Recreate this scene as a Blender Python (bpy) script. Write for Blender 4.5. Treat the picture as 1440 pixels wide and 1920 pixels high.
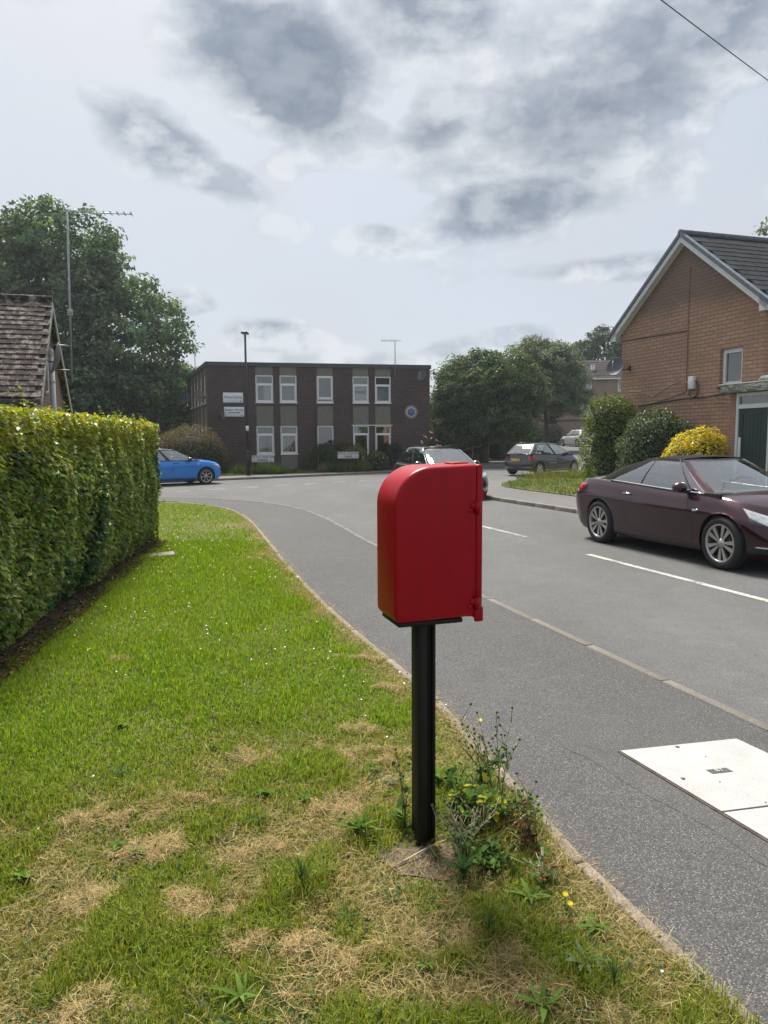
import bpy, bmesh, math, random
import numpy as np
from mathutils import Vector, Matrix
from mathutils import noise as mnoise

random.seed(7); RNG = np.random.default_rng(11)
for o in list(bpy.data.objects): bpy.data.objects.remove(o)
SC = bpy.context.scene
COL = SC.collection
R = math.radians

# ------------------------------------------------------------------ camera
CAM_H = 1.62
PITCH = math.atan(136/1386.0); ROLL = R(0.35)
cam = bpy.data.cameras.new('camera'); cam_o = bpy.data.objects.new('camera', cam); COL.objects.link(cam_o)
cam.sensor_fit = 'AUTO'; cam.sensor_width = 36; cam.lens = 36*1386/1920; cam.clip_start = .05; cam.clip_end = 3000
_f = Vector((0, math.cos(PITCH), -math.sin(PITCH))); _u0 = Vector((0, math.sin(PITCH), math.cos(PITCH))); _r0 = Vector((1, 0, 0))
_r = _r0*math.cos(ROLL) - _u0*math.sin(ROLL); _u = _r0*math.sin(ROLL) + _u0*math.cos(ROLL)
cam_o.matrix_world = Matrix(((_r.x, _u.x, -_f.x, 0), (_r.y, _u.y, -_f.y, 0), (_r.z, _u.z, -_f.z, CAM_H), (0, 0, 0, 1)))
SC.camera = cam_o
SC.render.resolution_x = 768; SC.render.resolution_y = 1024

# ------------------------------------------------------------------ light
SUN_AZ, SUN_EL = R(-16), R(57)          # azimuth measured from +Y towards +X
sd = Vector((math.sin(SUN_AZ)*math.cos(SUN_EL), math.cos(SUN_AZ)*math.cos(SUN_EL), math.sin(SUN_EL)))
sun = bpy.data.lights.new('sun', 'SUN'); sun.energy = 5.0; sun.angle = R(18.0); sun.color = (1.0, .95, .87)
sun_o = bpy.data.objects.new('sun', sun); COL.objects.link(sun_o)
sun_o.rotation_euler = (-sd).to_track_quat('-Z', 'Y').to_euler()

W = bpy.data.worlds.new('World'); SC.world = W; W.use_nodes = True
def build_world():
    nt = W.node_tree; N = nt.nodes; L = nt.links; N.clear()
    out = N.new('ShaderNodeOutputWorld'); bg = N.new('ShaderNodeBackground'); bg.inputs[1].default_value = .1
    L.new(bg.outputs[0], out.inputs[0])
    sky = N.new('ShaderNodeTexSky'); sky.sky_type = 'NISHITA'; sky.sun_disc = False
    sky.sun_elevation = SUN_EL; sky.sun_rotation = SUN_AZ; sky.air_density = 1; sky.dust_density = 1.5
    tc = N.new('ShaderNodeTexCoord')
    nrm = N.new('ShaderNodeVectorMath'); nrm.operation = 'NORMALIZE'; L.new(tc.outputs['Generated'], nrm.inputs[0])
    sep = N.new('ShaderNodeSeparateXYZ'); L.new(nrm.outputs[0], sep.inputs[0])
    def m(op, a, b=None, c=None, clamp=False):
        n = N.new('ShaderNodeMath'); n.operation = op; n.use_clamp = clamp
        for i, v in enumerate((a, b, c)):
            if v is None: continue
            if hasattr(v, 'is_linked') or hasattr(v, 'links'): L.new(v, n.inputs[i])
            else: n.inputs[i].default_value = v
        return n.outputs[0]
    az = m('ARCTAN2', sep.outputs[0], sep.outputs[1]); el = m('ARCSINE', sep.outputs[2])
    azd = m('MULTIPLY', az, 57.2958); eld = m('MULTIPLY', el, 57.2958)
    # noise over the direction (3-D, no seams), stretched flat
    mp = N.new('ShaderNodeMapping'); mp.inputs['Scale'].default_value = (1, 1, 1.7); L.new(nrm.outputs[0], mp.inputs[0])
    def noise(scale, detail, rough, off=0, dist=0):
        n = N.new('ShaderNodeTexNoise'); n.inputs['Scale'].default_value = scale; n.inputs['Detail'].default_value = detail
        n.inputs['Roughness'].default_value = rough; n.inputs['Distortion'].default_value = dist
        if off:
            mm = N.new('ShaderNodeMapping'); mm.inputs['Location'].default_value = (off, off*.7, off*1.3); L.new(mp.outputs[0], mm.inputs[0]); L.new(mm.outputs[0], n.inputs[0])
        else: L.new(mp.outputs[0], n.inputs[0])
        return n.outputs[0]
    n1 = noise(6, 6, .5, 0, 0); n2 = noise(3.2, 5, .5, 5.3); n3 = noise(16, 6, .55, 9.1, 0)
    wob = m('ADD', m('MULTIPLY', m('SUBTRACT', n1, .5), 1.9), m('MULTIPLY', m('SUBTRACT', n3, .5), 1.0))
    def cloud(a, e, rx, ry, k=1.0, soft=.55, tilt=0):
        da = m('SUBTRACT', azd, a); de = m('SUBTRACT', eld, e)
        if tilt:
            de = m('SUBTRACT', de, m('MULTIPLY', da, tilt))
        q = m('SQRT', m('ADD', m('POWER', m('MULTIPLY', da, 1/rx), 2), m('POWER', m('MULTIPLY', de, 1/ry), 2)))
        q = m('ADD', q, m('MULTIPLY', wob, -1.15))
        v = m('DIVIDE', m('SUBTRACT', 1.2, q), soft*.5, clamp=True)
        v = m('SMOOTH_MIN', v, 1.0, .2)
        return m('MULTIPLY', v, k)
    big = [(-6.2, 24.6, 8.6, 5.2, .98, 1.3, -.22), (3.0, 29, 7, 4.2, .8, 1.3, 0), (15, 22.5, 14, 7.4, .92, 1.9, .22), (9.5, 16.9, 7, 2.5, .88, 1.2, .1), (4.2, 22.0, 4.2, 3.6, .72, 1.2, .3),
           (-16.3, 20.6, 4.4, 2.1, .68, 1.1, -.25), (-12.5, 18.4, 3.4, 1.3, .5, 1.0, -.2), (23, 27, 9, 6.5, .8, 1.7, 0), (16, 12, 7.5, 1.0, .42, 1.0, 0), (-22, 30, 6, 2.5, .3, 1.2, 0)]
    small = [(-.4, 14.6, 2.9, 1.15, .5, .7, 0), (-7.4, 15.3, 1.8, .75, .25, .7, 0), (-8.2, 7.9, 3.6, 1.3, .62, .7, -.05), (-14.6, 9.9, 2.4, 1.0, .42, .7, 0),
             (-3, 6, 6, .9, .3, .7, 0), (6, 6.3, 4.2, 1.2, .38, .7, 0), (10, 7.3, 3, 1.1, .34, .7, .1), (-30, 12, 7, 2, .4, .9, 0), (36, 15, 9, 3, .5, .9, 0)]
    mb = None
    for c in big:
        v = cloud(*c); mb = v if mb is None else m('MAXIMUM', mb, v)
    ms = None
    for c in small:
        v = cloud(*c); ms = v if ms is None else m('MAXIMUM', ms, v)
    # the rest of the sky carries the same kind of broken cloud
    rest = m('MULTIPLY', m('DIVIDE', m('SUBTRACT', n2, .5), .22, clamp=True), .38)
    outside = m('DIVIDE', m('SUBTRACT', m('ABSOLUTE', azd), 28), 10, clamp=True)
    above = m('DIVIDE', m('SUBTRACT', eld, 31), 8, clamp=True)
    rest = m('MULTIPLY', rest, m('MAXIMUM', outside, above))
    dark = m('MAXIMUM', m('MAXIMUM', mb, ms), rest)
    # bright fringe where the cloud is thin
    fr = m('MULTIPLY', m('MULTIPLY', dark, m('SUBTRACT', 1.0, dark)), 4.0)
    fringe = m('MULTIPLY', fr, m('DIVIDE', m('SUBTRACT', n3, .42), .2, clamp=True))
    def mix(f, a, b):
        n = N.new('ShaderNodeMix'); n.data_type = 'RGBA'; n.clamp_factor = True
        for s, v in ((n.inputs[0], f), (n.inputs[6], a), (n.inputs[7], b)):
            if hasattr(v, 'links'): L.new(v, s)
            else: s.default_value = v if isinstance(v, (int, float)) else (*v, 1)
        return n.outputs[2]
    # thin high cloud over blue: pale lavender grey, whiter towards the veiled sun
    sundot = N.new('ShaderNodeVectorMath'); sundot.operation = 'DOT_PRODUCT'; L.new(nrm.outputs[0], sundot.inputs[0]); sundot.inputs[1].default_value = sd
    glow = m('POWER', m('MAXIMUM', sundot.outputs['Value'], 0), 5)
    skyc = N.new('ShaderNodeVectorMath'); skyc.operation = 'SCALE'; L.new(sky.outputs[0], skyc.inputs[0]); skyc.inputs['Scale'].default_value = .9
    veil_n = m('ADD', .9, m('MULTIPLY', m('SUBTRACT', n2, .5), .9), clamp=True)
    base = mix(m('MULTIPLY', veil_n, .97), skyc.outputs[0], (3.95, 4.25, 4.72))
    base = mix(m('MULTIPLY', glow, .9), base, (6.2, 6.3, 6.6))
    hz = m('POWER', m('SUBTRACT', 1.0, m('DIVIDE', m('MAXIMUM', eld, 0), 16, clamp=True)), 1.6)
    base = mix(m('MULTIPLY', hz, .45), base, (4.1, 4.4, 4.65))
    dk = mix(m('DIVIDE', m('SUBTRACT', m('ADD', m('MULTIPLY', n1, .6), m('MULTIPLY', n3, .4)), .36), .3, clamp=True), (1.0, 1.32, 1.8), (2.0, 2.4, 2.95))
    col = mix(dark, base, dk)
    col = mix(m('MULTIPLY', fringe, .62), col, (6.0, 6.15, 6.4))
    L.new(col, bg.inputs[0])
build_world()
vs = SC.view_settings; vs.view_transform = 'Standard'; vs.look = 'None'; vs.exposure = .64; vs.gamma = 1; vs.use_curve_mapping = False
SC.cycles.use_denoising = True
SC.cycles.max_bounces = 6; SC.cycles.diffuse_bounces = 3; SC.cycles.glossy_bounces = 3; SC.cycles.transmission_bounces = 4
SC.cycles.transparent_max_bounces = 12; SC.cycles.caustics_reflective = False; SC.cycles.caustics_refractive = False

# ------------------------------------------------------------------ helpers
def gz(x, y):                                    # the side street climbs away to the right
    r = x*.5 + y*.866 - 33
    return .03*(.5*(r + math.sqrt(r*r + 6))) if r < 60 else .03*60
def xy(u, v): return (-.309*u + .951*v, .951*u + .309*v)      # street frame: u along the street, v to its right
D = Vector((-.309, .951, 0)); PV = Vector((.951, .309, 0)); STREET_A = math.atan2(.951, -.309)

def tag(o, label=None, cat=None, group=None, kind=None):
    if label: o['label'] = label
    if cat: o['category'] = cat
    if group: o['group'] = group
    if kind: o['kind'] = kind
    return o
def link(o, parent=None):
    COL.objects.link(o)
    if parent is not None: o.parent = parent
    return o
def empty(name, loc=(0, 0, 0), rz=0, parent=None):
    o = bpy.data.objects.new(name, None); o.location = loc; o.rotation_euler = (0, 0, rz); o.empty_display_size = .2
    return link(o, parent)
def inst(name, me, parent=None, loc=(0, 0, 0), rot=(0, 0, 0), scale=(1, 1, 1), mtx=None):
    o = bpy.data.objects.new(name, me); link(o, parent)
    if mtx is not None: o.matrix_local = mtx
    else: o.location = loc; o.rotation_euler = rot; o.scale = scale
    return o

class MB:
    """collects faces for one mesh"""
    def __init__(s): s.v = []; s.f = []; s.sm = []; s.mi = []
    def add(s, vs, fs, smooth=False, mi=0):
        b = len(s.v); s.v += [tuple(p) for p in vs]
        for f in fs: s.f.append(tuple(i+b for i in f)); s.sm.append(smooth); s.mi.append(mi)
        return s
    def quad(s, a, b, c, d, smooth=False, mi=0): return s.add((a, b, c, d), ((0, 1, 2, 3),), smooth, mi)
    def box(s, c, d, rot=None, bev=0, mi=0):
        hx, hy, hz = d[0]/2, d[1]/2, d[2]/2
        if bev:
            bm = bmesh.new(); bmesh.ops.create_cube(bm, size=1)
            for v in bm.verts: v.co = Vector((v.co.x*d[0], v.co.y*d[1], v.co.z*d[2]))
            bmesh.ops.bevel(bm, geom=bm.edges[:], offset=bev, segments=2, affect='EDGES', profile=.5)
            bm.verts.index_update()
            vs = [v.co.copy() for v in bm.verts]; fs = [[v.index for v in f.verts] for f in bm.faces]; bm.free()
        else:
            vs = [Vector((x, y, z)) for x in (-hx, hx) for y in (-hy, hy) for z in (-hz, hz)]
            fs = [(0, 1, 3, 2), (4, 6, 7, 5), (0, 4, 5, 1), (2, 3, 7, 6), (0, 2, 6, 4), (1, 5, 7, 3)]
        if rot is not None: vs = [rot @ v for v in vs]
        c = Vector(c)
        return s.add([v + c for v in vs], fs, bool(bev), mi)
    def tube(s, pts, rad, n=8, cap=True, mi=0, smooth=True):
        pts = [Vector(p) for p in pts]
        if not hasattr(rad, '__len__'): rad = [rad]*len(pts)
        vs = []; fs = []; up = None
        for i, p in enumerate(pts):
            t = (pts[min(i+1, len(pts)-1)] - pts[max(i-1, 0)]).normalized()
            if up is None:
                up = Vector((0, 0, 1)) if abs(t.z) < .9 else Vector((1, 0, 0))
            a = t.cross(up).normalized(); b = a.cross(t).normalized(); up = b
            for k in range(n):
                th = 2*math.pi*k/n; vs.append(p + (a*math.cos(th) + b*math.sin(th))*rad[i])
        for i in range(len(pts)-1):
            for k in range(n):
                k2 = (k+1) % n; fs.append((i*n+k, i*n+k2, (i+1)*n+k2, (i+1)*n+k))
        s.add(vs, fs, smooth, mi)
        if cap:
            b = len(s.v) - len(vs)
            s.f.append(tuple(b+k for k in reversed(range(n)))); s.sm.append(False); s.mi.append(mi)
            s.f.append(tuple(b+(len(pts)-1)*n+k for k in range(n))); s.sm.append(False); s.mi.append(mi)
        return s
    def lathe(s, prof, n=24, axis='z', c=(0, 0, 0), mi=0, smooth=True):
        vs = []; fs = []; c = Vector(c)
        for r, h in prof:
            for k in range(n):
                th = 2*math.pi*k/n; x, y = r*math.cos(th), r*math.sin(th)
                p = Vector((x, y, h)) if axis == 'z' else (Vector((x, h, y)) if axis == 'y' else Vector((h, x, y)))
                vs.append(p + c)
        for i in range(len(prof)-1):
            for k in range(n):
                k2 = (k+1) % n; fs.append((i*n+k, i*n+k2, (i+1)*n+k2, (i+1)*n+k))
        return s.add(vs, fs, smooth, mi)
    def prism(s, poly, z0, z1, mi=0, mtx=None):          # polygon (x,y) extruded in z
        n = len(poly); vs = [Vector((x, y, z0)) for x, y in poly] + [Vector((x, y, z1)) for x, y in poly]
        if mtx is not None: vs = [mtx @ v for v in vs]
        fs = [tuple(reversed(range(n))), tuple(range(n, 2*n))] + [(i, (i+1) % n, n+(i+1) % n, n+i) for i in range(n)]
        return s.add(vs, fs, False, mi)
    def grid(s, P, smooth=True, mi=0):                    # P[i][j]
        ni, nj = len(P), len(P[0])
        return s.add([p for r in P for p in r], [(i*nj+j, i*nj+j+1, (i+1)*nj+j+1, (i+1)*nj+j) for i in range(ni-1) for j in range(nj-1)], smooth, mi)
    def mesh(s, name, mats):
        me = bpy.data.meshes.new(name); me.from_pydata(s.v, [], s.f)
        me.polygons.foreach_set('use_smooth', s.sm); me.polygons.foreach_set('material_index', s.mi)
        for m_ in (mats if isinstance(mats, (list, tuple)) else [mats]): me.materials.append(m_)
        bm = bmesh.new(); bm.from_mesh(me); bmesh.ops.recalc_face_normals(bm, faces=bm.faces); bm.to_mesh(me); bm.free()
        boxuv(me); me.update()
        return me
    def build(s, name, mats, parent=None, **kw): return inst(name, s.mesh(name, mats), parent, **kw)
def boxuv(me):
    uv = me.uv_layers.new(name='UVMap').data
    for p in me.polygons:
        n = p.normal
        if abs(n.z) < .75:
            t = Vector((-n.y, n.x, 0)).normalized()
            if t.x < -1e-3 or (abs(t.x) <= 1e-3 and t.y < 0): t = -t
            for li in p.loop_indices:
                c = me.vertices[me.loops[li].vertex_index].co; uv[li].uv = (c.dot(t), c.z)
        else:
            for li in p.loop_indices:
                c = me.vertices[me.loops[li].vertex_index].co; uv[li].uv = (c.x, c.y)
def npmesh(name, V, F, mats, col=None, smooth=False, fmat=None):
    """V (n,3), F (m,k) arrays; optional per-vertex colour (n,3)"""
    me = bpy.data.meshes.new(name); V = np.asarray(V, np.float32); F = np.asarray(F, np.int32); k = F.shape[1]
    me.vertices.add(len(V)); me.vertices.foreach_set('co', V.ravel())
    me.loops.add(F.size); me.loops.foreach_set('vertex_index', F.ravel())
    me.polygons.add(len(F)); me.polygons.foreach_set('loop_start', np.arange(0, F.size, k, dtype=np.int32))
    me.polygons.foreach_set('use_smooth', np.full(len(F), smooth))
    if fmat is not None: me.polygons.foreach_set('material_index', np.asarray(fmat, np.int32))
    if col is not None:
        a = me.color_attributes.new('tint', 'FLOAT_COLOR', 'POINT')
        a.data.foreach_set('color', np.concatenate([np.asarray(col, np.float32), np.ones((len(V), 1), np.float32)], 1).ravel())
    for m_ in (mats if isinstance(mats, (list, tuple)) else [mats]): me.materials.append(m_)
    me.update(calc_edges=True); me.validate()
    return me

# ------------------------------------------------------------------ materials
class NT:
    def __init__(s, name):
        s.m = bpy.data.materials.new(name); s.m.use_nodes = True; s.t = s.m.node_tree; s.N = s.t.nodes; s.L = s.t.links
        s.b = s.N['Principled BSDF']; s.out = s.N['Material Output']
    def n(s, t, **kw):
        x = s.N.new(t)
        for k, v in kw.items(): setattr(x, k, v)
        return x
    def set(s, sock, v):
        if hasattr(v, 'links'): s.L.new(v, sock)
        elif isinstance(v, (tuple, list)) and len(v) == 3 and sock.type == 'RGBA': sock.default_value = (*v, 1)
        else: sock.default_value = v
    def P(s, **kw):
        for k, v in kw.items(): s.set(s.b.inputs[k.replace('_', ' ')], v)
        return s
    def co(s, kind='UV', scale=None):
        c = s.n('ShaderNodeTexCoord').outputs[kind]
        if scale is not None:
            mp = s.n('ShaderNodeMapping'); s.L.new(c, mp.inputs[0]); mp.inputs['Scale'].default_value = scale if hasattr(scale, '__len__') else (scale,)*3
            c = mp.outputs[0]
        return c
    def noise(s, vec, scale, detail=4, rough=.55, dist=0):
        x = s.n('ShaderNodeTexNoise'); s.L.new(vec, x.inputs[0]); x.inputs['Scale'].default_value = scale
        x.inputs['Detail'].default_value = detail; x.inputs['Roughness'].default_value = rough; x.inputs['Distortion'].default_value = dist
        return x.outputs[0]
    def ramp(s, f, stops, interp='LINEAR'):
        x = s.n('ShaderNodeValToRGB'); s.L.new(f, x.inputs[0]); cr = x.color_ramp; cr.interpolation = interp
        while len(cr.elements) < len(stops): cr.elements.new(.5)
        for e, (p, c) in zip(cr.elements, stops): e.position = p; e.color = (*c, 1) if hasattr(c, '__len__') else (c, c, c, 1)
        return x.outputs[0]
    def mix(s, f, a, b, mode='MIX'):
        x = s.n('ShaderNodeMix', data_type='RGBA', blend_type=mode); s.set(x.inputs[0], f); s.set(x.inputs[6], a); s.set(x.inputs[7], b)
        return x.outputs[2]
    def math(s, op, a, b=None, clamp=False):
        x = s.n('ShaderNodeMath', operation=op, use_clamp=clamp); s.set(x.inputs[0], a)
        if b is not None: s.set(x.inputs[1], b)
        return x.outputs[0]
    def schlick(s, f0, k=1.0):
        lw = s.n('ShaderNodeLayerWeight'); lw.inputs[0].default_value = .5
        return s.math('ADD', s.math('MULTIPLY', s.math('POWER', lw.outputs['Facing'], 5.0), (1-f0)*k), f0)
    def bump(s, h, strength=.3, dist=.01):
        x = s.n('ShaderNodeBump'); x.inputs['Strength'].default_value = strength; x.inputs['Distance'].default_value = dist
        s.L.new(h, x.inputs['Height']); s.L.new(x.outputs[0], s.b.inputs['Normal']); return s
M = {}
def simple(name, col, rough=.6, metal=0, var=.12, scale=6, coat=0, spec=.5, bump=0, bscale=60):
    t = NT(name); o = t.co('Object'); f = t.noise(o, scale, 5, .6)
    lo = tuple(c*(1-var) for c in col); hi = tuple(min(1, c*(1+var)) for c in col)
    t.P(Base_Color=t.ramp(f, [(.3, lo), (.7, hi)]), Metallic=metal, Coat_Weight=coat)
    t.P(Roughness=t.math('ADD', t.math('MULTIPLY', t.noise(o, scale*3, 3), .16), rough-.08, True))
    t.b.inputs['Specular IOR Level'].default_value = spec
    if bump: t.bump(t.noise(o, bscale, 3), bump, .005)
    M[name] = t.m; return t.m

def asphalt(name, a, b, chip, chipamt=.12, patch=None):
    t = NT(name); o = t.co('Object')
    big = t.noise(t.co('Object', (1, .35, 1)), .7, 5, .6); mid = t.noise(o, 5, 4, .6); fine = t.noise(o, 190, 2, .6)
    c = t.mix(t.ramp(big, [(.3, 0.0), (.72, 1.0)]), a, b)
    c = t.mix(t.math('MULTIPLY', t.ramp(mid, [(.35, 0.0), (.7, 1.0)]), .38), c, tuple(x*.72 for x in a))
    c = t.mix(t.ramp(fine, [(.36, .75), (.58, 0.0)]), c, tuple(x*.3 for x in a)); c = t.mix(t.ramp(fine, [(.56, 0.0), (.72, .5)]), c, tuple(x*1.7 for x in b))
    v = t.n('ShaderNodeTexVoronoi'); t.L.new(o, v.inputs[0]); v.inputs['Scale'].default_value = 130
    sep = t.n('ShaderNodeSeparateColor'); t.L.new(v.outputs['Color'], sep.inputs[0])
    chipf = t.math('MULTIPLY', t.ramp(sep.outputs[0], [(1-chipamt-.02, 0.0), (1-chipamt, 1.0)]), t.ramp(v.outputs['Distance'], [(.28, 1.0), (.42, 0.0)]))
    c = t.mix(t.math('MULTIPLY', chipf, .75), c, chip)
    t.P(Base_Color=c, Roughness=.88); t.b.inputs['Specular IOR Level'].default_value = .3
    t.bump(t.math('ADD', fine, t.math('MULTIPLY', v.outputs['Distance'], -.6)), .55, .004)
    M[name] = t.m
asphalt('road', (.105, .105, .103), (.158, .157, .153), (.3, .3, .29), .12)
asphalt('pavement', (.078, .076, .075), (.115, .113, .11), (.27, .265, .25), .26)
asphalt('trench', (.083, .081, .08), (.115, .113, .111), (.25, .245, .235), .2)
asphalt('pavement_far', (.13, .127, .125), (.18, .175, .17), (.3, .3, .3), .1)

def concrete(name, col, var=.25, grit=.5, rough=.85, moss=0, speck=0):
    t = NT(name); o = t.co('Object'); f = t.noise(o, 4, 6, .65); g = t.noise(o, 90, 3, .6)
    c = t.mix(t.ramp(f, [(.3, 0.0), (.7, 1.0)]), tuple(x*(1-var) for x in col), col)
    c = t.mix(t.ramp(g, [(.32, grit), (.55, 0.0)]), c, tuple(x*.45 for x in col))
    if speck:
        v = t.n('ShaderNodeTexVoronoi'); t.L.new(o, v.inputs[0]); v.inputs['Scale'].default_value = 38
        sp = t.n('ShaderNodeSeparateColor'); t.L.new(v.outputs['Color'], sp.inputs[0])
        k = t.math('MULTIPLY', t.ramp(sp.outputs[0], [(.86, 0.0), (.88, 1.0)]), t.ramp(v.outputs['Distance'], [(.1, 1.0), (.25, 0.0)]))
        c = t.mix(t.math('MULTIPLY', k, .6), c, (.25, .24, .22))
    if moss: c = t.mix(t.ramp(t.noise(o, 9, 5, .7), [(.52, 0.0), (.68, moss)]), c, (.1, .085, .03))
    t.P(Base_Color=c, Roughness=rough); t.bump(t.math('ADD', g, t.math('MULTIPLY', f, .6)), .5, .006); M[name] = t.m
concrete('kerb', (.25, .23, .2), .4, .65, moss=.7); concrete('kerb_worn', (.2, .18, .155), .45, .8, moss=.6)
concrete('edging', (.27, .23, .19), .35, .55, moss=.5)
concrete('slab', (.43, .425, .41), .22, .3, speck=1)
concrete('old_slab', (.34, .32, .27), .3, .4, moss=.5)
concrete('panel', (.20, .188, .165), .22, .12, .9)
concrete('render_white', (.62, .62, .6), .1, .05)

def brick(name, c1, c2, mortar, bw=.225, bh=.075, ms=.011, stain=None, stain_z=None, bias=0):
    t = NT(name); uv = t.co('UV')
    b = t.n('ShaderNodeTexBrick'); t.L.new(uv, b.inputs['Vector'])
    b.inputs['Scale'].default_value = 1; b.inputs['Brick Width'].default_value = bw; b.inputs['Row Height'].default_value = bh
    b.inputs['Mortar Size'].default_value = ms; b.inputs['Mortar Smooth'].default_value = .25; b.inputs['Bias'].default_value = bias
    t.set(b.inputs['Color1'], c1); t.set(b.inputs['Color2'], c2); t.set(b.inputs['Mortar'], mortar)
    f = t.noise(uv, 1.1, 6, .6); g = t.noise(uv, 45, 3, .6)
    c = t.mix(t.ramp(f, [(.35, 0.0), (.75, .45)]), b.outputs['Color'], tuple(x*.62 for x in c1))
    c = t.mix(t.ramp(g, [(.3, .3), (.55, 0.0)]), c, tuple(x*.5 for x in c1))
    if stain:
        sp = t.n('ShaderNodeSeparateXYZ'); t.L.new(uv, sp.inputs[0])
        zz = t.math('ADD', sp.outputs[1], t.math('MULTIPLY', t.math('SUBTRACT', t.noise(uv, .8, 4, .5), .5), .9))
        k = t.math('DIVIDE', t.math('SUBTRACT', zz, stain_z), .5, True)
        c = t.mix(t.math('MULTIPLY', k, .75), c, t.mix(b.outputs['Fac'], stain, tuple(x*.8 for x in stain)))
    t.P(Base_Color=c, Roughness=.88)
    t.bump(t.math('SUBTRACT', t.math('MULTIPLY', g, .4), b.outputs['Fac']), .6, .008); M[name] = t.m
brick('brick_dark', (.055, .033, .033), (.1, .062, .058), (.1, .086, .08), .225, .075, .012)
brick('brick_orange', (.375, .225, .145), (.46, .285, .19), (.2, .14, .11), .3, .1, .013, (.15, .11, .095), 4.95)
brick('brick_porch', (.27, .135, .1), (.35, .18, .12), (.3, .25, .21), .225, .075, .011)
brick('brick_brown', (.22, .13, .1), (.29, .17, .125), (.34, .29, .25), .225, .075, .012)
brick('brick_tan', (.3, .2, .15), (.36, .24, .18), (.3, .24, .2))

simple('white_upvc', (.74, .75, .75), .35, var=.04)
simple('white_board', (.66, .67, .68), .5, var=.08)
simple('weathered_board', (.42, .41, .38), .7, var=.3, scale=14)
simple('dark_board', (.035, .035, .038), .6)
simple('fascia', (.055, .058, .06), .6, var=.2)
simple('verge_grey', (.12, .14, .17), .6, var=.35, scale=12)
simple('grey_metal', (.33, .35, .37), .5, .6, var=.2, scale=20)
simple('dish_grey', (.085, .095, .105), .55, var=.15)
simple('dish_rust', (.28, .2, .17), .6, var=.25, scale=12)
simple('black_metal', (.008, .008, .0085), .5, var=.3, spec=.3)
simple('lamp_black', (.02, .022, .026), .45)
simple('pipe_grey', (.45, .46, .48), .4, var=.06)
simple('pipe_white', (.6, .62, .63), .4, var=.06)
simple('cable', (.03, .03, .032), .6)
simple('cable_tan', (.36, .3, .22), .6)
simple('sign_white', (.70, .72, .75), .4, var=.05)
simple('sign_pale', (.52, .53, .53), .45, var=.14, scale=10)
simple('ink', (.02, .03, .04), .5)
simple('ink_teal', (.05, .13, .17), .5)
simple('plaque_blue', (.05, .11, .3), .35)
simple('plaque_print', (.16, .26, .48), .4)
simple('tan_brick', (.36, .27, .2), .85, var=.3, scale=20)
simple('rubber', (.016, .016, .017), .75)
simple('tyre', (.02, .02, .021), .8, bump=.3)
simple('trim_black', (.014, .014, .015), .5)
simple('soft_top', (.013, .012, .012), .95, var=.3, scale=30, bump=.5, bscale=300, spec=.2)
simple('interior', (.025, .025, .027), .85)
simple('seat', (.05, .048, .047), .8)
simple('chrome', (.62, .63, .64), .15, 1, var=.05)
simple('alloy', (.50, .49, .47), .32, .85, var=.12)
simple('alloy_dark', (.03, .03, .032), .35, .5)
simple('plate_yellow', (.6, .4, .03), .5)
simple('door_green', (.012, .035, .033), .5, var=.3, scale=9)
simple('room', (.012, .013, .014), .9)
simple('room_light', (.09, .095, .1), .9)
simple('net', (.42, .46, .48), .9, var=.15, scale=10)
simple('curtain_beige', (.25, .23, .17), .9, var=.2, scale=10)
simple('bark', (.055, .045, .036), .9, var=.35, scale=9, bump=.8, bscale=25)
simple('stem_dry', (.42, .36, .24), .8, var=.2, scale=20)
simple('stem_green', (.09, .13, .035), .7, var=.3)
simple('stem_red', (.13, .07, .05), .7, var=.3)
simple('petal_yellow', (.8, .58, .02), .6, var=.1)
simple('petal_white', (.75, .75, .72), .6)
simple('petal_pink', (.68, .42, .40), .6, var=.15, scale=20)
simple('wood_grey', (.2, .17, .14), .85, var=.3, scale=12)
simple('soil', (.11, .08, .055), .95, var=.45, scale=16, bump=1, bscale=40)
simple('headlamp', (.5, .52, .53), .12, .4, var=.3, scale=14, coat=1)
simple('tail_red', (.42, .012, .018), .15, var=.2, scale=20, coat=1)
simple('tail_dark', (.06, .006, .008), .15, coat=1)
simple('lamp_lens', (.5, .5, .48), .3)
simple('felt', (.3, .31, .31), .8, var=.4, scale=9)
def flaky(name, a, b):
    t = NT(name); o = t.co('Object', (3, 3, 14)); f = t.noise(o, 2.4, 6, .65, .6)
    t.P(Base_Color=t.mix(t.ramp(f, [(.5, 0.0), (.56, 1.0)]), a, b), Roughness=.7); t.bump(f, .5, .006); M[name] = t.m
flaky('canopy_paint', (.11, .135, .14), (.42, .4, .35))

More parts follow.
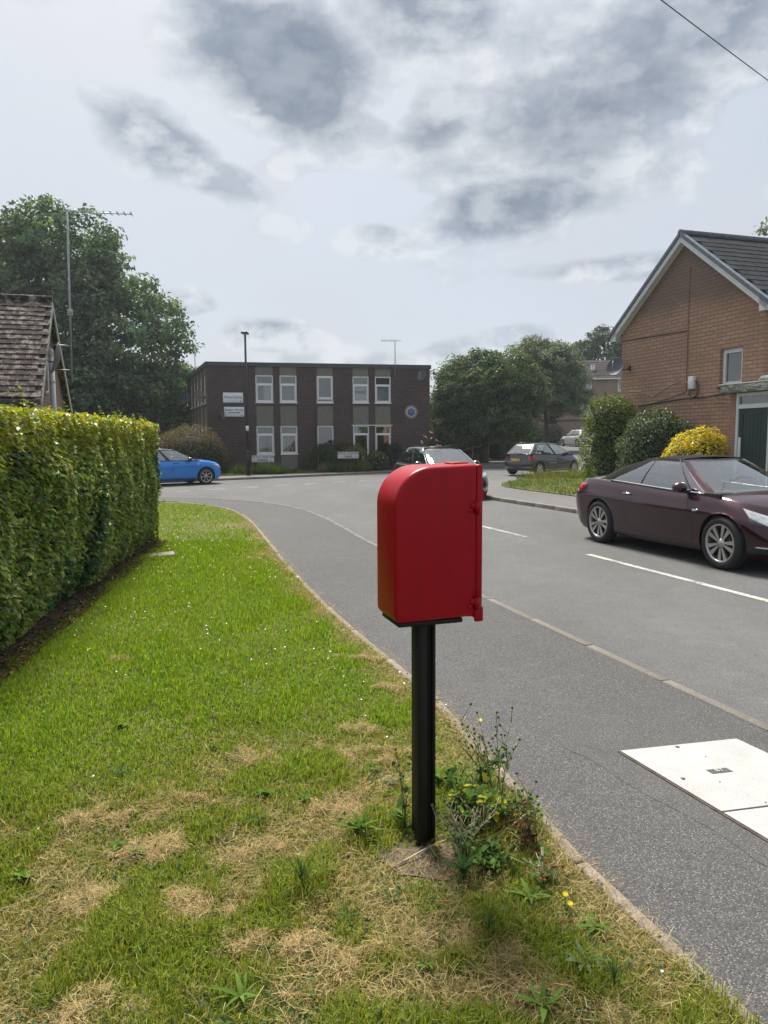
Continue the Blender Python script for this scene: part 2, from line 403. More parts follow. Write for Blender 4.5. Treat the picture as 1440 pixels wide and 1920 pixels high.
def paint(name, col, metal=.2, rough=.32, flake=.0):
    t = NT(name); o = t.co('Object')
    t.P(Base_Color=t.ramp(t.noise(o, 1.5, 3), [(.3, tuple(c*.96 for c in col)), (.7, col)]), Metallic=metal, Roughness=rough, Coat_Weight=1.0, Coat_Roughness=.03)
    M[name] = t.m
paint('paint_maroon', (.03, .005, .011), .4, .34); M['paint_maroon'].node_tree.nodes['Principled BSDF'].inputs['Specular IOR Level'].default_value = .15
paint('paint_blue', (.0, .2, .66), .0, .3)
paint('paint_grey', (.042, .047, .052), .4, .32)
paint('paint_black', (.008, .008, .009), .1, .3)
paint('paint_white', (.6, .6, .59), .0, .35)
def post_paint():
    t = NT('post_red'); o = t.co('Object'); f = t.noise(o, 5, 6, .65); g = t.noise(o, 26, 4, .6)
    c = t.mix(t.ramp(f, [(.4, 0.0), (.75, 1.0)]), (.31, .0008, .008), (.35, .0015, .010))
    c = t.mix(t.ramp(t.noise(t.co('Object', (3, 3, 22)), 6, 5, .7), [(.66, 0.0), (.74, .35)]), c, (.36, .05, .055))
    st = t.noise(t.co('Object', (9, 9, .7)), 3, 4, .6); c = t.mix(t.math('MULTIPLY', t.ramp(st, [(.5, 0.0), (.7, 1.0)]), .3), c, (.16, .004, .008))
    chip = t.math('MULTIPLY', t.ramp(t.noise(o, 55, 3, .6), [(.70, 0.0), (.72, 1.0)]), t.ramp(t.noise(o, 6, 3, .5), [(.5, 0.0), (.62, 1.0)])); c = t.mix(t.math('MULTIPLY', chip, .7), c, (.04, .012, .01))
    t.P(Base_Color=c, Roughness=t.math('ADD', .26, t.math('MULTIPLY', f, .2))); t.b.inputs['Specular IOR Level'].default_value = .24
    t.bump(t.math('ADD', g, t.math('MULTIPLY', f, 2.0)), .16, .004); M['post_red'] = t.m
post_paint()
def glass(name, tint, k=.35, rough=.01):
    t = NT(name); t.N.remove(t.b)
    tr = t.n('ShaderNodeBsdfTransparent'); t.set(tr.inputs[0], tint); gl = t.n('ShaderNodeBsdfGlossy'); gl.inputs['Roughness'].default_value = rough; t.set(gl.inputs[0], (.95, .97, .97))
    mx = t.n('ShaderNodeMixShader'); t.L.new(t.schlick(k), mx.inputs[0]); t.L.new(tr.outputs[0], mx.inputs[1]); t.L.new(gl.outputs[0], mx.inputs[2]); t.L.new(mx.outputs[0], t.out.inputs[0]); M[name] = t.m
glass('car_glass', (.6, .7, .68), .3)
glass('pane', (.6, .68, .68), .17)
def tiles(name, a, b, lichen, amt):
    t = NT(name); o = t.co('Object'); oi = t.n('ShaderNodeObjectInfo'); f = t.noise(t.co('Generated'), 3, 4)
    w = t.noise(t.n('ShaderNodeNewGeometry').outputs['Position'], 7, 6, .7); w2 = t.noise(t.n('ShaderNodeNewGeometry').outputs['Position'], 1.3, 4, .6)
    c = t.mix(oi.outputs['Random'], a, b)
    c = t.mix(t.math('MULTIPLY', t.ramp(w, [(.5, 0.0), (.58, 1.0)]), t.math('MULTIPLY', t.ramp(w2, [(.3, .5), (.7, 1.0)]), amt)), c, lichen)
    t.P(Base_Color=c, Roughness=.9); t.b.inputs['Specular IOR Level'].default_value = .12; t.bump(w, .5, .008); M[name] = t.m
tiles('tile_old', (.036, .028, .027), (.07, .05, .045), (.28, .26, .22), .95)
tiles('slate', (.018, .02, .025), (.032, .035, .042), (.1, .11, .115), .2)
tiles('tile_plum', (.035, .026, .03), (.06, .042, .047), (.14, .12, .12), .4)

def leafmat(name, trans=.35, rough=.45, gloss=.25, sat=1.0):
    """leaf colour comes from the 'tint' attribute, light also passes through"""
    t = NT(name); t.N.remove(t.b)
    at = t.n('ShaderNodeAttribute', attribute_name='tint'); c = at.outputs['Color']
    d = t.n('ShaderNodeBsdfDiffuse'); t.L.new(c, d.inputs[0])
    tl = t.n('ShaderNodeBsdfTranslucent'); t.L.new(t.mix(1.0, c, (1.25, 1.15, .55), 'MULTIPLY'), tl.inputs[0])
    m1 = t.n('ShaderNodeMixShader'); m1.inputs[0].default_value = trans; t.L.new(d.outputs[0], m1.inputs[1]); t.L.new(tl.outputs[0], m1.inputs[2])
    g = t.n('ShaderNodeBsdfGlossy'); g.inputs['Roughness'].default_value = rough; g.inputs[0].default_value = (.8, .85, .85, 1)
    m2 = t.n('ShaderNodeMixShader'); t.L.new(t.schlick(.04*gloss, .25*gloss), m2.inputs[0]); t.L.new(m1.outputs[0], m2.inputs[1]); t.L.new(g.outputs[0], m2.inputs[2])
    t.L.new(m2.outputs[0], t.out.inputs[0]); M[name] = t.m
leafmat('leaf', .4, .42, 1.1); leafmat('leaf_tree', .35, .5, 1.2); leafmat('grass', .42, .5, .25); leafmat('straw', .15, .7, .1)
def flatleaf(name, col, trans=.3):
    t = NT(name); t.N.remove(t.b); o = t.n('ShaderNodeObjectInfo')
    c = t.mix(o.outputs['Random'], tuple(x*.7 for x in col), tuple(x*1.25 for x in col))
    d = t.n('ShaderNodeBsdfDiffuse'); t.L.new(c, d.inputs[0]); tl = t.n('ShaderNodeBsdfTranslucent'); t.L.new(c, tl.inputs[0])
    m1 = t.n('ShaderNodeMixShader'); m1.inputs[0].default_value = trans; t.L.new(d.outputs[0], m1.inputs[1]); t.L.new(tl.outputs[0], m1.inputs[2]); t.L.new(m1.outputs[0], t.out.inputs[0]); M[name] = t.m
flatleaf('weed_leaf', (.12, .2, .04)); flatleaf('weed_dark', (.065, .13, .04)); flatleaf('weed_grey', (.14, .19, .1)); flatleaf('weed_yellow', (.3, .3, .03)); flatleaf('weed_rust', (.2, .1, .04)); flatleaf('hedge_leaf', (.19, .26, .03), .4)
def lawn_mat(name, g1, g2, dry, amt):
    t = NT(name); p = t.n('ShaderNodeNewGeometry').outputs['Position']
    f = t.noise(p, 1.6, 5, .6); g = t.noise(p, 60, 4, .65); h = t.noise(p, 9, 4)
    c = t.mix(h, g1, g2); c = t.mix(t.math('MULTIPLY', t.ramp(f, [(.4, 0.0), (.65, 1.0)]), amt), c, dry)
    c = t.mix(t.ramp(g, [(.3, .6), (.6, 0.0)]), c, tuple(x*.35 for x in g1))
    t.P(Base_Color=c, Roughness=.95); t.bump(g, .8, .02); M[name] = t.m
lawn_mat('lawn', (.05, .095, .016), (.085, .14, .022), (.21, .17, .08), .8)
lawn_mat('ground', (.05, .08, .02), (.07, .11, .025), (.13, .12, .06), .6)
lawn_mat('verge_soil', (.09, .105, .025), (.13, .14, .035), (.22, .18, .08), .6)
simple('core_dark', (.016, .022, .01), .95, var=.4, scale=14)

# ================================================================== SETTING
def sheet(name, poly, z, mat, extra_cuts=True):
    bm = bmesh.new(); vs = [bm.verts.new((x, y, 0)) for x, y in poly]; bm.faces.new(vs)
    bmesh.ops.triangulate(bm, faces=bm.faces[:])
    for r in (27, 29.5, 31, 32, 33, 34, 35, 37, 40, 50, 92):
        bmesh.ops.bisect_plane(bm, geom=bm.verts[:]+bm.edges[:]+bm.faces[:], plane_co=(r*.5, r*.866, 0), plane_no=(.5, .866, 0))
    for v in bm.verts: v.co.z = z + gz(v.co.x, v.co.y)
    bmesh.ops.recalc_face_normals(bm, faces=bm.faces)
    if sum(f.normal.z for f in bm.faces) < 0: bmesh.ops.reverse_faces(bm, faces=bm.faces)
    me = bpy.data.meshes.new(name); bm.to_mesh(me); bm.free(); me.materials.append(mat); boxuv(me)
    return inst(name, me)
def smooth_path(pts, step=.3):
    """Catmull-Rom through pts, resampled"""
    P = [Vector((*p, 0)) for p in pts]; out = []
    for i in range(len(P)-1):
        a, b, c, d = P[max(i-1, 0)], P[i], P[i+1], P[min(i+2, len(P)-1)]
        n = max(2, int((c-b).length/step))
        for k in range(n):
            t = k/n; out.append(.5*((2*b) + (c-a)*t + (2*a-5*b+4*c-d)*t*t + (3*b-a-3*c+d)*t**3))
    out.append(P[-1]); return [(p.x, p.y) for p in out]
NEAR_KERB = smooth_path([xy(*p) for p in ((-4, 3.28), (0, 3.28), (3, 3.27), (7, 3.3), (11, 3.36), (13.5, 3.5), (15.5, 3.58), (17.3, 3.47), (19.1, 3.0), (20.6, 2.15), (22.0, .7), (22.6, -1.2), (22.0, -4), (18.5, -14), (14, -27))])
EDGE = smooth_path([xy(*p) for p in ((-4, 1.6), (0, 1.58), (2.3, 1.52), (4, 1.66), (6.2, 1.63), (8.5, 1.68), (11.8, 1.84), (14.6, 1.98), (17.2, 1.9), (19.2, 1.35), (20.5, .5), (21.0, -.8), (20.6, -3.5), (17.2, -13.5), (12.7, -26.5))])
FAR_KERB = smooth_path([(-26.6, 16.4), (-14.75, 25.57), (-9, 30.0), (-6.85, 31.67), (-3.4, 34.4), (.26, 37.2), (3.3, 39.3), (6.6, 41.6), (9.3, 46), (12.2, 53), (15.0, 64), (18, 80), (22, 100)], .6)
RIGHT_KERB = smooth_path([xy(*p) for p in ((-4, 9.35), (6, 9.35), (14.6, 9.4), (17.5, 9.32), (19.5, 9.3), (21.8, 9.5), (24, 10.3), (26, 12.1), (27.4, 14.6))] + [(9.5, 33.4), (13.2, 38.4), (17, 47.5), (20.8, 62), (24.2, 80), (28, 100)], .5)

big = 330
bm = bmesh.new()
xs = [-big, -120, -60, -30, -15, 0, 10, 20, 30, 45, 60, 90, 150, big]; ys = [-60,  -10, 10, 20, 25, 30, 35, 40, 45, 50, 60, 75, 100, 150, 330]
gv = [[bm.verts.new((x, y, gz(x, y) - .13)) for y in ys] for x in xs]
for i in range(len(xs)-1):
    for j in range(len(ys)-1): bm.faces.new((gv[i][j], gv[i+1][j], gv[i+1][j+1], gv[i][j+1]))
me = bpy.data.meshes.new('ground'); bm.to_mesh(me); bm.free(); me.materials.append(M['ground'])
tag(inst('ground', me), 'rough grassy ground stretching away behind the houses', 'ground', kind='structure')

road_poly = NEAR_KERB + FAR_KERB + list(reversed(RIGHT_KERB))
tag(sheet('road', road_poly, -.09, M['road']), 'worn grey asphalt road bending into the junction', 'road', kind='structure')
tag(sheet('pavement', EDGE + list(reversed(NEAR_KERB)), -.004, M['pavement']), 'dark asphalt footway between the grass verge and the road', 'pavement', kind='structure')
def offset_path(P, d):
    out = []
    for i, p in enumerate(P):
        a = Vector(P[max(i-1, 0)]); b = Vector(P[min(i+1, len(P)-1)]); t = (b-a).normalized(); out.append((p[0]-t.y*d, p[1]+t.x*d))
    return out
FAR_BACK = offset_path(FAR_KERB, 1.9)
tag(sheet('pavement', FAR_KERB + list(reversed(FAR_BACK)), -.002, M['pavement_far']), 'grey footway along the kerb in front of the flat-roofed flats', 'pavement', kind='structure')
GRASS_R = smooth_path([xy(*p) for p in ((-4, 11.5), (8, 11.45), (17.6, 11.45), (20.3, 11.42), (22.4, 11.55), (23.6, 12.1), (25.0, 13.3), (26.4, 14.9))] + [(9.8, 32.7), (13.6, 37.9), (17.5, 47.3), (21.3, 62), (24.7, 80), (28.5, 100)], .5)
tag(sheet('pavement', RIGHT_KERB + list(reversed(GRASS_R)), -.002, M['pavement_far']), 'grey footway rounding the corner beside the parked cars', 'pavement', kind='structure')
tag(sheet('lawn', GRASS_R + [(60, 85), (40, 20), xy(-4, 30)], .02, M['lawn']), 'corner lawn beside the orange brick house', 'lawn', kind='structure')
tag(sheet('lawn', FAR_BACK + [(20, 110), (-40, 80), (-45, 35)], .02, M['lawn']), 'lawn around the dark brick flats', 'lawn', kind='structure')
VERGE_Z = .012
tag(sheet('verge', EDGE + [(-40, 10), (-40, -4), xy(-4, -4)], VERGE_Z, M['verge_soil']), 'grass verge soil and thatch under the mown grass', 'verge', kind='structure')

# kerbs: one stone after another
def stones(parent, path, length, me, z, name, off=0, u0=0, u1=1e9, jitter=.004):
    acc = 0; P = [Vector((*p, 0)) for p in path]; seg = [0]
    for a, b in zip(P, P[1:]): seg.append(seg[-1] + (b-a).length)
    def at(s):
        for i in range(len(P)-1):
            if seg[i+1] >= s: return P[i].lerp(P[i+1], (s-seg[i])/max(1e-6, seg[i+1]-seg[i]))
        return P[-1]
    s = u0; n = 0
    while s + length < min(seg[-1], u1):
        a, b = at(s), at(s+length); t = (b-a); mid = (a+b)/2; ang = math.atan2(t.y, t.x)
        nrm = Vector((-t.y, t.x, 0)).normalized()*off
        inst(name, me, parent, (mid.x+nrm.x, mid.y+nrm.y, z + gz(mid.x, mid.y) + random.uniform(-jitter, jitter)), (random.uniform(-.008, .008), math.atan2(gz(a.x, a.y)-gz(b.x, b.y), length), ang + random.uniform(-.004, .004)), ((t.length-.007)/.9, 1, 1))
        s += length; n += 1
    return n
kme = MB().box((0, 0, -.09), (.9, .125, .2), bev=.012).mesh('kerb_stone', M['kerb'])
ke = tag(empty('kerb'), 'flush pale kerb of long stones between footway and road by the post box', 'kerb', kind='structure')
nme = MB().box((0, 0, -.09), (.9, .078, .2), bev=.012).mesh('kerb_stone', M['kerb_worn'])
stones(ke, NEAR_KERB, .9, nme, -.004, 'kerb_stone', u0=3.5, u1=34, jitter=.003)
ke = tag(empty('kerb'), 'raised kerb of stones along the far side of the junction', 'kerb', kind='structure')
stones(ke, FAR_KERB, .9, kme, .0, 'kerb_stone', u0=12, u1=62)
ke = tag(empty('kerb'), 'raised kerb of stones beside the parked maroon and black cars', 'kerb', kind='structure')
stones(ke, RIGHT_KERB, .9, kme, .0, 'kerb_stone', u0=6, u1=48)
eme = MB().box((0, 0, -.06), (.9, .055, .16), bev=.012).mesh('edging_stone', M['edging'])
ke = tag(empty('edging'), 'worn concrete edging half buried along the grass verge', 'edging', kind='structure')
stones(ke, EDGE, .9, eme, .008, 'edging_stone', u0=3.6, u1=27, jitter=.01)

# road markings, worn thermoplastic lines
def worn(name, c, thr):
    t = NT(name); p = t.n('ShaderNodeNewGeometry').outputs['Position']
    f = t.noise(p, 26, 6, .7); g = t.noise(p, 120, 3, .6); h = t.noise(p, 2.5, 3)
    k = t.math('ADD', t.math('MULTIPLY', f, .6), t.math('MULTIPLY', h, .4))
    cc = t.mix(t.ramp(k, [(thr, 0.0), (thr+.07, 1.0)]), (.14, .14, .14), c)
    t.P(Base_Color=t.mix(t.ramp(g, [(.3, .4), (.5, 0.0)]), cc, (.16, .16, .155)), Roughness=.8); M[name] = t.m
worn('paint_line', (.43, .42, .37), .45); worn('paint_line_old', (.46, .45, .41), .53)
def line(p0, p1, w, mat, label, group):
    a, b = Vector((*p0, 0)), Vector((*p1, 0)); t = (b-a); n = Vector((-t.y, t.x, 0)).normalized()*w/2; k = max(1, int(t.length/.8)); mb = MB()
    ring = [a + t*i/k for i in range(k+1)]
    P = [[(q.x+s*n.x, q.y+s*n.y, -.086 + gz(q.x, q.y)) for s in (-1, 1)] for q in ring]
    mb.grid(P, False); o = mb.build('road_marking', mat)
    return tag(o, label, 'road marking', group, None)
G1 = 'white centre dashes of the near street'
line(xy(5.2, 6.16), xy(9.34, 6.2), .1, M['paint_line'], 'long white centre dash beside the maroon convertible', G1)
line(xy(11.4, 6.3), xy(15.4, 6.27), .1, M['paint_line'], 'white centre dash behind the red post box', G1)
G2 = 'worn give-way dashes across the street mouth'
for i in range(9):
    for k in (0, .32):
        a = Vector((-9.2 + i*1.02, 22.6 + i*.98 + k*1.3, 0)); b = a + Vector((.5, .42, 0))
        line((a.x, a.y), (b.x, b.y), .16, M['paint_line_old'], 'short worn give-way dash across the mouth of the street', G2)

# trench repair strip with its own tone, and the seam beside it
tr = [xy(u, v) for u, v in ((1.2, 2.3), (2.0, 2.2), (2.4, 2.19), (2.7, 2.13), (3.1, 2.1), (3.3, 2.06), (3.6, 2.12), (3.75, 2.4), (3.8, 2.8), (3.85, 3.19), (1.2, 3.19))]
tr = smooth_path(tr[:8], .05) + tr[8:]; tr = [(x + .012*mnoise.noise(Vector((x*9, y*9, 0))), y + .012*mnoise.noise(Vector((x*9, y*9, 5)))) for x, y in tr]
tag(sheet('trench_patch', tr, -.0025, M['trench']), 'darker strip of relaid asphalt round the pale service cover', 'asphalt patch', kind='structure')

# pale two-slab service cover in the footway
def service_cover():
    c = [Vector((*p, 0)) for p in ((1.215, 3.685), (1.885, 3.83), (2.35, 2.72), (1.705, 2.39))]   # far-left, far-right, near-right, near-left corners
    root = tag(empty('service_cover', (c[0].x, c[0].y, 0)), 'pale concrete service cover of two slabs with small plate set in the footway', 'service cover')
    o = c[0]; U = (c[1]-c[0]); V = (c[3]-c[0])
    def P(a, b): return o*0 + U*a + V*b
    e_ = [P(-.012, -.007), P(1.012, -.007), P(1.012, 1.007), P(-.012, 1.007)]; fm_ = MB(); fm_.prism([(p.x, p.y) for p in e_], -.05, .004); fm_.build('frame_joint', M['soil'], root)
    for (b0, b1) in ((0, .485), (.495, 1)):
        m = MB(); q = [P(0, b0), P(1, b0), P(1, b1), P(0, b1)]; m.prism([(p.x, p.y) for p in q], -.05, .011); m.build('slab', M['slab'], root)
    m = MB(); n = U.normalized(); w = V.normalized(); ce = P(.43, .235)
    q = [ce + n*a*.055 + w*b*.022 for a, b in ((-1, -1), (1, -1), (1, 1), (-1, 1))]; m.prism([(p.x, p.y) for p in q], .0, .013)
    pl = m.build('plate', M['fascia'], root)
    t = text_mesh('BT', .036, M['sign_pale']); inst('lettering', t, pl, (ce.x, ce.y, .0145), (0, 0, math.atan2(n.y, n.x)))
    for a, b in ((.45, .02), (.1, .26), (.52, .12), (.3, .31), (.78, .3), (.35, .47), (.6, .45)):
        e = P(a, b); r = .011 if b in (.02, .26) else .004
        MB().lathe([(0, .0125), (r, .0125), (r, .0)], 12, c=(e.x, e.y, 0)).build('lifting_hole', M['ink'], root)
def text_mesh(body, size, mat, sx=1, ext=.002, bold=0):
    cu = bpy.data.curves.new('t', 'FONT'); cu.body = body; cu.size = size; cu.align_x = 'CENTER'; cu.align_y = 'CENTER'; cu.extrude = ext; cu.offset = bold; cu.space_character = 1.05
    o = bpy.data.objects.new('t', cu); COL.objects.link(o); dg = bpy.context.evaluated_depsgraph_get()
    me = bpy.data.meshes.new_from_object(o.evaluated_get(dg)); bpy.data.objects.remove(o); me.materials.clear(); me.materials.append(mat)
    for v in me.vertices: v.co.x *= sx
    return me
service_cover()

# ================================================================== FOLIAGE helpers
def leaf_cloud(pos, nrm, size, tint, mat, name, aspect=.55, fold=.25, bend=.2):
    """one folded diamond per leaf. pos (n,3), nrm (n,3) leaf normal, size (n,), tint (n,3)"""
    n = len(pos); nrm = nrm/np.linalg.norm(nrm, axis=1, keepdims=True)
    rv = RNG.normal(size=(n, 3)); t = rv - (rv*nrm).sum(1, keepdims=True)*nrm; t /= np.linalg.norm(t, axis=1, keepdims=True)
    b = np.cross(nrm, t); s = size[:, None]
    base = pos - t*s*.5; tip = pos + t*s*.5 - nrm*s*bend; l = pos + b*s*aspect*.5 + nrm*s*fold*.3; r = pos - b*s*aspect*.5 + nrm*s*fold*.3
    V = np.stack([base, l, tip, r], 1).reshape(-1, 3)
    i = np.arange(n)*4; F = np.concatenate([np.stack([i, i+1, i+2], 1), np.stack([i, i+2, i+3], 1)])
    return npmesh(name, V, F, mat, np.repeat(tint, 4, 0))
def tints(n, stops, var=.25, w=None):
    c = np.array(stops, float); k = RNG.choice(len(c), n, p=w); v = 1 + RNG.normal(0, var, (n, 1))
    return np.clip(c[k]*np.clip(v, .4, 1.7)*(1+RNG.normal(0, .06, (n, 3))), .002, 1)
def unit(n):
    v = RNG.normal(size=(n, 3)); return v/np.linalg.norm(v, axis=1, keepdims=True)

def crown_points(blobs, ncl, nper, spread, shell=.55):
    """cluster centres near the surface of overlapping ellipsoids, leaves round each centre"""
    vol = np.array([b[3]*b[4]*b[5] for b in blobs])**.75; vol = vol/vol.sum(); C = []; N_ = []
    for b, w in zip(blobs, vol):
        k = max(3, int(ncl*w)); d = unit(k); r = (shell + (1-shell)*RNG.random(k)**.6)[:, None]
        ctr = np.array(b[:3]); rad = np.array(b[3:6]); p = ctr + d*r*rad
        keep = np.ones(k, bool)
        for b2 in blobs:
            if b2 is b: continue
            q = ((p - np.array(b2[:3]))/np.array(b2[3:6])); keep &= (q**2).sum(1) > .3
        C.append(p[keep]); N_.append(d[keep])
    C = np.concatenate(C); N_ = np.concatenate(N_)
    sc = RNG.uniform(.6, 1.35, len(C)); cnt = np.maximum(4, (nper*sc**1.5*RNG.uniform(.7, 1.3, len(C))).astype(int)); idx = np.repeat(np.arange(len(C)), cnt)
    off = unit(len(idx))*(RNG.random(len(idx))**.45)[:, None]*np.array([1, 1, .62])*spread*sc[idx][:, None]
    P = C[idx] + off
    nr = N_[idx]*.45 + unit(len(idx))*.8 + np.array([0, 0, .5]) + off/spread*.6
    return C, P, nr, idx
def tree(name, label, base, trunk_h, trunk_r, blobs, ncl, nper, spread, leaf, cols, w=None, limbs=22, group=None, shell=.55, lean=(0, 0), mat='leaf_tree', stems=1):
    root = tag(empty(name, base), label, 'tree', group)
    C, P, nr, idx = crown_points(blobs, ncl, nper, spread, shell)
    ct = tints(len(C), cols, .2, w); tint = ct[idx]*np.clip(1+RNG.normal(0, .2, (len(idx), 1)), .5, 1.6)
    me = leaf_cloud(P, nr, RNG.uniform(.65, 1.3, len(P))*leaf, tint, M[mat], 'crown', .6)
    tag(inst('crown', me, root), kind='stuff')
    mb = MB(); lo = min(b[2]-b[5] for b in blobs); cx = np.mean([b[0] for b in blobs]); cy = np.mean([b[1] for b in blobs]); top = max(b[2] for b in blobs)
    for st in range(stems):
        ox, oy = (0, 0) if stems == 1 else (random.uniform(-.35, .35), random.uniform(-.35, .35))
        tp = Vector((cx*.7+lean[0]+ox*5, cy*.7+lean[1]+oy*5, top*.86))
        pts = [Vector((ox, oy, -.15)), Vector((ox*1.3, oy*1.3, trunk_h*.4)), Vector((tp.x*.25+ox*1.6, tp.y*.25+oy*1.6, trunk_h)), Vector((tp.x*.55, tp.y*.55, (trunk_h+tp.z)/2)), tp]
        k = trunk_r*(1 if stems == 1 else .7); mb.tube(pts, [k*1.35, k, k*.85, k*.5, k*.12], 9)
    mb.build('trunk', M['bark'], root)
    lb = MB(); sel = RNG.choice(len(C), min(limbs, len(C)), replace=False)
    for i in sel:
        e = Vector(C[i]); h = max(trunk_h*.75, min(e.z*.72, top*.7)); f = h/top
        a = Vector((cx*.7*f*.7, cy*.7*f*.7, h)); mid = a.lerp(e, .5) + Vector((random.uniform(-.3, .3), random.uniform(-.3, .3), random.uniform(.0, .5)))
        lb.tube([a, mid, e], [trunk_r*.32, trunk_r*.18, trunk_r*.04], 5, cap=False)
    lb.build('limbs', M['bark'], root)
    return root
def shrub(name, label, base, blobs, n, leaf, cols, w=None, shell=.8, cat='shrub', core=True, mat='leaf', stems=5, up=.35, group=None, aspect=.5, flowers=None, lump=.16):
    root = tag(empty(name, base), label, cat, group)
    vol = np.array([(b[3]*b[4]+b[4]*b[5]+b[3]*b[5]) for b in blobs]); vol = vol/vol.sum(); Ps = []; Ns = []
    for b, k in zip(blobs, vol):
        m = int(n*k); d = unit(m); d[:, 2] = np.where(d[:, 2] < -.5, -d[:, 2], d[:, 2])
        lum = np.array([mnoise.noise(Vector(q)*3.1 + Vector((b[0]*7, b[1]*3, 1.7))) + .6*mnoise.noise(Vector(q)*8.3 + Vector((b[1]*5, 2.2, b[2]))) for q in d])
        r = (shell + (1.04-shell)*RNG.random(m)**.7 + lump*lum)[:, None]
        p = np.array(b[:3]) + d*r*np.array(b[3:6]); Ps.append(p); Ns.append(d)
    P = np.concatenate(Ps); Nn = np.concatenate(Ns); ok = P[:, 2] > .02; P = P[ok]; Nn = Nn[ok]
    me = leaf_cloud(P, Nn*.7 + unit(len(P))*.7 + np.array([0, 0, up]), RNG.uniform(.6, 1.3, len(P))*leaf, tints(len(P), cols, .25, w), M[mat], 'foliage', aspect)
    tag(inst('foliage', me, root), kind='stuff')
    mb = MB()
    for k in range(stems):
        b = blobs[k % len(blobs)]; e = Vector(b[:3]) + Vector((random.uniform(-.5, .5)*b[3], random.uniform(-.5, .5)*b[4], b[5]*.4))
        s = Vector((random.uniform(-.12, .12)+b[0]*.5, random.uniform(-.12, .12)+b[1]*.5, -.05)); mb.tube([s, s.lerp(e, .5)+Vector((.04, .03, .05)), e], [.03, .022, .008], 6)
    if stems: mb.build('stem', M['bark'], root)
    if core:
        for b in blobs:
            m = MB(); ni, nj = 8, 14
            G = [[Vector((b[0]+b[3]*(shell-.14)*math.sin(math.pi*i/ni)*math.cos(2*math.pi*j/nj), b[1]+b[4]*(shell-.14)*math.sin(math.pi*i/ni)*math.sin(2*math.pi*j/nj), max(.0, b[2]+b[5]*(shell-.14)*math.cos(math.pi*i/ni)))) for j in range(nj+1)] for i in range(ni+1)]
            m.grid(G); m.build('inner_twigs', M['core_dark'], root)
    return root

# ================================================================== BUILDINGS
class Wall:
    """local frame of a wall: s to the right seen from outside, d inwards, z up (in the parent's space)"""
    def __init__(s, p0, p1): s.o = Vector((*p0, 0)); t = Vector((*p1, 0)) - s.o; s.len = t.length; s.t = t.normalized(); s.n = Vector((-s.t.y, s.t.x, 0))
    def __call__(s, a, d, z): return s.o + s.t*a + s.n*d + Vector((0, 0, z))
    def bar(s, mb, a0, a1, d0, d1, z0, z1, mi=0):
        vs = [s(a, d, z) for a in (a0, a1) for d in (d0, d1) for z in (z0, z1)]
        return mb.add(vs, [(0, 1, 3, 2), (4, 6, 7, 5), (0, 4, 5, 1), (2, 3, 7, 6), (0, 2, 6, 4), (1, 5, 7, 3)], False, mi)
    def skin(s, mb, z0, z1, openings=(), reveal=.1, a0=0, a1=None):
        a1 = s.len if a1 is None else a1
        xs = sorted({a0, a1, *[o[0] for o in openings], *[o[1] for o in openings]}); zs = sorted({z0, z1, *[o[2] for o in openings], *[o[3] for o in openings]})
        for i in range(len(xs)-1):
            for j in range(len(zs)-1):
                cx, cz = (xs[i]+xs[i+1])/2, (zs[j]+zs[j+1])/2
                if any(o[0] < cx < o[1] and o[2] < cz < o[3] for o in openings): continue
                mb.quad(s(xs[i], 0, zs[j]), s(xs[i+1], 0, zs[j]), s(xs[i+1], 0, zs[j+1]), s(xs[i], 0, zs[j+1]))
        for o in openings:
            a, b, c, d = o[:4]
            mb.quad(s(a, 0, c), s(a, reveal, c), s(a, reveal, d), s(a, 0, d)); mb.quad(s(b, 0, c), s(b, reveal, c), s(b, reveal, d), s(b, 0, d))
            mb.quad(s(a, 0, d), s(b, 0, d), s(b, reveal, d), s(a, reveal, d)); mb.quad(s(a, 0, c), s(b, 0, c), s(b, reveal, c), s(a, reveal, c))
        return mb
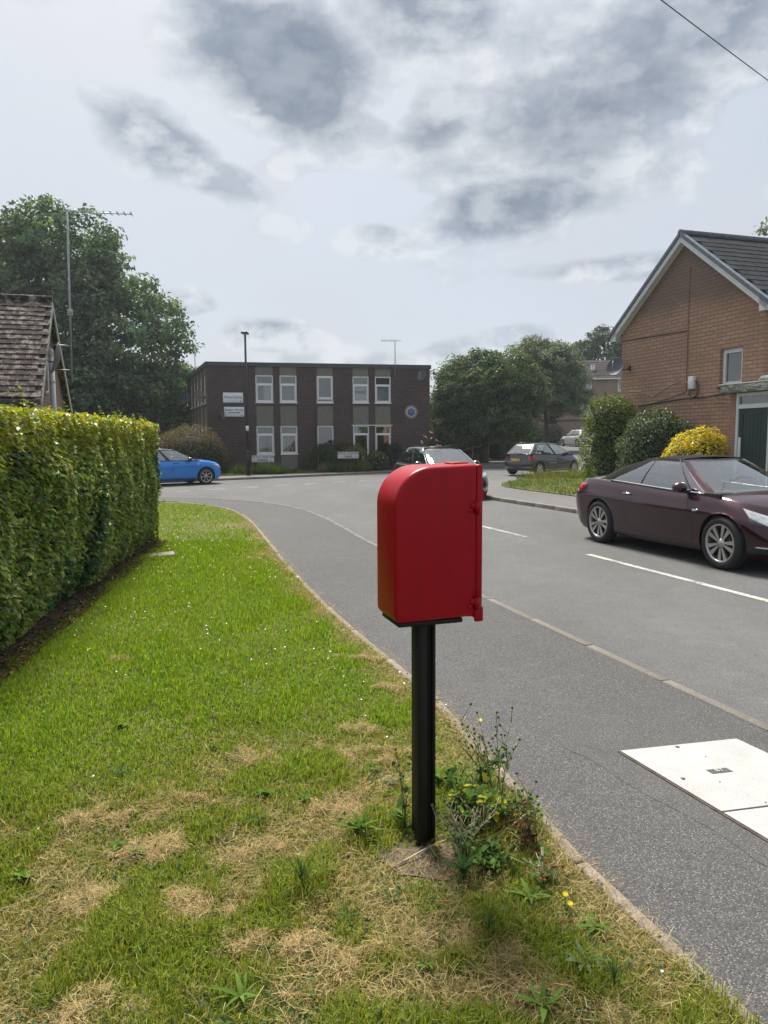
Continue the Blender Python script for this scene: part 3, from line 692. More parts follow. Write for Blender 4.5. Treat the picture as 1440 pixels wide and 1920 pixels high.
def window(w, parent, a0, a1, z0, z1, rec=.05, transom=None, sash=True, fr=.06, curtain=None, room='room', sill=True, mullion=None, low=None, tilt=0, sashes=None):
    """frame with its sashes, panes, sill, whatever hangs behind, and the dark room"""
    mb = MB(); d0, d1 = rec, rec+.06
    w.bar(mb, a0, a0+fr, d0, d1, z0, z1); w.bar(mb, a1-fr, a1, d0, d1, z0, z1); w.bar(mb, a0+fr, a1-fr, d0, d1, z1-fr, z1); w.bar(mb, a0+fr, a1-fr, d0, d1, z0, z0+fr)
    cells = []; zt = z1-fr; zb = z0+fr
    if transom: w.bar(mb, a0+fr, a1-fr, d0-.004, d1, transom-.03, transom+.03); cells.append((a0+fr, a1-fr, transom+.03, zt)); zt = transom-.03
    if low: w.bar(mb, a0+fr, a1-fr, d0-.004, d1, low-.03, low+.03); cells.append((a0+fr, a1-fr, zb, low-.03)); zb = low+.03
    if mullion:
        w.bar(mb, mullion-.03, mullion+.03, d0-.003, d1, z0+fr, z1-fr)
        for c in list(cells): cells.remove(c); cells += [(c[0], mullion-.03, c[2], c[3]), (mullion+.03, c[1], c[2], c[3])]
        mains = [(a0+fr, mullion-.03, zb, zt), (mullion+.03, a1-fr, zb, zt)]
    else: mains = [(a0+fr, a1-fr, zb, zt)]
    win = mb.build('window', M['white_upvc'], parent)
    for (x0, x1, y0, y1) in mains:
        if sash:
            sb = MB(); k = .05; w.bar(sb, x0+.002, x0+k, d0-.018, d0+.05, y0+.002, y1-.002); w.bar(sb, x1-k, x1-.002, d0-.018, d0+.05, y0+.002, y1-.002); w.bar(sb, x0+k, x1-k, d0-.018, d0+.05, y1-k, y1-.002); w.bar(sb, x0+k, x1-k, d0-.018, d0+.05, y0+.002, y0+k)
            sb.build('sash', M['white_upvc'], win); cells.append((x0+k, x1-k, y0+k, y1-k))
        else: cells.append((x0, x1, y0, y1))
    for (x0, x1, y0, y1) in cells:
        p = MB(); p.quad(w(x0, d0+.03, y0), w(x1, d0+.03, y0), w(x1, d0+.03+random.uniform(-.004, .006), y1), w(x0, d0+.03, y1)); p.build('pane', M['pane'], win)
    r = MB(); dd = .9
    r.quad(w(a0, dd, z0), w(a1, dd, z0), w(a1, dd, z1), w(a0, dd, z1)); r.quad(w(a0, d1, z0), w(a0, dd, z0), w(a0, dd, z1), w(a0, d1, z1)); r.quad(w(a1, d1, z0), w(a1, dd, z0), w(a1, dd, z1), w(a1, d1, z1))
    r.quad(w(a0, d1, z0), w(a1, d1, z0), w(a1, dd, z0), w(a0, dd, z0)); r.quad(w(a0, d1, z1), w(a1, d1, z1), w(a1, dd, z1), w(a0, dd, z1)); r.build('room', M[room], win)
    if sill:
        sm = MB(); w.bar(sm, a0-.03, a1+.03, -.035, d0+.02, z0-.045, z0-.002); sm.build('sill', M['white_upvc'], win)
    for cu in (curtain or []):
        c0, c1, y0, y1, mat, amp = cu; n = max(6, int((c1-c0)/.025)); m = MB()
        G = [[w(c0+(c1-c0)*i/n, d1+.07+amp*math.sin(i*1.25+c0*9), y0 if j == 0 else y1) for j in (0, 1)] for i in range(n+1)]
        m.grid(G); m.build('curtain', M[mat], win)
    return win
def dish(name, label, loc, aim, r, mat, arm=None, group=None, parent_mat='grey_metal', foot=None):
    """aim = direction the dish looks; foot = vector from dish back to its wall plate"""
    root = tag(empty(name, loc), label, 'satellite dish', group); q = Vector(aim).normalized().to_track_quat('Z', 'Y').to_matrix()
    prof = [(r*k/6, .14*r*(k/6)**2*2.2) for k in range(7)]; m = MB()
    vs = []; m.lathe(prof, 22); m.lathe([(p, h-.008) for p, h in prof], 22); m.lathe([(r, prof[-1][1]), (r*1.03, prof[-1][1]+.004), (r*1.02, prof[-1][1]-.012), (r, prof[-1][1]-.008)], 22)
    m.v = [tuple(q @ Vector((p[0], p[1]*1.08, p[2]))) for p in m.v]; m.build('reflector', M[mat], root)
    m = MB(); tip = q @ Vector((0, r*.25, r*1.05)); m.tube([q @ Vector((0, -r, .3*r)), q @ Vector((0, -r*.85, r*.7)), tip], .008, 6); m.tube([tip, tip + q @ Vector((0, 0, -.07))], .024, 8); m.build('feed_arm', M[parent_mat], root)
    if foot is not None:
        f = Vector(foot); m = MB(); m.tube([(0, 0, -.01), f*.5 + Vector((0, 0, -.05)), f], .016, 6); m.box(f, (.05, .05, .14)); m.build('bracket', M['black_metal'], root)
    return root
def yagi(name, label, base, top, boom_dir, boom_len, n, el, mat='grey_metal', arms=(), group=None, vert=False, reflector=True, back=.12):
    base = Vector(base); root = tag(empty(name, base), label, 'aerial', group); top = Vector(top)-base; b = Vector(boom_dir).normalized()
    MB().tube([(0, 0, 0), top], .024, 8).build('mast', M[mat], root)
    MB().tube([top - b*back, top + b*boom_len], .011, 6).build('boom', M[mat], root)
    side = Vector((0, 0, 1)) if vert else b.cross(Vector((0, 0, 1))).normalized()
    for i in range(n):
        p = top - b*(back-.12) + b*((boom_len+back-.12)*(.14 + .86*i/(n-1))); q = side + Vector((0, 0, .0))
        m = MB(); m.tube([p - q*el/2, p + q*el/2], .009, 5); m.tube([p + Vector((0, 0, -.02)), p + Vector((0, 0, .05))], .009, 5); m.build('element', M[mat], root)
    if reflector:
        m = MB()
        for s in (-1, 1):
            for k in range(3):
                c = top - b*(.05+.05*k) + Vector((0, 0, s*(.05+.06*k))); m.tube([c - side*el*.6, c + side*el*.6], .006, 5)
            m.tube([top, top - b*.18 + Vector((0, 0, s*.2))], .008, 5)
        m.build('reflector', M[mat], root)
    for a, e in arms:
        m = MB(); m.tube([Vector(a)-base, Vector(e)-base], .016, 6); m.build('bracket', M[mat], root)
    return root

# ---------------------------------------------------------------- flat-roofed flats
def flats():
    ang = math.atan2(.2143, .977); A = (-8.9, 37.8)
    root = tag(empty('flats', (A[0], A[1], 0), ang), 'two-storey flat-roofed flats of dark purple brick with grey panels', 'building')
    Lf = 11.68; H = 5.58; BK = (-1.35, 9.72)
    F = Wall((0, 0), (Lf, 0)); Lw = Wall(BK, (0, 0)); Rw = Wall((Lf, 0), (Lf+BK[0], BK[1])); Bw = Wall((Lf+BK[0], BK[1]), BK)
    bays = [(2.41, 3.31), (3.64, 4.52), (5.56, 6.42), (7.46, 8.33), (8.66, 9.53)]
    ops = []
    for i, (a, b) in enumerate(bays): ops += [(a, b, .02, 3.40), (a, b, 3.53, 5.38)]
    F.skin(m := MB(), -.2, H-.2, ops, .06); m.build('wall', M['brick_dark'], root)
    lops = []
    lbays = [(Lw.len-1.55-k*1.62, Lw.len-.75-k*1.62) for k in range(5)]
    for a, b in lbays: lops += [(a, b, .02, 3.40), (a, b, 3.53, 5.38)]
    Lw.skin(m := MB(), -.2, H-.2, lops, .06); m.build('wall', M['brick_dark'], root)
    Rw.skin(m := MB(), -.2, H-.2); m.build('wall', M['brick_dark'], root); Bw.skin(m := MB(), -.2, H-.2); m.build('wall', M['brick_dark'], root)
    for w in (F, Lw, Rw, Bw):                               # roof edge and floor band
        m = MB(); w.bar(m, -.05, w.len+.05, -.06, .2, H-.2, H); m.build('fascia', M['fascia'], root)
    for w in (F, Lw):
        m = MB(); w.bar(m, -.012, w.len+.012, -.018, .02, 3.40, 3.50); m.build('string_course', M['brick_dark'], root)
    m = MB(); m.prism([(.1, .1), (Lf-.1, .1), (Lf+BK[0]-.1, BK[1]-.1), (BK[0]+.1, BK[1]-.1)], H-.12, H-.06); m.build('roof', M['felt'], root)
    def panel(w, a, b, z0, z1):
        m = MB(); w.bar(m, a+.012, b-.012, .025, .09, z0, z1); m.build('panel', M['panel'], root)
    for i, (a, b) in enumerate(bays):
        panel(F, a, b, 4.95, 5.38); panel(F, a, b, 2.36, 3.395)
        if i == 2:
            window(F, root, a, b, 3.56, 4.94, low=3.76, sash=True, sill=True); window(F, root, a, b, .3, 2.35, sash=False, sill=False); panel(F, a, b, .02, .29)
        else:
            cu = {0: [(a+.42, b-.1, 3.62, 4.5, 'net', .012)], 1: [(a+.1, b-.1, 3.62, 4.5, 'room_light', .006)], 3: [(a+.1, b-.1, 4.2, 4.5, 'net', .004), (a+.1, b-.1, 3.62, 4.05, 'net', .02)], 4: [(a+.1, b-.1, 3.62, 4.5, 'net', .012)]}[i]
            window(F, root, a, b, 3.56, 4.94, transom=4.5, curtain=cu, room='room_light')
            cu = {0: [(a+.1, a+.42, .95, 1.9, 'curtain_beige', .02), (b-.3, b-.1, .95, 1.9, 'curtain_beige', .02)], 1: [(a+.1, b-.1, .95, 1.9, 'curtain_beige', .03)], 3: [(a+.08, b-.08, 1.98, 2.28, 'curtain_beige', .01)], 4: [(a+.5, b-.2, 1.98, 2.28, 'net', .01)]}[i]
            if i < 2: window(F, root, a, b, .9, 2.35, transom=1.93, curtain=cu); panel(F, a, b, .02, .85)
            else: window(F, root, a, b, .62, 2.35, transom=1.93, curtain=cu, sash=True); panel(F, a, b, .02, .57)
    for k, (a, b) in enumerate(lbays):
        panel(Lw, a, b, 4.95, 5.38); panel(Lw, a, b, 2.36, 3.395); panel(Lw, a, b, .02, .85)
        window(Lw, root, a, b, 3.56, 4.94, transom=4.5, curtain=[(a+.1, b-.1, 3.62, 4.5, 'net', .01)]); window(Lw, root, a, b, .9, 2.35, transom=1.93, curtain=[(a+.1, b-.1, .95, 1.9, 'net', .01)])
    m = MB(); F.bar(m, 7.40, 9.6, -.03, .0, 2.355, 2.40); m.build('drip_rail', M['white_upvc'], root)
    for a, z in ((4.63, 2.15), (10.75, 2.9), (4.9, 4.7)):
        m = MB(); F.bar(m, a, a+.13, -.03, .002, z, z+.17); m.build('vent', M['fascia'], root)
    m = MB(); m.tube([F(5.47, -.05, .1), F(5.47, -.05, 3.2)], .03, 7); m.build('waste_pipe', M['lamp_black'], root)
    T = Matrix.Translation((A[0], A[1], 0)) @ Matrix.Rotation(ang, 4, 'Z')
    def W3(a, d, z): return T @ F(a, d, z)
    face = Matrix.Rotation(ang, 4, 'Z') @ Matrix.Rotation(math.pi/2, 4, 'X')
    def text(parent, body, size, x, z, mat, sx=1.0, d=-.014, bold=0):
        me = text_mesh(body, size, mat, sx, .001, bold); inst('lettering', me, parent, mtx=Matrix.Translation((x, d, z)) @ Matrix.Rotation(math.pi/2, 4, 'X'))
    # two notice boards on the wall
    for (a0, a1, z0, z1, lab) in ((.77, 1.77, 3.54, 4.04, 'white wall sign reading Painted Fabrics on the dark brick flats'), (.81, 1.81, 2.83, 3.32, 'white wall sign reading Entrance this way with black arrow')):
        s = tag(empty('wall_sign', W3((a0+a1)/2, -.02, z0), ang), lab, 'sign'); w_, h_ = a1-a0, z1-z0
        MB().box((0, 0, h_/2), (w_, .025, h_), bev=.004).build('board', M['sign_white'], s)
        MB().box((w_*.43-.05, -.0145, .06), (.1, .003, .035)).build('logo', M['ink'], s)
        if 'Painted' in lab:
            text(s, 'Painted Fabrics', .175, 0, h_*.54, M['ink_teal'], .78, bold=.003); MB().box((0, -.0145, h_*.13), (.32, .003, .012)).build('print_line', M['grey_metal'], s)
        else:
            text(s, 'Entrance this way', .155, 0, h_*.7, M['ink_teal'], .78, bold=.004)
            MB().box((-.06, -.0145, h_*.4), (.5, .003, .032)).prism([(.19, -.04), (.32, 0), (.19, .04)], -.0015, .0015, mtx=Matrix.Translation((0, -.0145, h_*.4)) @ Matrix.Rotation(math.pi/2, 4, 'X')).build('arrow', M['ink'], s)
    # round commemorative plaque set in a ring of tan bricks
    s = tag(empty('wall_plaque', W3(10.63, -.02, 3.08), ang), 'round blue plaque in a ring of tan bricks on the flats', 'plaque')
    MB().lathe([(0, -.02), (.215, -.02), (.215, .02)], 32, 'y').build('disc', M['plaque_blue'], s)
    MB().lathe([(.215, -.024), (.245, -.024), (.245, .02), (.215, .02), (.215, -.024)], 32, 'y').build('rim', M['sign_white'], s)
    for k in range(18):
        a = 2*math.pi*k/18; m = MB(); w = .085
        m.box((0, 0, 0), (.105, .05, w), rot=Matrix.Rotation(-a, 3, 'Y'), bev=.005); inst('ring_brick', m.mesh('ring_brick', M['tan_brick']), s, (.305*math.cos(a), 0, .305*math.sin(a)))
    for z, w in ((.12, .13), (.09, .12), (.02, .26), (-.02, .24), (-.06, .26), (-.11, .18), (-.145, .12)):
        MB().box((0, -.0215, z), (w, .003, .014)).build('print_line', M['plaque_print'], s)
    R3 = Matrix.Rotation(ang, 3, 'Z')
    dish('satellite_dish', 'grey satellite dish high on the flats beside the roof corner', W3(11.18, -.28, 4.98), R3 @ Vector((-.75, -.6, .35)), .27, 'dish_grey', foot=R3 @ Vector((.1, .27, -.02)))
    dish('satellite_dish', 'grey satellite dish on the flats beside the Entrance sign', W3(.62, -.3, 2.9), R3 @ Vector((.95, -.25, .3)), .27, 'dish_grey', foot=R3 @ Vector((-.1, .29, -.1)))
    dish('satellite_dish', 'rust-tinted satellite dish on the side wall of the flats', T @ Lw(Lw.len-1.0, -.35, 3.9), R3 @ Vector((.55, -.75, .3)), .29, 'dish_rust', foot=(T.to_3x3() @ (Lw.n*.34)) + Vector((0, 0, -.05)))
    dish('satellite_dish', 'grey satellite dish at the far end of the side wall of the flats', T @ Lw(2.0, -.35, 4.2), R3 @ Vector((.4, -.8, .3)), .29, 'dish_grey', foot=(T.to_3x3() @ (Lw.n*.34)) + Vector((0, 0, -.05)))
    b = W3(9.75, -.06, 4.9); yagi('aerial', 'aerial with many short elements on mast at the roof edge of the flats', b, b + Vector((0, 0, 1.92)), (-.98, -.2, 0), .72, 12, .16, vert=True, reflector=False, back=.34, arms=[(b + Vector((0, 0, .1)), W3(9.75, .03, 5.0))])
    b = W3(-.75, 6.5, H-.1); yagi('aerial', 'tall thin aerial mast on the flat roof behind the flats corner', b, b + Vector((0, 0, 1.6)), (.95, .2, .02), .6, 7, .3, reflector=False)
    b = W3(.6, 7.5, H-.1); yagi('aerial', 'short tilted aerial on the flat roof behind the flats corner', b, b + Vector((0, 0, .55)), (.7, .2, .6), .5, 5, .3, reflector=False)
flats()

def side_block():                       # low block seen between the sycamore and the flats
    ang = R(14); o = Vector((-22.5, 63.0, 0)); root = tag(empty('flats', o, ang), 'brick flats with wide white windows half hidden behind the big tree', 'building')
    F = Wall((0, 0), (9.5, 0)); H = 5.6; bays = [(1.7, 3.1), (4.72, 6.35)]; ops = []
    for a, b in bays: ops += [(a, b, .1, 2.55), (a, b, 2.7, 5.38)]
    F.skin(m := MB(), -.3, H-.2, ops, .06); m.build('wall', M['brick_dark'], root)
    m = MB(); m.prism([(0, .01), (9.5, .01), (9.5, 8), (0, 8)], -.3, H-.2); m.f.pop(2); m.sm.pop(2); m.mi.pop(2); m.build('wall', M['brick_dark'], root)
    m = MB(); m.prism([(-.1, -.1), (9.6, -.1), (9.6, 8.1), (-.1, 8.1)], H-.2, H); m.build('roof', M['fascia'], root)
    for a, b in bays:
        for z0, z1, t in ((3.3, 4.85, 4.4), (.9, 2.5, 1.9)):
            window(F, root, a, b, z0, z1, transom=t, mullion=(a+b)/2, sash=False, curtain=[(a+.08, b-.08, z0+.08, t-.05, 'net', .01)])
        for z0, z1 in ((4.87, 5.38), (2.7, 3.25), (.1, .85)):
            m = MB(); F.bar(m, a+.01, b-.01, .025, .09, z0, z1); m.build('panel', M['panel'], root)
side_block()

# ---------------------------------------------------------------- tiled slope helper
def tiled_slope(root, origin, along, up, length, slope_len, gauge, width, mat, vis, thick=.022, lift=.03, name='roof_tile'):
    """origin = eaves corner; along = unit vector of the courses; up = unit vector up the slope; tiles within 'vis' metres of the origin are single parts"""
    a, u = Vector(along), Vector(up); n = a.cross(u).normalized()
    if n.z < 0: n = -n
    tl = gauge*1.35
    m = MB(); m.box((0, 0, 0), (width-.006, tl, thick)); m.v = [(x, y, z + (lift if y < 0 else 0)) for x, y, z in m.v]
    me = m.mesh(name, mat); q = Matrix((a, u, n)).transposed().to_4x4()
    rest = MB(); rows = int(slope_len/gauge); cols = int(length/width)
    for r in range(rows):
        off = (r % 2)*.5*width
        for c in range(cols):
            s = c*width + width/2 + off
            if s > length: continue
            p = Vector(origin) + a*s + u*(r*gauge + tl/2 - .04) + n*.02
            mt = Matrix.Translation(p) @ q @ Matrix.Rotation(random.uniform(-.012, .012), 4, 'Z') @ Matrix.Rotation(random.uniform(-.012, .01), 4, 'Y')
            if s < vis: inst(name, me, root, mtx=mt)
            else: rest.add([mt @ Vector(v) for v in m.v], m.f)
    if rest.v: tag(rest.build('roof_tile_field', mat, root), kind='stuff')

# ---------------------------------------------------------------- orange brick house, gable to the street
def gable_house():
    u_l, u_a, u_r = 19.95, 17.15, 14.35; V0 = 14.3; ze, za = 4.95, 7.05
    o = xy(u_l, V0); root = tag(empty('gable_house', (o[0], o[1], 0), math.atan2(-D.y, -D.x)), 'orange brick house with its gable end to the street and slate roof', 'house')
    # local: x = -u (0 at far-left corner), y = +v inwards
    Wd = u_l-u_r; F = Wall((0, 0), (Wd, 0)); half = u_l-u_a; DEP = 11
    wx0, wx1, wz0, wz1 = u_l-15.78, u_l-15.02, 2.93, 3.88
    F.skin(m := MB(), -.1, ze, [(wx0, wx1, wz0, wz1)], .11)
    m.add([F(0, 0, ze), F(Wd, 0, ze), F(half, 0, za)], [(0, 1, 2)])
    Ls = Wall((0, DEP), (0, 0)); Ls.skin(m, -.1, ze); Rs = Wall((Wd, 0), (Wd, DEP)); Rs.skin(m, -.1, ze); Bk = Wall((Wd, DEP), (0, DEP)); Bk.skin(m, -.1, ze); m.add([F(0, DEP, ze), F(Wd, DEP, ze), F(half, DEP, za)], [(0, 1, 2)])
    m.build('wall', M['brick_orange'], root)
    window(F, root, wx0+.005, wx1-.005, wz0+.005, wz1-.005, rec=.1, transom=None, sash=True, fr=.055, sill=False)
    sm = MB(); F.bar(sm, wx0-.05, wx1+.03, -.03, .1, wz0-.06, wz0); sm.build('sill', M['brick_dark'], root)
    # roof slopes with overhang, bargeboards, dark verge
    oh = .2; pit = math.atan2(za-ze, half); c, s = math.cos(pit), math.sin(pit)
    ex = .28                                                     # eaves overhang
    for side in (-1, 1):
        eave = Vector((half + side*(half+ex), 0, ze - ex*math.tan(pit) + .06)); apex = Vector((half, 0, za+.06)); up = (apex-eave).normalized(); sl = (apex-eave).length
        m = MB(); nn = Vector((side*s, 0, c)); G = [[eave + Vector((0, y, 0)), apex + Vector((0, y, 0))] for y in (-oh, DEP+oh)]
        m.grid(G, False); m.build('roof', M['slate'], root)
        b = MB()                                                  # white barge board and the dark capping over it
        def board(mb, d0, d1, off, h):
            a0, a1 = eave + nn*off, apex + nn*off; vs = []
            for p in (a0, a1):
                for d in (d0, d1):
                    for k in (0, -h): vs.append(Vector((p.x, d, p.z + k)))
            mb.add(vs, [(0, 1, 3, 2), (4, 6, 7, 5), (0, 4, 5, 1), (2, 3, 7, 6), (0, 2, 6, 4), (1, 5, 7, 3)])
        board(b, -oh-.03, -oh, -.012, .2); b.build('barge_board', M['white_board'], root)
        sf = MB(); board(sf, -oh, -.002, -.13, .015); sf.build('soffit', M['white_board'], root)
        v = MB(); board(v, -oh-.075, -oh+.06, .05, .115); v.build('verge_cap', M['verge_grey'], root)
        if side == 1: tiled_slope(root, eave + Vector((0, -oh+.06, 0)), (0, 1, 0), up, DEP+oh*2-.1, sl-.04, .28, .3, M['slate'], 5.0, thick=.014, lift=.016, name='slate')
        f = MB(); f.box((eave.x - side*.1, DEP/2, eave.z-.1), (.03, DEP+.3, .16)); f.build('fascia_board', M['white_board'], root)
        g = MB(); g.tube([(eave.x+side*.05, -oh, eave.z-.05), (eave.x+side*.05, DEP+oh, eave.z-.05)], .055, 8); g.build('gutter', M['lamp_black'], root)
        e = MB(); e.prism([(eave.x-.02*side, eave.z-.19), (eave.x-.02*side, eave.z+.0), (half+side*half+side*.02, ze+.02), (half+side*half+side*.02, eave.z-.19)], 0, .03, mtx=Matrix.Translation((0, -oh, 0)) @ Matrix.Rotation(math.pi/2, 4, 'X')); e.build('box_end', M['white_board'], root)
    m = MB(); m.tube([(half, -oh-.06, za+.1), (half, DEP+oh, za+.1)], .09, 8); m.build('ridge', M['verge_grey'], root)
    # cables, conduit, junction box
    m = MB(); xl = u_l-17.0; m.box((xl, -.015, 4.55), (.022, .02, 3.35)); m.build('conduit', M['brick_porch'], root)
    m = MB(); m.tube([F(.02, -.015, 4.6), F(xl, -.015, 4.53)], .012, 5, False); m.build('cable', M['cable'], root)
    m = MB(); m.tube([F(.9, -.02, 2.58), F(xl, -.02, 2.7), F(xl+.6, -.025, 2.68), F(4.9, -.02, 2.78), F(5.3, -.02, 2.8)], .018, 6, False); m.tube([F(1.6, -.02, 2.62), F(xl, -.03, 2.86)], .01, 5, False); m.build('cable', M['cable'], root)
    m = MB(); m.tube([F(.5, -.02, 3.05), F(1.0, -.02, 3.0), F(1.6, -.02, 2.82), F(2.3, -.02, 3.1), F(xl-.05, -.02, 3.22), F(xl+.22, -.03, 2.95)], .011, 5, False); m.tube([F(3.9, -.02, 2.78), F(4.15, -.02, 2.55), F(4.6, -.02, 2.5), F(4.75, -.02, 2.75)], .011, 5, False); m.build('cable', M['cable_tan'], root)
    bx = u_l-16.77; m = MB(); m.box(F(bx+.06, -.06, 3.1), (.2, .12, .34), bev=.015); m.build('junction_box', M['white_board'], root)
    m = MB(); m.tube([F(bx-.05, -.03, 3.0), F(bx-.08, -.04, 2.8), F(bx+.05, -.05, 2.68), F(bx+.25, -.05, 2.75), F(bx+.27, -.04, 3.0), F(bx+.15, -.03, 3.15)], .016, 6, False); m.build('cable', M['cable'], root)
    # porch
    px0 = u_l-14.6; pd = -.72; P1 = Wall((px0, pd), (px0+3.4, pd)); Pl = Wall((px0, 0), (px0, pd)); top = 2.67
    fx0 = .17
    P1.skin(m := MB(), -.1, top, [(fx0, fx0+1.05, 0, top-.005)], .1); Pl.skin(m, -.1, top); Wall((px0+3.4, pd), (px0+3.4, 0)).skin(m, -.1, top); m.build('porch_wall', M['brick_porch'], root)
    m = MB(); m.box((px0+1.65, pd/2-.05, top+.1), (3.56, -pd+.28, .18), bev=.008); cp = m.build('canopy', M['canopy_paint'], root)
    m = MB(); m.box((px0+1.65, pd/2-.055, top+.205), (3.62, -pd+.34, .03), bev=.008); m.tube([(px0+.55, pd*.5, top+.25), (px0+.6, pd*.5, top+.33), (px0+2.6, pd*.5, top+.33)], .06, 8); m.build('canopy_felt', M['felt'], cp)
    fr = MB()
    for a, b, z0, z1 in ((fx0, fx0+.075, 0, top), (fx0+.975, fx0+1.05, 0, top), (fx0+.075, fx0+.975, top-.075, top), (fx0+.075, fx0+.975, 2.3, 2.4)): P1.bar(fr, a, b, .02, .1, z0, z1)
    fo = fr.build('door_frame', M['white_board'], root)
    p = MB(); p.quad(P1(fx0+.08, .07, 2.4), P1(fx0+.97, .07, 2.4), P1(fx0+.97, .07, top-.07), P1(fx0+.08, .07, top-.07)); p.build('pane', M['pane'], fo)
    p = MB(); p.quad(P1(fx0+.08, .6, 2.2), P1(fx0+.97, .6, 2.2), P1(fx0+.97, .6, top), P1(fx0+.08, .6, top)); p.build('room', M['room_light'], fo)
    dr = MB(); a0, a1 = fx0+.085, fx0+.965
    for a, b, z0, z1 in ((a0, a0+.11, .02, 2.29), (a1-.11, a1, .02, 2.29), (a0+.11, a1-.11, 2.17, 2.29), (a0+.11, a1-.11, .78, .98), (a0+.11, a1-.11, .02, .2)): P1.bar(dr, a, b, .05, .09, z0, z1)
    do = dr.build('door', M['door_green'], root); k = (a1-a0-.22)/6
    for i in range(6):
        for z0, z1 in ((.98, 2.17), (.2, .78)):
            b = MB(); P1.bar(b, a0+.11+i*k+.004, a0+.11+(i+1)*k-.004, .062, .085, z0, z1); b.build('board', M['door_green'], do)
    h = MB(); P1.bar(h, a0+.015, a0+.085, .025, .05, 1.15, 1.62); h.build('handle', M['white_board'], do)
    wp = Vector((*xy(19.72, 13.95), 3.78))
    dish('satellite_dish', 'large dark satellite dish on the corner of the orange brick house', wp, (-.62, -.66, .38), .27, 'dish_grey', foot=Vector((*xy(19.5, 14.28), 3.74))-wp)
gable_house()

# ---------------------------------------------------------------- bungalow behind the hedge
def bungalow():
    fi = R(17); d = Vector((-math.sin(fi), math.cos(fi), 0)); v = Vector((math.cos(fi), math.sin(fi), 0))
    a_near = Vector((-.4675*14.2, 14.2, 0)); zn, zap = 2.62, 4.62; run1, run2 = 2.15, 3.0; zf = 2.35
    root = tag(empty('bungalow', a_near, math.atan2(d.y, d.x)), 'brick bungalow with old lichened tile roof rising behind the hedge', 'house')
    # local x along the gable (away), y = left (into the house)
    LEN = 8.0; G = Wall((run1+run2, 0), (0, 0))
    m = MB(); P = [Vector((0, 0, -.1)), Vector((run1+run2, 0, -.1)), Vector((run1+run2, 0, zf)), Vector((run1, 0, zap-.08)), Vector((0, 0, zn))]
    m.add(P, [(0, 1, 2, 3, 4)]); m.add([p + Vector((0, LEN, 0)) for p in P], [(0, 1, 2, 3, 4)])
    m.quad((0, 0, -.1), (0, LEN, -.1), (0, LEN, zn), (0, 0, zn)); m.quad((run1+run2, 0, -.1), (run1+run2, LEN, -.1), (run1+run2, LEN, zf), (run1+run2, 0, zf)); m.build('wall', M['brick_brown'], root)
    apex = Vector((run1, 0, zap)); oh = .14
    for k, (ex, ez) in enumerate(((0, zn), (run1+run2, zf))):
        sgn = -1 if k == 0 else 1; sl = (zap-ez)/abs(ex-run1); eave = Vector((ex+sgn*.22, 0, ez-.22*sl + .03)); up = (apex-eave).normalized(); L_ = (apex-eave).length
        m = MB(); m.grid([[eave + Vector((0, y, 0)), apex + Vector((0, y, 0))] for y in (-oh, LEN)], False); m.build('roof', M['tile_old'], root)
        if k == 0: tiled_slope(root, eave + Vector((0, -oh-.03, 0)), (0, 1, 0), up, LEN, L_-.06, .165, .25, M['tile_old'], 2.2, thick=.02, lift=.022)
        b = MB(); nn = Vector((sgn*(zap-ez), 0, abs(ex-run1))).normalized()
        for (off, h, d0, d1) in ((-.02, .15, -oh-.025, -oh),):
            vs = []
            for p in (eave, apex):
                for dd in (d0, d1):
                    for kk in (0, -h): vs.append(Vector((p.x, dd, p.z+off+kk)))
            b.add(vs, [(0, 1, 3, 2), (4, 6, 7, 5), (0, 4, 5, 1), (2, 3, 7, 6), (0, 2, 6, 4), (1, 5, 7, 3)])
        b.build('barge_board', M['weathered_board'], root)
        g = MB(); g.box((eave.x+sgn*.04, LEN/2-oh, eave.z-.09), (.11, LEN, .1), bev=.01); g.build('gutter', M['dark_board'], root)
    m = MB(); m.tube([(run1, -oh-.02, zap+.03), (run1, LEN, zap+.03)], .09, 8); m.build('ridge', M['tile_old'], root)
    m = MB(); m.box((-.03, 1.6, zn-.42), (.06, 2.6, .36)); m.build('window_head', M['white_board'], root)
    m = MB(); m.quad((-.005, .35, 1.0), (-.005, 2.8, 1.0), (-.005, 2.8, zn-.6), (-.005, .35, zn-.6)); m.build('pane', M['room'], root)
    # soil pipe, small waste pipe
    m = MB(); x = run1*.9; m.tube([(x, -.1, 0), (x, -.1, 3.42)], .058, 12)
    for z in (2.1, 2.9): m.lathe([(.058, z-.03), (.066, z-.03), (.066, z+.03), (.058, z+.03)], 12, c=(x, -.1, 0))
    m.build('soil_pipe', M['pipe_grey'], root)
    m = MB(); m.lathe([(.045, 3.42), (.06, 3.5), (.05, 3.58), (.0, 3.6)], 10, c=(x, -.1, 0)); m.build('pipe_cage', M['weathered_board'], root)
    m = MB(); m.tube([(x-.28, -.05, 3.5), (x-.28, -.05, 2.75), (x-.36, -.05, 2.65), (x-.7, -.05, 2.62)], .024, 8); m.build('waste_pipe', M['pipe_grey'], root)
    T = Matrix.Translation(a_near) @ Matrix.Rotation(math.atan2(d.y, d.x), 4, 'Z')
    def w(x, y, z): return T @ Vector((x, y, z))
    dish('satellite_dish', 'satellite dish seen edge-on at the gable of the bungalow', w(.95, -.38, 3.28), (-.93, -.35, .25), .29, 'dish_grey', foot=w(1.4, -.05, 3.3)-w(.95, -.38, 3.28))
    b = w(run1+.55, -.42, 2.95); t = w(run1+.35, -.5, 6.62)
    yagi('aerial', 'tall television aerial on a mast bracketed to the bungalow gable', b, t, (.98, .12, -.01), 1.36, 9, .3, arms=[(w(run1+.5, -.46, 3.75), w(run1+.35, 0, 3.75)), (w(run1+.54, -.44, 3.22), w(run1+.6, 0, 3.22))])
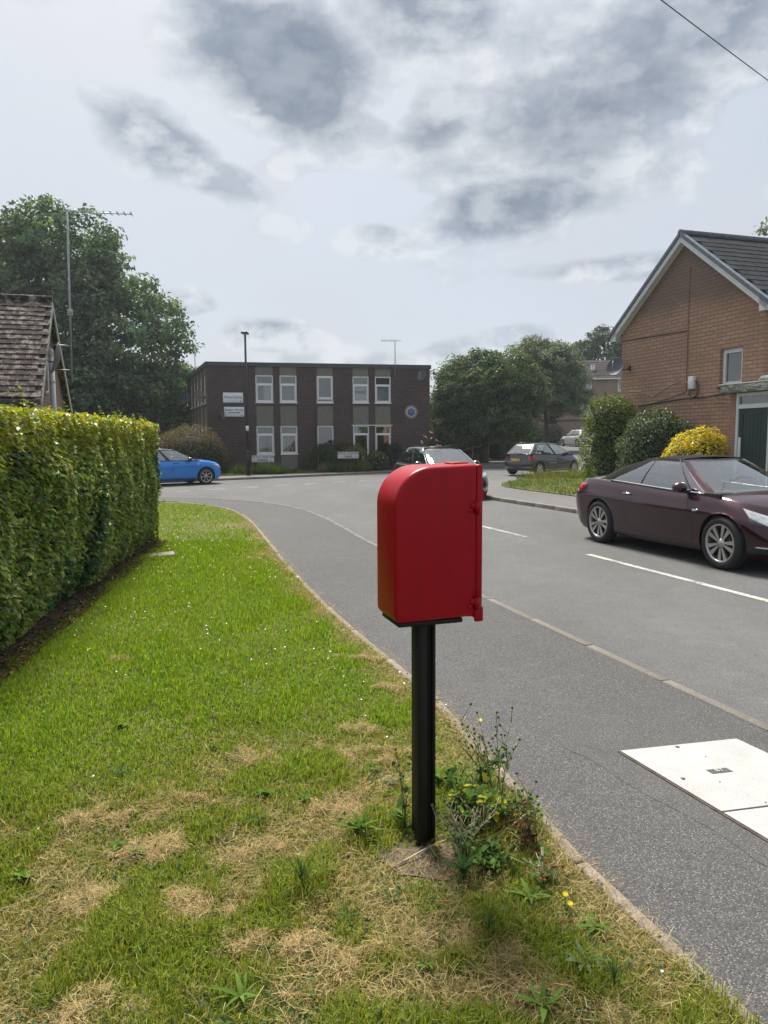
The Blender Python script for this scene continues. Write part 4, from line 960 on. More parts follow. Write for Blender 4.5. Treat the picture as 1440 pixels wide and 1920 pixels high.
    mb = empty('junction_box', b.lerp(t, .42)); tag(mb, 'small pale amplifier box clamped to the tall aerial mast', 'box'); MB().box((.02, -.05, 0), (.1, .06, .1), bev=.008).box((.02, -.05, -.07), (.12, .05, .03), bev=.006).build('case', M['weathered_board'], mb)
    MB().tube([(0, 0, -.05), (0, 0, .05)], .03, 8).build('clamp', M['grey_metal'], mb)
bungalow()

# ---------------------------------------------------------------- houses further back
def far_flats():
    ang = R(-6); o = Vector((14.6, 74.0, gz(14.6, 74)-.2)); root = tag(empty('terrace', o, ang), 'brown brick three-storey block with plum tiled roof behind the white car', 'building')
    F = Wall((0, 0), (20, 0)); ze = 6.55; DEP = 8; ops = []; wins = []
    for a, b in ((1.2, 2.3), (4.9, 5.9), (8.4, 10.3), (12.5, 13.6), (16, 17.4)):
        for z0, z1 in ((5.25, 6.35), (2.95, 4.05), (.7, 1.8)): wins.append((a, b, z0, z1))
    F.skin(m := MB(), -.4, ze, wins, .1); m.build('wall', M['brick_tan'], root)
    m = MB(); Wall((0, DEP), (0, 0)).skin(m, -.4, ze); Wall((20, 0), (20, DEP)).skin(m, -.4, ze); m.add([(0, 0, ze), (0, DEP, ze), (0, DEP/2, ze+2.0)], [(0, 1, 2)]); m.add([(20, 0, ze), (20, DEP, ze), (20, DEP/2, ze+2.0)], [(0, 1, 2)]); m.build('wall', M['brick_tan'], root)
    for a, b, z0, z1 in wins: window(F, root, a, b, z0, z1, mullion=(a+b)/2 if b-a > 1.05 else None, sash=False, fr=.09, sill=True, curtain=[(a+.1, b-.1, z0+.1, z0+.6, 'net', .01)] if z0 > 2 else None)
    for sg, y0 in ((1, -.35), (-1, DEP+.35)):
        up = Vector((0, sg*(DEP/2+.35), 2.15)).normalized(); m = MB(); m.grid([[(x, y0, ze-.05), (x, DEP/2, ze+2.1)] for x in (-.3, 20.3)], False); m.build('roof', M['tile_plum'], root)
        if sg == 1: tiled_slope(root, (-.3, y0, ze-.04), (1, 0, 0), up, 20.6, 4.8, .45, .6, M['tile_plum'], 11, thick=.03, lift=.05)
    m = MB(); m.box((10, -.36, ze-.1), (20.6, .05, .16)); m.build('fascia_board', M['white_board'], root)
    m = MB(); m.box((6.2, 1.4, ze+1.05), (.35, .35, .7)); m.build('vent', M['white_board'], root)
    m = MB(); F.bar(m, 7.2, 7.28, -.06, 0, 2.6, 5.2); m.build('downpipe', M['brick_dark'], root)
    m = MB(); F.bar(m, 0, 20, -.04, .02, 2.35, 2.5); m.build('string_course', M['brick_dark'], root)
    m = MB(); m.box((10.4, -.9, .95), (2.4, .1, .1)); [m.box((9.4+.9*k, -.9, .45), (.08, .08, 1.0)) for k in range(3)]; m.build('porch_rail', M['white_board'], root)
far_flats()
def far_house():
    ang = R(10); o = Vector((5.2, 66.0, gz(5.2, 66)-.3)); root = tag(empty('far_house', o, ang), 'tan brick house gable just visible through the broad dark tree', 'house')
    m = MB(); F = Wall((0, 0), (6, 0)); ops = [(1, 2, 3, 4.1), (3.6, 4.6, 3, 4.1), (1, 2, .8, 2), (3.6, 4.6, .8, 2)]; F.skin(m, -.4, 4.6, ops); m.add([(0, 0, 4.6), (6, 0, 4.6), (3, 0, 6.6)], [(0, 1, 2)]); Wall((0, 7), (0, 0)).skin(m, -.4, 4.6); Wall((6, 0), (6, 7)).skin(m, -.4, 4.6); m.build('wall', M['brick_tan'], root)
    for op in ops: window(F, root, *op, sash=False)
    for sg in (-1, 1):
        m = MB(); m.grid([[(3+sg*3.3, y, 4.4), (3, y, 6.62)] for y in (-.25, 7.25)], False); m.build('roof', M['tile_plum'], root)
        b = MB(); vs = [Vector((x, y, z-k)) for x, z in ((3+sg*3.3, 4.42), (3, 6.64)) for y in (-.29, -.25) for k in (0, .22)]; b.add(vs, [(0, 1, 3, 2), (4, 6, 7, 5), (0, 4, 5, 1), (2, 3, 7, 6), (0, 2, 6, 4), (1, 5, 7, 3)]); b.build('barge_board', M['white_board'], root)
far_house()

# ================================================================== CARS
def interp(tab, x):
    """smooth (cosine-free, Catmull-like) interpolation of a table of (x, y)"""
    if x <= tab[0][0]: return tab[0][1]
    if x >= tab[-1][0]: return tab[-1][1]
    for i in range(len(tab)-1):
        if tab[i][0] <= x <= tab[i+1][0]:
            x0, y0 = tab[i]; x1, y1 = tab[i+1]; h = x1-x0; t = (x-x0)/h
            m0 = ((y1-tab[i-1][1])/(x1-tab[i-1][0]) if i > 0 else (y1-y0)/h)*h; m1 = ((tab[i+2][1]-y0)/(tab[i+2][0]-x0) if i+2 < len(tab) else (y1-y0)/h)*h
            return (2*t**3-3*t*t+1)*y0 + (t**3-2*t*t+t)*m0 + (-2*t**3+3*t*t)*y1 + (t**3-t*t)*m1
WF = [(0, .90), (.08, .945), (.2, .972), (.4, .99), (.58, 1.0), (.72, .993), (.84, .97), (.93, .935), (1.0, .885)]
class Body:
    """half shell as S(c, tau): c runs rear centre -> side -> front centre, tau bottom -> shoulder"""
    def __init__(s, P):
        s.P = P; s.W = P['W']/2; s.xr = -P['wb']/2 - P['ro']; s.xf = P['wb']/2 + P['fo']; s.Rr = P.get('Rr', .42); s.Rf = P.get('Rf', .75); s.pr = P.get('pr', 3.2); s.pf = P.get('pf', 2.5)
        s.top = P['top']; s.bot = P.get('bot', [(s.xr, .30), (s.xr+.35, .2), (s.xf-.4, .2), (s.xf, .24)])
        s.rearx = P.get('rearx', [(0, .09), (.25, .02), (.45, 0), (.7, .04), (1, .12)]); s.frontx = P.get('frontx', [(0, .07), (.3, .0), (.55, .02), (.8, .12), (1, .3)]); s.wf = P.get('wf', WF)
    def ends(s, tau): return s.xr + interp(s.rearx, tau), s.xf - interp(s.frontx, tau)
    def S(s, c, tau):
        a, b = s.ends(tau); w = s.W*interp(s.wf, tau)
        if c < .25:
            th = c/.25*math.pi/2; x = a + s.Rr*(1-math.cos(th)**(2/s.pr)); y = w*math.sin(th)**(2/s.pr)
        elif c > .72:
            th = (1-c)/.28*math.pi/2; x = b - s.Rf*(1-math.cos(th)**(2/s.pf)); y = w*math.sin(th)**(2/s.pf)
        else: x = a+s.Rr + (b-s.Rf-a-s.Rr)*(c-.25)/.47; y = w
        y *= 1 - .035*((x-.1)/2.1)**2 if abs(x) < 3 else 1
        zb = interp(s.bot, x); zt = interp(s.top, x)
        return Vector((x, y, zb + (zt-zb)*tau))
    def find(s, kind, k, z):
        """(c, tau) for a side point x=k / front point y=k / rear point y=k at height z"""
        lo, hi = {'s': (.02, .985), 'f': (.72, 1.0), 'r': (0, .25)}[kind]
        tau = .5; c = .5
        for _ in range(14):
            a, b = lo, hi
            for _ in range(22):
                m = (a+b)/2; p = s.S(m, tau); v = p.x - k if kind == 's' else (k - p.y if kind == 'f' else p.y - k)
                if v < 0: a = m
                else: b = m
            c = (a+b)/2; p = s.S(c, tau); zb, zt = interp(s.bot, p.x), interp(s.top, p.x); tau = min(1, max(0, (z-zb)/(zt-zb)))
        return c, tau
    def N(s, c, tau):
        c0, c1 = max(0.001, c-.004), min(.999, c+.004); t0, t1 = max(0, tau-.01), min(1, tau+.01)
        n = (s.S(c1, tau)-s.S(c0, tau)).cross(s.S(c, t1)-s.S(c, t0)).normalized(); p = s.S(c, tau)
        ref = Vector((p.x - max(-1.2, min(1.2, p.x)), p.y, 0)); return n if n.dot(ref) > 0 else -n
    def patch(s, corners, off, n=8, m=6, side=1, thick=.0):
        """corners: 4 of (kind, k, z) in order; bilinear patch lifted off the skin"""
        q = [s.find(*c) for c in corners]; G = []
        for i in range(n+1):
            row = []; a = i/n
            for j in range(m+1):
                b = j/m; c = (q[0][0]*(1-a)+q[1][0]*a)*(1-b) + (q[3][0]*(1-a)+q[2][0]*a)*b; t = (q[0][1]*(1-a)+q[1][1]*a)*(1-b) + (q[3][1]*(1-a)+q[2][1]*a)*b
                nn = s.N(c, t); e = 0 if (0 < i < n and 0 < j < m) else -.006
                p = s.S(c, t) + nn*(off+e); row.append(Vector((p.x, p.y*side, p.z)))
            G.append(row)
        return G
    def seam(s, pts, w, off=.0015, side=1):
        q = [s.find(*p) for p in pts]; P = []
        for (a, b) in zip(q, q[1:]):
            for k in range(6): P.append((a[0]+(b[0]-a[0])*k/6, a[1]+(b[1]-a[1])*k/6))
        P.append(q[-1]); X = []
        for c, t in P:
            nn = s.N(c, t); X.append(s.S(c, t) + nn*off)
        G = []
        for i, p in enumerate(X):
            t = (X[min(i+1, len(X)-1)]-X[max(i-1, 0)]).normalized(); b = t.cross(Vector((0, 1, 0))).normalized()*w/2; G.append([Vector(((p+b).x, (p+b).y*side, (p+b).z)), Vector(((p-b).x, (p-b).y*side, (p-b).z))])
        return G
def wheel(parent, x, y, r, w, style, side, steer=0):
    e = bpy.data.objects.new('wheel', None); link(e, parent); e.location = (x, y, r); e.rotation_euler = (0, random.uniform(0, 6.28) if style != 'ten' else .31, steer) if side > 0 else (0, .2, math.pi+steer)
    # tyre is the wheel's own ring; outside is +y
    rr = r*P_RIM.get(style, .69)
    MB().lathe([(rr, -w/2+.02), (rr+.02, -w/2), (r-.03, -w/2), (r-.008, -w/2+.02), (r, -w/2+.05), (r, w/2-.05), (r-.008, w/2-.02), (r-.03, w/2), (r-.05, w/2+.004), (rr+.02, w/2), (rr, w/2-.012)], 40, 'y').build('tyre', M['tyre'], e)
    m = MB(); m.lathe([(rr+.006, w/2-.006), (rr-.012, w/2-.004), (rr-.02, w/2-.02), (rr-.03, w/2-.09), (rr-.03, -w/2+.02)], 40, 'y')
    mats = [M['alloy'] if style != 'twin' else M['alloy']]
    n = {'ten': 10, 'twin': 7, 'five': 5, 'plain': 9}[style]
    for k in range(n):
        a = 2*math.pi*k/n + (0.0 if style != 'ten' else (.07 if k % 2 else -.07)); wd0, wd1 = {'ten': (.011, .03), 'twin': (.014, .02), 'five': (.04, .055), 'plain': (.03, .05)}[style]
        ca, sa = math.cos(a), math.sin(a); vs = []
        for rad, hw, yy in ((.05, wd0, w/2-.018), (rr*.55, (wd0+wd1)/2, w/2-.014), (rr-.016, wd1, w/2-.012)):
            for sg in (-1, 1):
                for dd in (0, -.035): vs.append((rad*ca - sg*hw*sa, yy+dd - (.006 if dd == 0 and sg else 0), rad*sa + sg*hw*ca))
        fs = []
        for i in (0, 4): fs += [(i, i+2, i+6, i+4), (i+1, i+5, i+7, i+3), (i, i+4, i+5, i+1), (i+2, i+3, i+7, i+6)]
        m.add(vs, fs)
    m.lathe([(0, w/2-.004), (.028, w/2-.006), (.034, w/2-.014), (.06, w/2-.018), (.066, w/2-.05)], 20, 'y'); m.build('rim', mats, e)
    MB().lathe([(0, w/2-.07), (rr-.035, w/2-.07), (rr-.035, w/2-.09)], 28, 'y').lathe([(.0, w/2-.06), (rr*.62, w/2-.06), (rr*.62, w/2-.075)], 24, 'y').build('brake_disc', M['alloy_dark'], e)
    return e
P_RIM = {'ten': .715, 'twin': .72, 'five': .66, 'plain': .66}
def make_car(name, label, P, loc, heading, group=None):
    root = tag(empty(name, loc, heading), label, 'car', group); B = Body(P); wb = P['wb']; r = P['wr']; Ra = P.get('arch', r+.045); paintm = M[P['paint']]
    NC, NT_ = 170, 30; cs = [i/NC for i in range(NC+1)]; taus = [j/NT_ for j in range(NT_+1)]
    cab0, cab1 = P['gh_base'][0]+.1, P['gh_base'][1]-.1
    bmb = MB()
    for side in (-1, 1):
        G = [[B.S(c, t) for t in taus] for c in cs]; inside = {}
        for i in range(NC+1):
            for j in range(NT_+1):
                p = G[i][j]
                for ax in (-wb/2, wb/2):
                    dx, dz = p.x-ax, p.z-r
                    if math.hypot(dx, dz) < Ra and p.y > .5*B.W: inside[i, j] = ax
        faces = []; touch = set()
        for i in range(NC):
            for j in range(NT_):
                ks = [(i, j), (i+1, j), (i+1, j+1), (i, j+1)]; nin = sum(k in inside for k in ks)
                if nin == 4: continue
                faces.append(ks); touch.update(k for k in ks if k in inside)
        for (i, j) in touch:
            ax = inside[i, j]; p = G[i][j]; dx, dz = p.x-ax, p.z-r; l = max(1e-5, math.hypot(dx, dz)); p.x = ax+dx/l*Ra; p.z = r+dz/l*Ra
        V = []; ids = {}
        for f in faces:
            for k in f:
                if k not in ids: ids[k] = len(V); p = G[k[0]][k[1]]; V.append((p.x, p.y*side, p.z))
        bmb.add(V, [tuple(ids[k] for k in f) for f in faces], True)
        # bonnet / deck: from the shoulder to the centre line, left open under the cabin
        rows = [0, .03, .08, .16, .28, .42, .58, .76, 1.0]; cap = []
        for c in cs:
            p = B.S(c, 1.0); cr = P.get('crown', .055)*min(1, p.y/B.W*1.3)
            cap.append([Vector((p.x, p.y*(1-k)*side, p.z + cr*(1-(1-k)**2))) for k in rows])
        V = [q for row in cap for q in row]; nr = len(rows); fs = []
        for i in range(NC):
            xm = (cap[i][0].x+cap[i+1][0].x)/2
            for k in range(nr-1):
                if cab0 < xm < cab1 and k >= 1: continue
                fs.append((i*nr+k, i*nr+k+1, (i+1)*nr+k+1, (i+1)*nr+k))
        bmb.add(V, fs, True)
    body = bmb.build('body', paintm, root)
    bm = bmesh.new(); bm.from_mesh(body.data); bmesh.ops.remove_doubles(bm, verts=bm.verts, dist=.0006); bmesh.ops.recalc_face_normals(bm, faces=bm.faces); bm.to_mesh(body.data); bm.free()
    # arch liners and underside
    m = MB()
    for ax in (-wb/2, wb/2):
        for sg in (-1, 1):
            Gp = [[Vector((ax+(Ra+.002)*math.cos(a), sg*yy, r+(Ra+.002)*math.sin(a))) for yy in (B.W*.93, B.W*.55)] for a in [math.pi*(-.12+1.24*k/20) for k in range(21)]]; m.grid(Gp)
            a2 = [math.pi*(-.12+1.24*k/20) for k in range(21)]; m.add([(ax, sg*B.W*.55, r)]+[(ax+Ra*math.cos(a), sg*B.W*.55, r+Ra*math.sin(a)) for a in a2], [(0, k+1, k+2) for k in range(20)])
    xr, xf = B.xr, B.xf; m.box(((xr+xf)/2, 0, .27), (xf-xr-.5, B.W*1.05, .1)); m.box((0, 0, .25), (wb-2*Ra-.06, B.W*1.72, .1)); m.build('underbody', M['trim_black'], root)
    # interior
    zb = interp(P['top'], 0); m = MB(); m.box((sum(P['gh_base'])/2, 0, .42), (P['gh_base'][1]-P['gh_base'][0]-.2, B.W*1.7, .06)); m.box((P['gh_base'][1]-.38, 0, zb-.1), (.5, B.W*1.62, .2), bev=.05)
    for sg in (-1, 1): m.box((sum(P['gh_base'])/2, sg*B.W*.86, (zb+.4)/2), (P['gh_base'][1]-P['gh_base'][0]-.15, .05, zb-.42))
    m.box((P['gh_base'][0]+.3, 0, zb-.1), (.4, B.W*1.6, .1)); it = m.build('interior', M['interior'], root)
    sx = P.get('seats', (.05, -.75))
    for X in sx:
        for sg in (-1, 1):
            s_ = MB(); s_.box((X, sg*.37, .55), (.5, .46, .16), bev=.05); s_.box((X-.3, sg*.37, .84), (.16, .46, .56), rot=Matrix.Rotation(-.2, 3, 'Y'), bev=.05); s_.box((X-.38, sg*.37, 1.2), (.1, .26, .17), bev=.04); s_.build('seat', M['seat'], it)
    t = MB(); t.tube([Vector((sx[0]+.42+.06*math.sin(a), -.37+.18*math.cos(a), .93+.17*math.sin(a))) for a in [2*math.pi*k/16 for k in range(17)]], .015, 6, False); t.build('steering_wheel', M['trim_black'], it)
    # greenhouse
    gb, gt = P['gh_base'], P['gh_top']; wbase, wtop = P['gh_w']; zr = P['roof_z']; segs = P['segs']     # segs: fractions along the side at base / roof, kind
    def zbelt(x): return interp(P['top'], x) - .02
    out_b, out_t, kinds = [], [], []
    rc, fc = P.get('rear_c', .78), P.get('front_c', .86)
    rb_in, rt_in = P.get('rear_bow', (.10, .07)); fb_in, ft_in = P.get('front_bow', (.34, .16))
    nrg = 10
    for k in range(nrg):                                            # rear glass, centre -> corner
        f = k/nrg*rc; out_b.append((gb[0]+rb_in*f*f, wbase*f)); out_t.append((gt[0]+rt_in*f*f, wtop*f)); kinds.append('rear')
    b0 = (gb[0]+rb_in*rc*rc, wbase*rc); t0 = (gt[0]+rt_in*rc*rc, wtop*rc)
    bF = (gb[1]-fb_in*fc*fc, wbase*fc); tF = (gt[1]-ft_in*fc*fc, wtop*fc)
    bS0, tS0 = (gb[0]+P['cpil'][0], wbase*.985), (gt[0]+P['cpil'][1], wtop)
    bS1, tS1 = (gb[1]-P['apil'][0], wbase), (gt[1]-P['apil'][1], wtop)
    for k in range(6): f = k/6; e = math.sin(f*math.pi/2); g_ = 1-math.cos(f*math.pi/2); out_b.append((b0[0]+(bS0[0]-b0[0])*g_, b0[1]+(bS0[1]-b0[1])*e)); out_t.append((t0[0]+(tS0[0]-t0[0])*g_, t0[1]+(tS0[1]-t0[1])*e)); kinds.append('cp')
    for (fb0, ft0, fb1, ft1, kd) in segs:
        n_ = max(2, int(abs(fb1-fb0)*26))
        for k in range(n_):
            f = k/n_; a, b = fb0+(fb1-fb0)*f, ft0+(ft1-ft0)*f
            out_b.append((bS0[0]+(bS1[0]-bS0[0])*a, bS0[1]+(bS1[1]-bS0[1])*a)); out_t.append((tS0[0]+(tS1[0]-tS0[0])*b, wtop*(1+.012*math.sin(math.pi*b)))); kinds.append(kd)
    for k in range(5): f = k/5; e = 1-(1-f)**1.6; out_b.append((bS1[0]+(bF[0]-bS1[0])*f, bS1[1]+(bF[1]-bS1[1])*f**1.6)); out_t.append((tS1[0]+(tF[0]-tS1[0])*f, tS1[1]+(tF[1]-tS1[1])*f**1.6)); kinds.append('ap')
    nfg = 12
    for k in range(nfg+1):
        f = fc*(1-k/nfg); out_b.append((gb[1]-fb_in*f*f, wbase*f)); out_t.append((gt[1]-ft_in*f*f, wtop*f)); kinds.append('front')
    n = len(out_b); gtop = P.get('glass_top', lambda kd, x: .9)
    def pt(i, s):
        (xb, yb), (xt, yt) = out_b[i], out_t[i]; z0 = zbelt(xb) + P.get('crown', .055)*(1-min(1, yb/B.W)**2)*.9; z1 = interp(zr, xt) - .012
        bow = math.sin(math.pi*s)*P.get('bulge', .022); yb2 = yb + (yt-yb)*s; x_ = xb+(xt-xb)*s
        rbz = P.get('rear_bulge', 0)*math.sin(math.pi*s**.8)*(1 if kinds[i] in ('rear', 'cp') else .0)
        return Vector((x_ - rbz*.5 + (bow if kinds[i] == 'front' else (-bow if kinds[i] == 'rear' else 0)), yb2 + (bow if yb > .5*wbase else 0), z0 + (z1-z0)*s + rbz))
    def rows(i):
        kd = kinds[i]; x = out_b[i][0]; gt_ = gtop(kd, x)
        lo = .035 if kd not in ('front', 'rear') else P.get('rear_lo', .1) if kd == 'rear' else .02
        return [0, lo] + [lo+(gt_-lo)*k/6 for k in range(1, 7)] + [gt_+(1-gt_)*k/2 for k in (1, 2)]
    RW = [rows(i) for i in range(n)]; glassk = ('w', 'front', 'rear', 'w1', 'w2', 'w3')
    for side in (-1, 1):
        m = MB(); gl = {}
        for i in range(n-1):
            kd = kinds[i]
            for j in range(len(RW[i])-1):
                q = [pt(i, RW[i][j]), pt(i+1, RW[i+1][j]), pt(i+1, RW[i+1][j+1]), pt(i, RW[i][j+1])]; q = [Vector((v.x, v.y*side, v.z)) for v in q]
                if kd in glassk and 1 <= j <= 6: gl.setdefault(kd, MB()).quad(*[v - Vector((0, .006*side if kd[0] == 'w' else 0, 0)) for v in q], smooth=True)
                elif kd == 'bp': gl.setdefault('bp' if i < n*.62 else 'bp2', MB()).quad(*q, smooth=True)
                elif kd in ('ap', 'front') and 'pillar' in P: gl.setdefault('pillar', MB()).quad(*q, smooth=True)
                else: m.quad(*q, smooth=True)
        for i in range(n-1):                                        # roof skin
            for (k0, k1) in ((0, .04), (.04, .12), (.12, .3), (.3, .6), (.6, 1)):
                q = []
                for a, k in ((i, k0), (i+1, k0), (i+1, k1), (i, k1)):
                    x_, y_ = out_t[a]; zz = interp(zr, x_) - .012 + P.get('roof_crown', .05)*(1-(1-k)**2)*min(1, (y_/wtop)**.7 if y_ > 0 else 0) + .012*(1-(1-min(1, k*12))**2 if k > 0 else 0)
                    xx = x_ + (sum(gt)/2-x_)*(k*.02 if kinds[a] not in ('rear', 'front') else k); q.append(Vector((xx, y_*(1-k)*side, zz)))
                m.quad(*q, smooth=True)
        ro = m.build('roof', M[P.get('roof_mat', P['paint'])], root)
        bm = bmesh.new(); bm.from_mesh(ro.data); bmesh.ops.remove_doubles(bm, verts=bm.verts, dist=.0008); bmesh.ops.dissolve_degenerate(bm, edges=bm.edges, dist=.0005); bmesh.ops.recalc_face_normals(bm, faces=bm.faces); bm.to_mesh(ro.data); bm.free()
        for kd, g in gl.items():
            g.build({'front': 'windscreen', 'rear': 'rear_window', 'bp': 'door_pillar', 'bp2': 'door_pillar', 'pillar': 'windscreen_pillar'}.get(kd, 'side_window'), M['trim_black'] if kd[:2] == 'bp' else M[P['pillar']] if kd == 'pillar' else M['car_glass'], root)
    # rubber and chrome along the waist
    for side in (-1, 1):
        m = MB(); I = [i for i in range(n) if kinds[i] in ('w', 'w1', 'w2', 'w3', 'bp')] ; L_ = [pt(i, .0) for i in I] + [pt(I[-1]+1, 0.0)]
        m.tube([Vector((p.x, (p.y+.006)*side, p.z+.012)) for p in L_], .012, 6); m.build('waist_strip', M[P.get('waist', 'trim_black')], root)
    # wheels
    for sg in (-1, 1):
        for ax in (-wb/2, wb/2): wheel(root, ax, sg*(B.W-.115), r, .2, P['style'], sg)
    # details given in the table
    for side in (-1, 1):
        for nm, mat, corners, off in P.get('patches', ()):
            if nm.startswith('one_') and side < 0: continue
            MB().grid(B.patch(corners, off, 10, 6, side)).build(nm.replace('one_', ''), M[mat], root)
        for pts in P.get('seams', ()): MB().grid(B.seam(pts, .007, .0016, side), False).build('door_seam', M['trim_black'], root)
        for pts, w_, mat in P.get('strips', ()): MB().grid(B.seam(pts, w_, .006, side), False).build('trim_strip', M[mat], root)
        for hx, hz in P.get('handles', ()):
            c, t_ = B.find('s', hx, hz); p = B.S(c, t_); m = MB(); m.tube([(p.x-.09, (p.y-.01)*side, p.z), (p.x-.07, (p.y+.028)*side, p.z+.004), (p.x+.07, (p.y+.028)*side, p.z+.004), (p.x+.09, (p.y-.01)*side, p.z)], .013, 7); m.build('door_handle', M[P.get('handle_mat', P['paint'])], root)
        mx, mz = P['mirror']; c, t_ = B.find('s', mx, interp(P['top'], mx)-.06); p = B.S(c, t_)
        m = MB(); cx, cy, cz = mx+.02, (p.y+.09), mz; prof = [[Vector((cx + a_, (cy+b_*math.cos(th))*side, cz + h_*math.sin(th))) for th in [2*math.pi*k/14 for k in range(15)]] for a_, b_, h_ in ((-.075, .0, .0), (-.075, .095, .062), (-.055, .108, .075), (.0, .105, .072), (.05, .07, .05), (.075, .0, .0))]
        m.grid(prof); mo = m.build('mirror', M[P.get('mirror_mat', P['paint'])], root)
        MB().box((cx-.0, (p.y+.0)*side, cz-.055), (.09, .13, .035), bev=.012).build('mirror_arm', M['trim_black'], mo)
    for nm, mat, box, pos in P.get('boxes', ()): MB().box(pos, box, bev=min(box)*.3).build(nm, M[mat], root)
    if 'plate' in P:
        kind, z, mat, txt, x = P['plate']; sg = 1 if kind == 'f' else -1
        pl = MB().box((x, 0, z), (.012, .5, .115), bev=.004).build('number_plate', M[mat], root)
        if txt: inst('lettering', text_mesh(txt, .095, M['ink'], .95, .001), pl, mtx=Matrix.Translation((x+sg*.0075, 0, z)) @ Matrix.Rotation(sg*math.pi/2, 4, 'Z') @ Matrix.Rotation(math.pi/2, 4, 'X'))
    return root

def segs_two(b1=.50, b2=.555, t1=.46, t2=.53): return [(0, 0, b1, t1, 'w1'), (b1, t1, b2, t2, 'bp'), (b2, t2, 1, 1, 'w2')]
HATCH = dict(gh_w=(.80, .58), cpil=(.30, .18), apil=(.16, .1))

# maroon convertible with the hood up
def soft_glass(kd, x): return {'front': .955, 'rear': .8}.get(kd, max(.05, min(.93, .93 - .9*max(0, (-.62-x)/.62)**1.7)))
MAROON = dict(pillar='paint_maroon', rear_bulge=.05, wf=[(0, .9), (.1, .952), (.3, .962), (.5, .982), (.66, 1.0), (.7, .999), (.78, .972), (.9, .93), (1, .875)], W=1.84, wb=2.695, fo=.97, ro=1.03, wr=.345, style='ten', paint='paint_maroon', roof_mat='soft_top', Rf=.85, pf=2.3, Rr=.5, pr=2.7, crown=.07,
    top=[(-2.4, .90), (-2.2, .99), (-1.7, 1.04), (-1.2, 1.035), (-.4, 1.0), (.4, .965), (1.0, .95), (1.45, .90), (1.9, .79), (2.2, .69), (2.35, .6)],
    rearx=[(0, .14), (.25, .04), (.5, 0), (.75, .04), (1, .16)], frontx=[(0, .1), (.25, .0), (.5, .03), (.75, .16), (1, .38)],
    gh_base=(-1.62, 1.30), gh_top=(-.72, .34), gh_w=(.81, .56), cpil=(.46, .14), apil=(.34, .14), rear_c=.7, roof_z=[(-.75, 1.36), (-.45, 1.405), (-.1, 1.42), (.35, 1.395)], roof_crown=.03,
    segs=[(0, 0, .34, .30, 'w1'), (.34, .30, .355, .315, 'bp'), (.355, .315, .87, .93, 'w2'), (.87, .93, .89, .95, 'bp'), (.89, .95, 1, 1, 'w3')], glass_top=soft_glass, waist='chrome', mirror=(.62, 1.03), handles=[(-.62, .86)], handle_mat='chrome', seats=(.0, -.7),
    seams=[[('s', -.74, 1.0), ('s', -.76, .7), ('s', -.6, .42), ('s', -.4, .3), ('s', .2, .27), ('s', .78, .27)], [('s', .66, .93), ('s', .74, .75), ('s', .82, .5), ('s', .80, .27)], [('s', 1.75, .6), ('s', 1.95, .635)]],
    strips=[([('s', -.86, .24), ('s', 0, .235), ('s', .86, .24)], .03, 'trim_black')],
    patches=[('tail_light', 'tail_red', [('r', .55, .76), ('s', -1.88, .85), ('s', -1.76, .965), ('r', .5, .93)], .008), ('headlight', 'headlamp', [('s', 1.72, .70), ('f', .6, .56), ('f', .45, .68), ('s', 1.58, .815)], .009),
             ('headlight_rim', 'trim_black', [('s', 1.74, .66), ('f', .56, .53), ('f', .4, .70), ('s', 1.55, .83)], .004), ('intake', 'trim_black', [('f', .82, .27), ('f', .5, .27), ('f', .5, .40), ('f', .80, .36)], .004), ('grille', 'trim_black', [('f', .5, .42), ('f', .0, .42), ('f', 0, .6), ('f', .42, .6)], .004),
             ('fog_trim', 'chrome', [('f', .80, .345), ('f', .55, .345), ('f', .55, .365), ('f', .80, .362)], .012), ('side_badge', 'chrome', [('s', .84, .72), ('s', .92, .725), ('s', .93, .755), ('s', .83, .75)], .006)])
make_car('parked_car', 'maroon convertible with black fabric roof parked by the orange brick house', MAROON, (*xy(9.03, 7.96), -.09), math.atan2(-D.y, -D.x), 'cars parked round the junction')

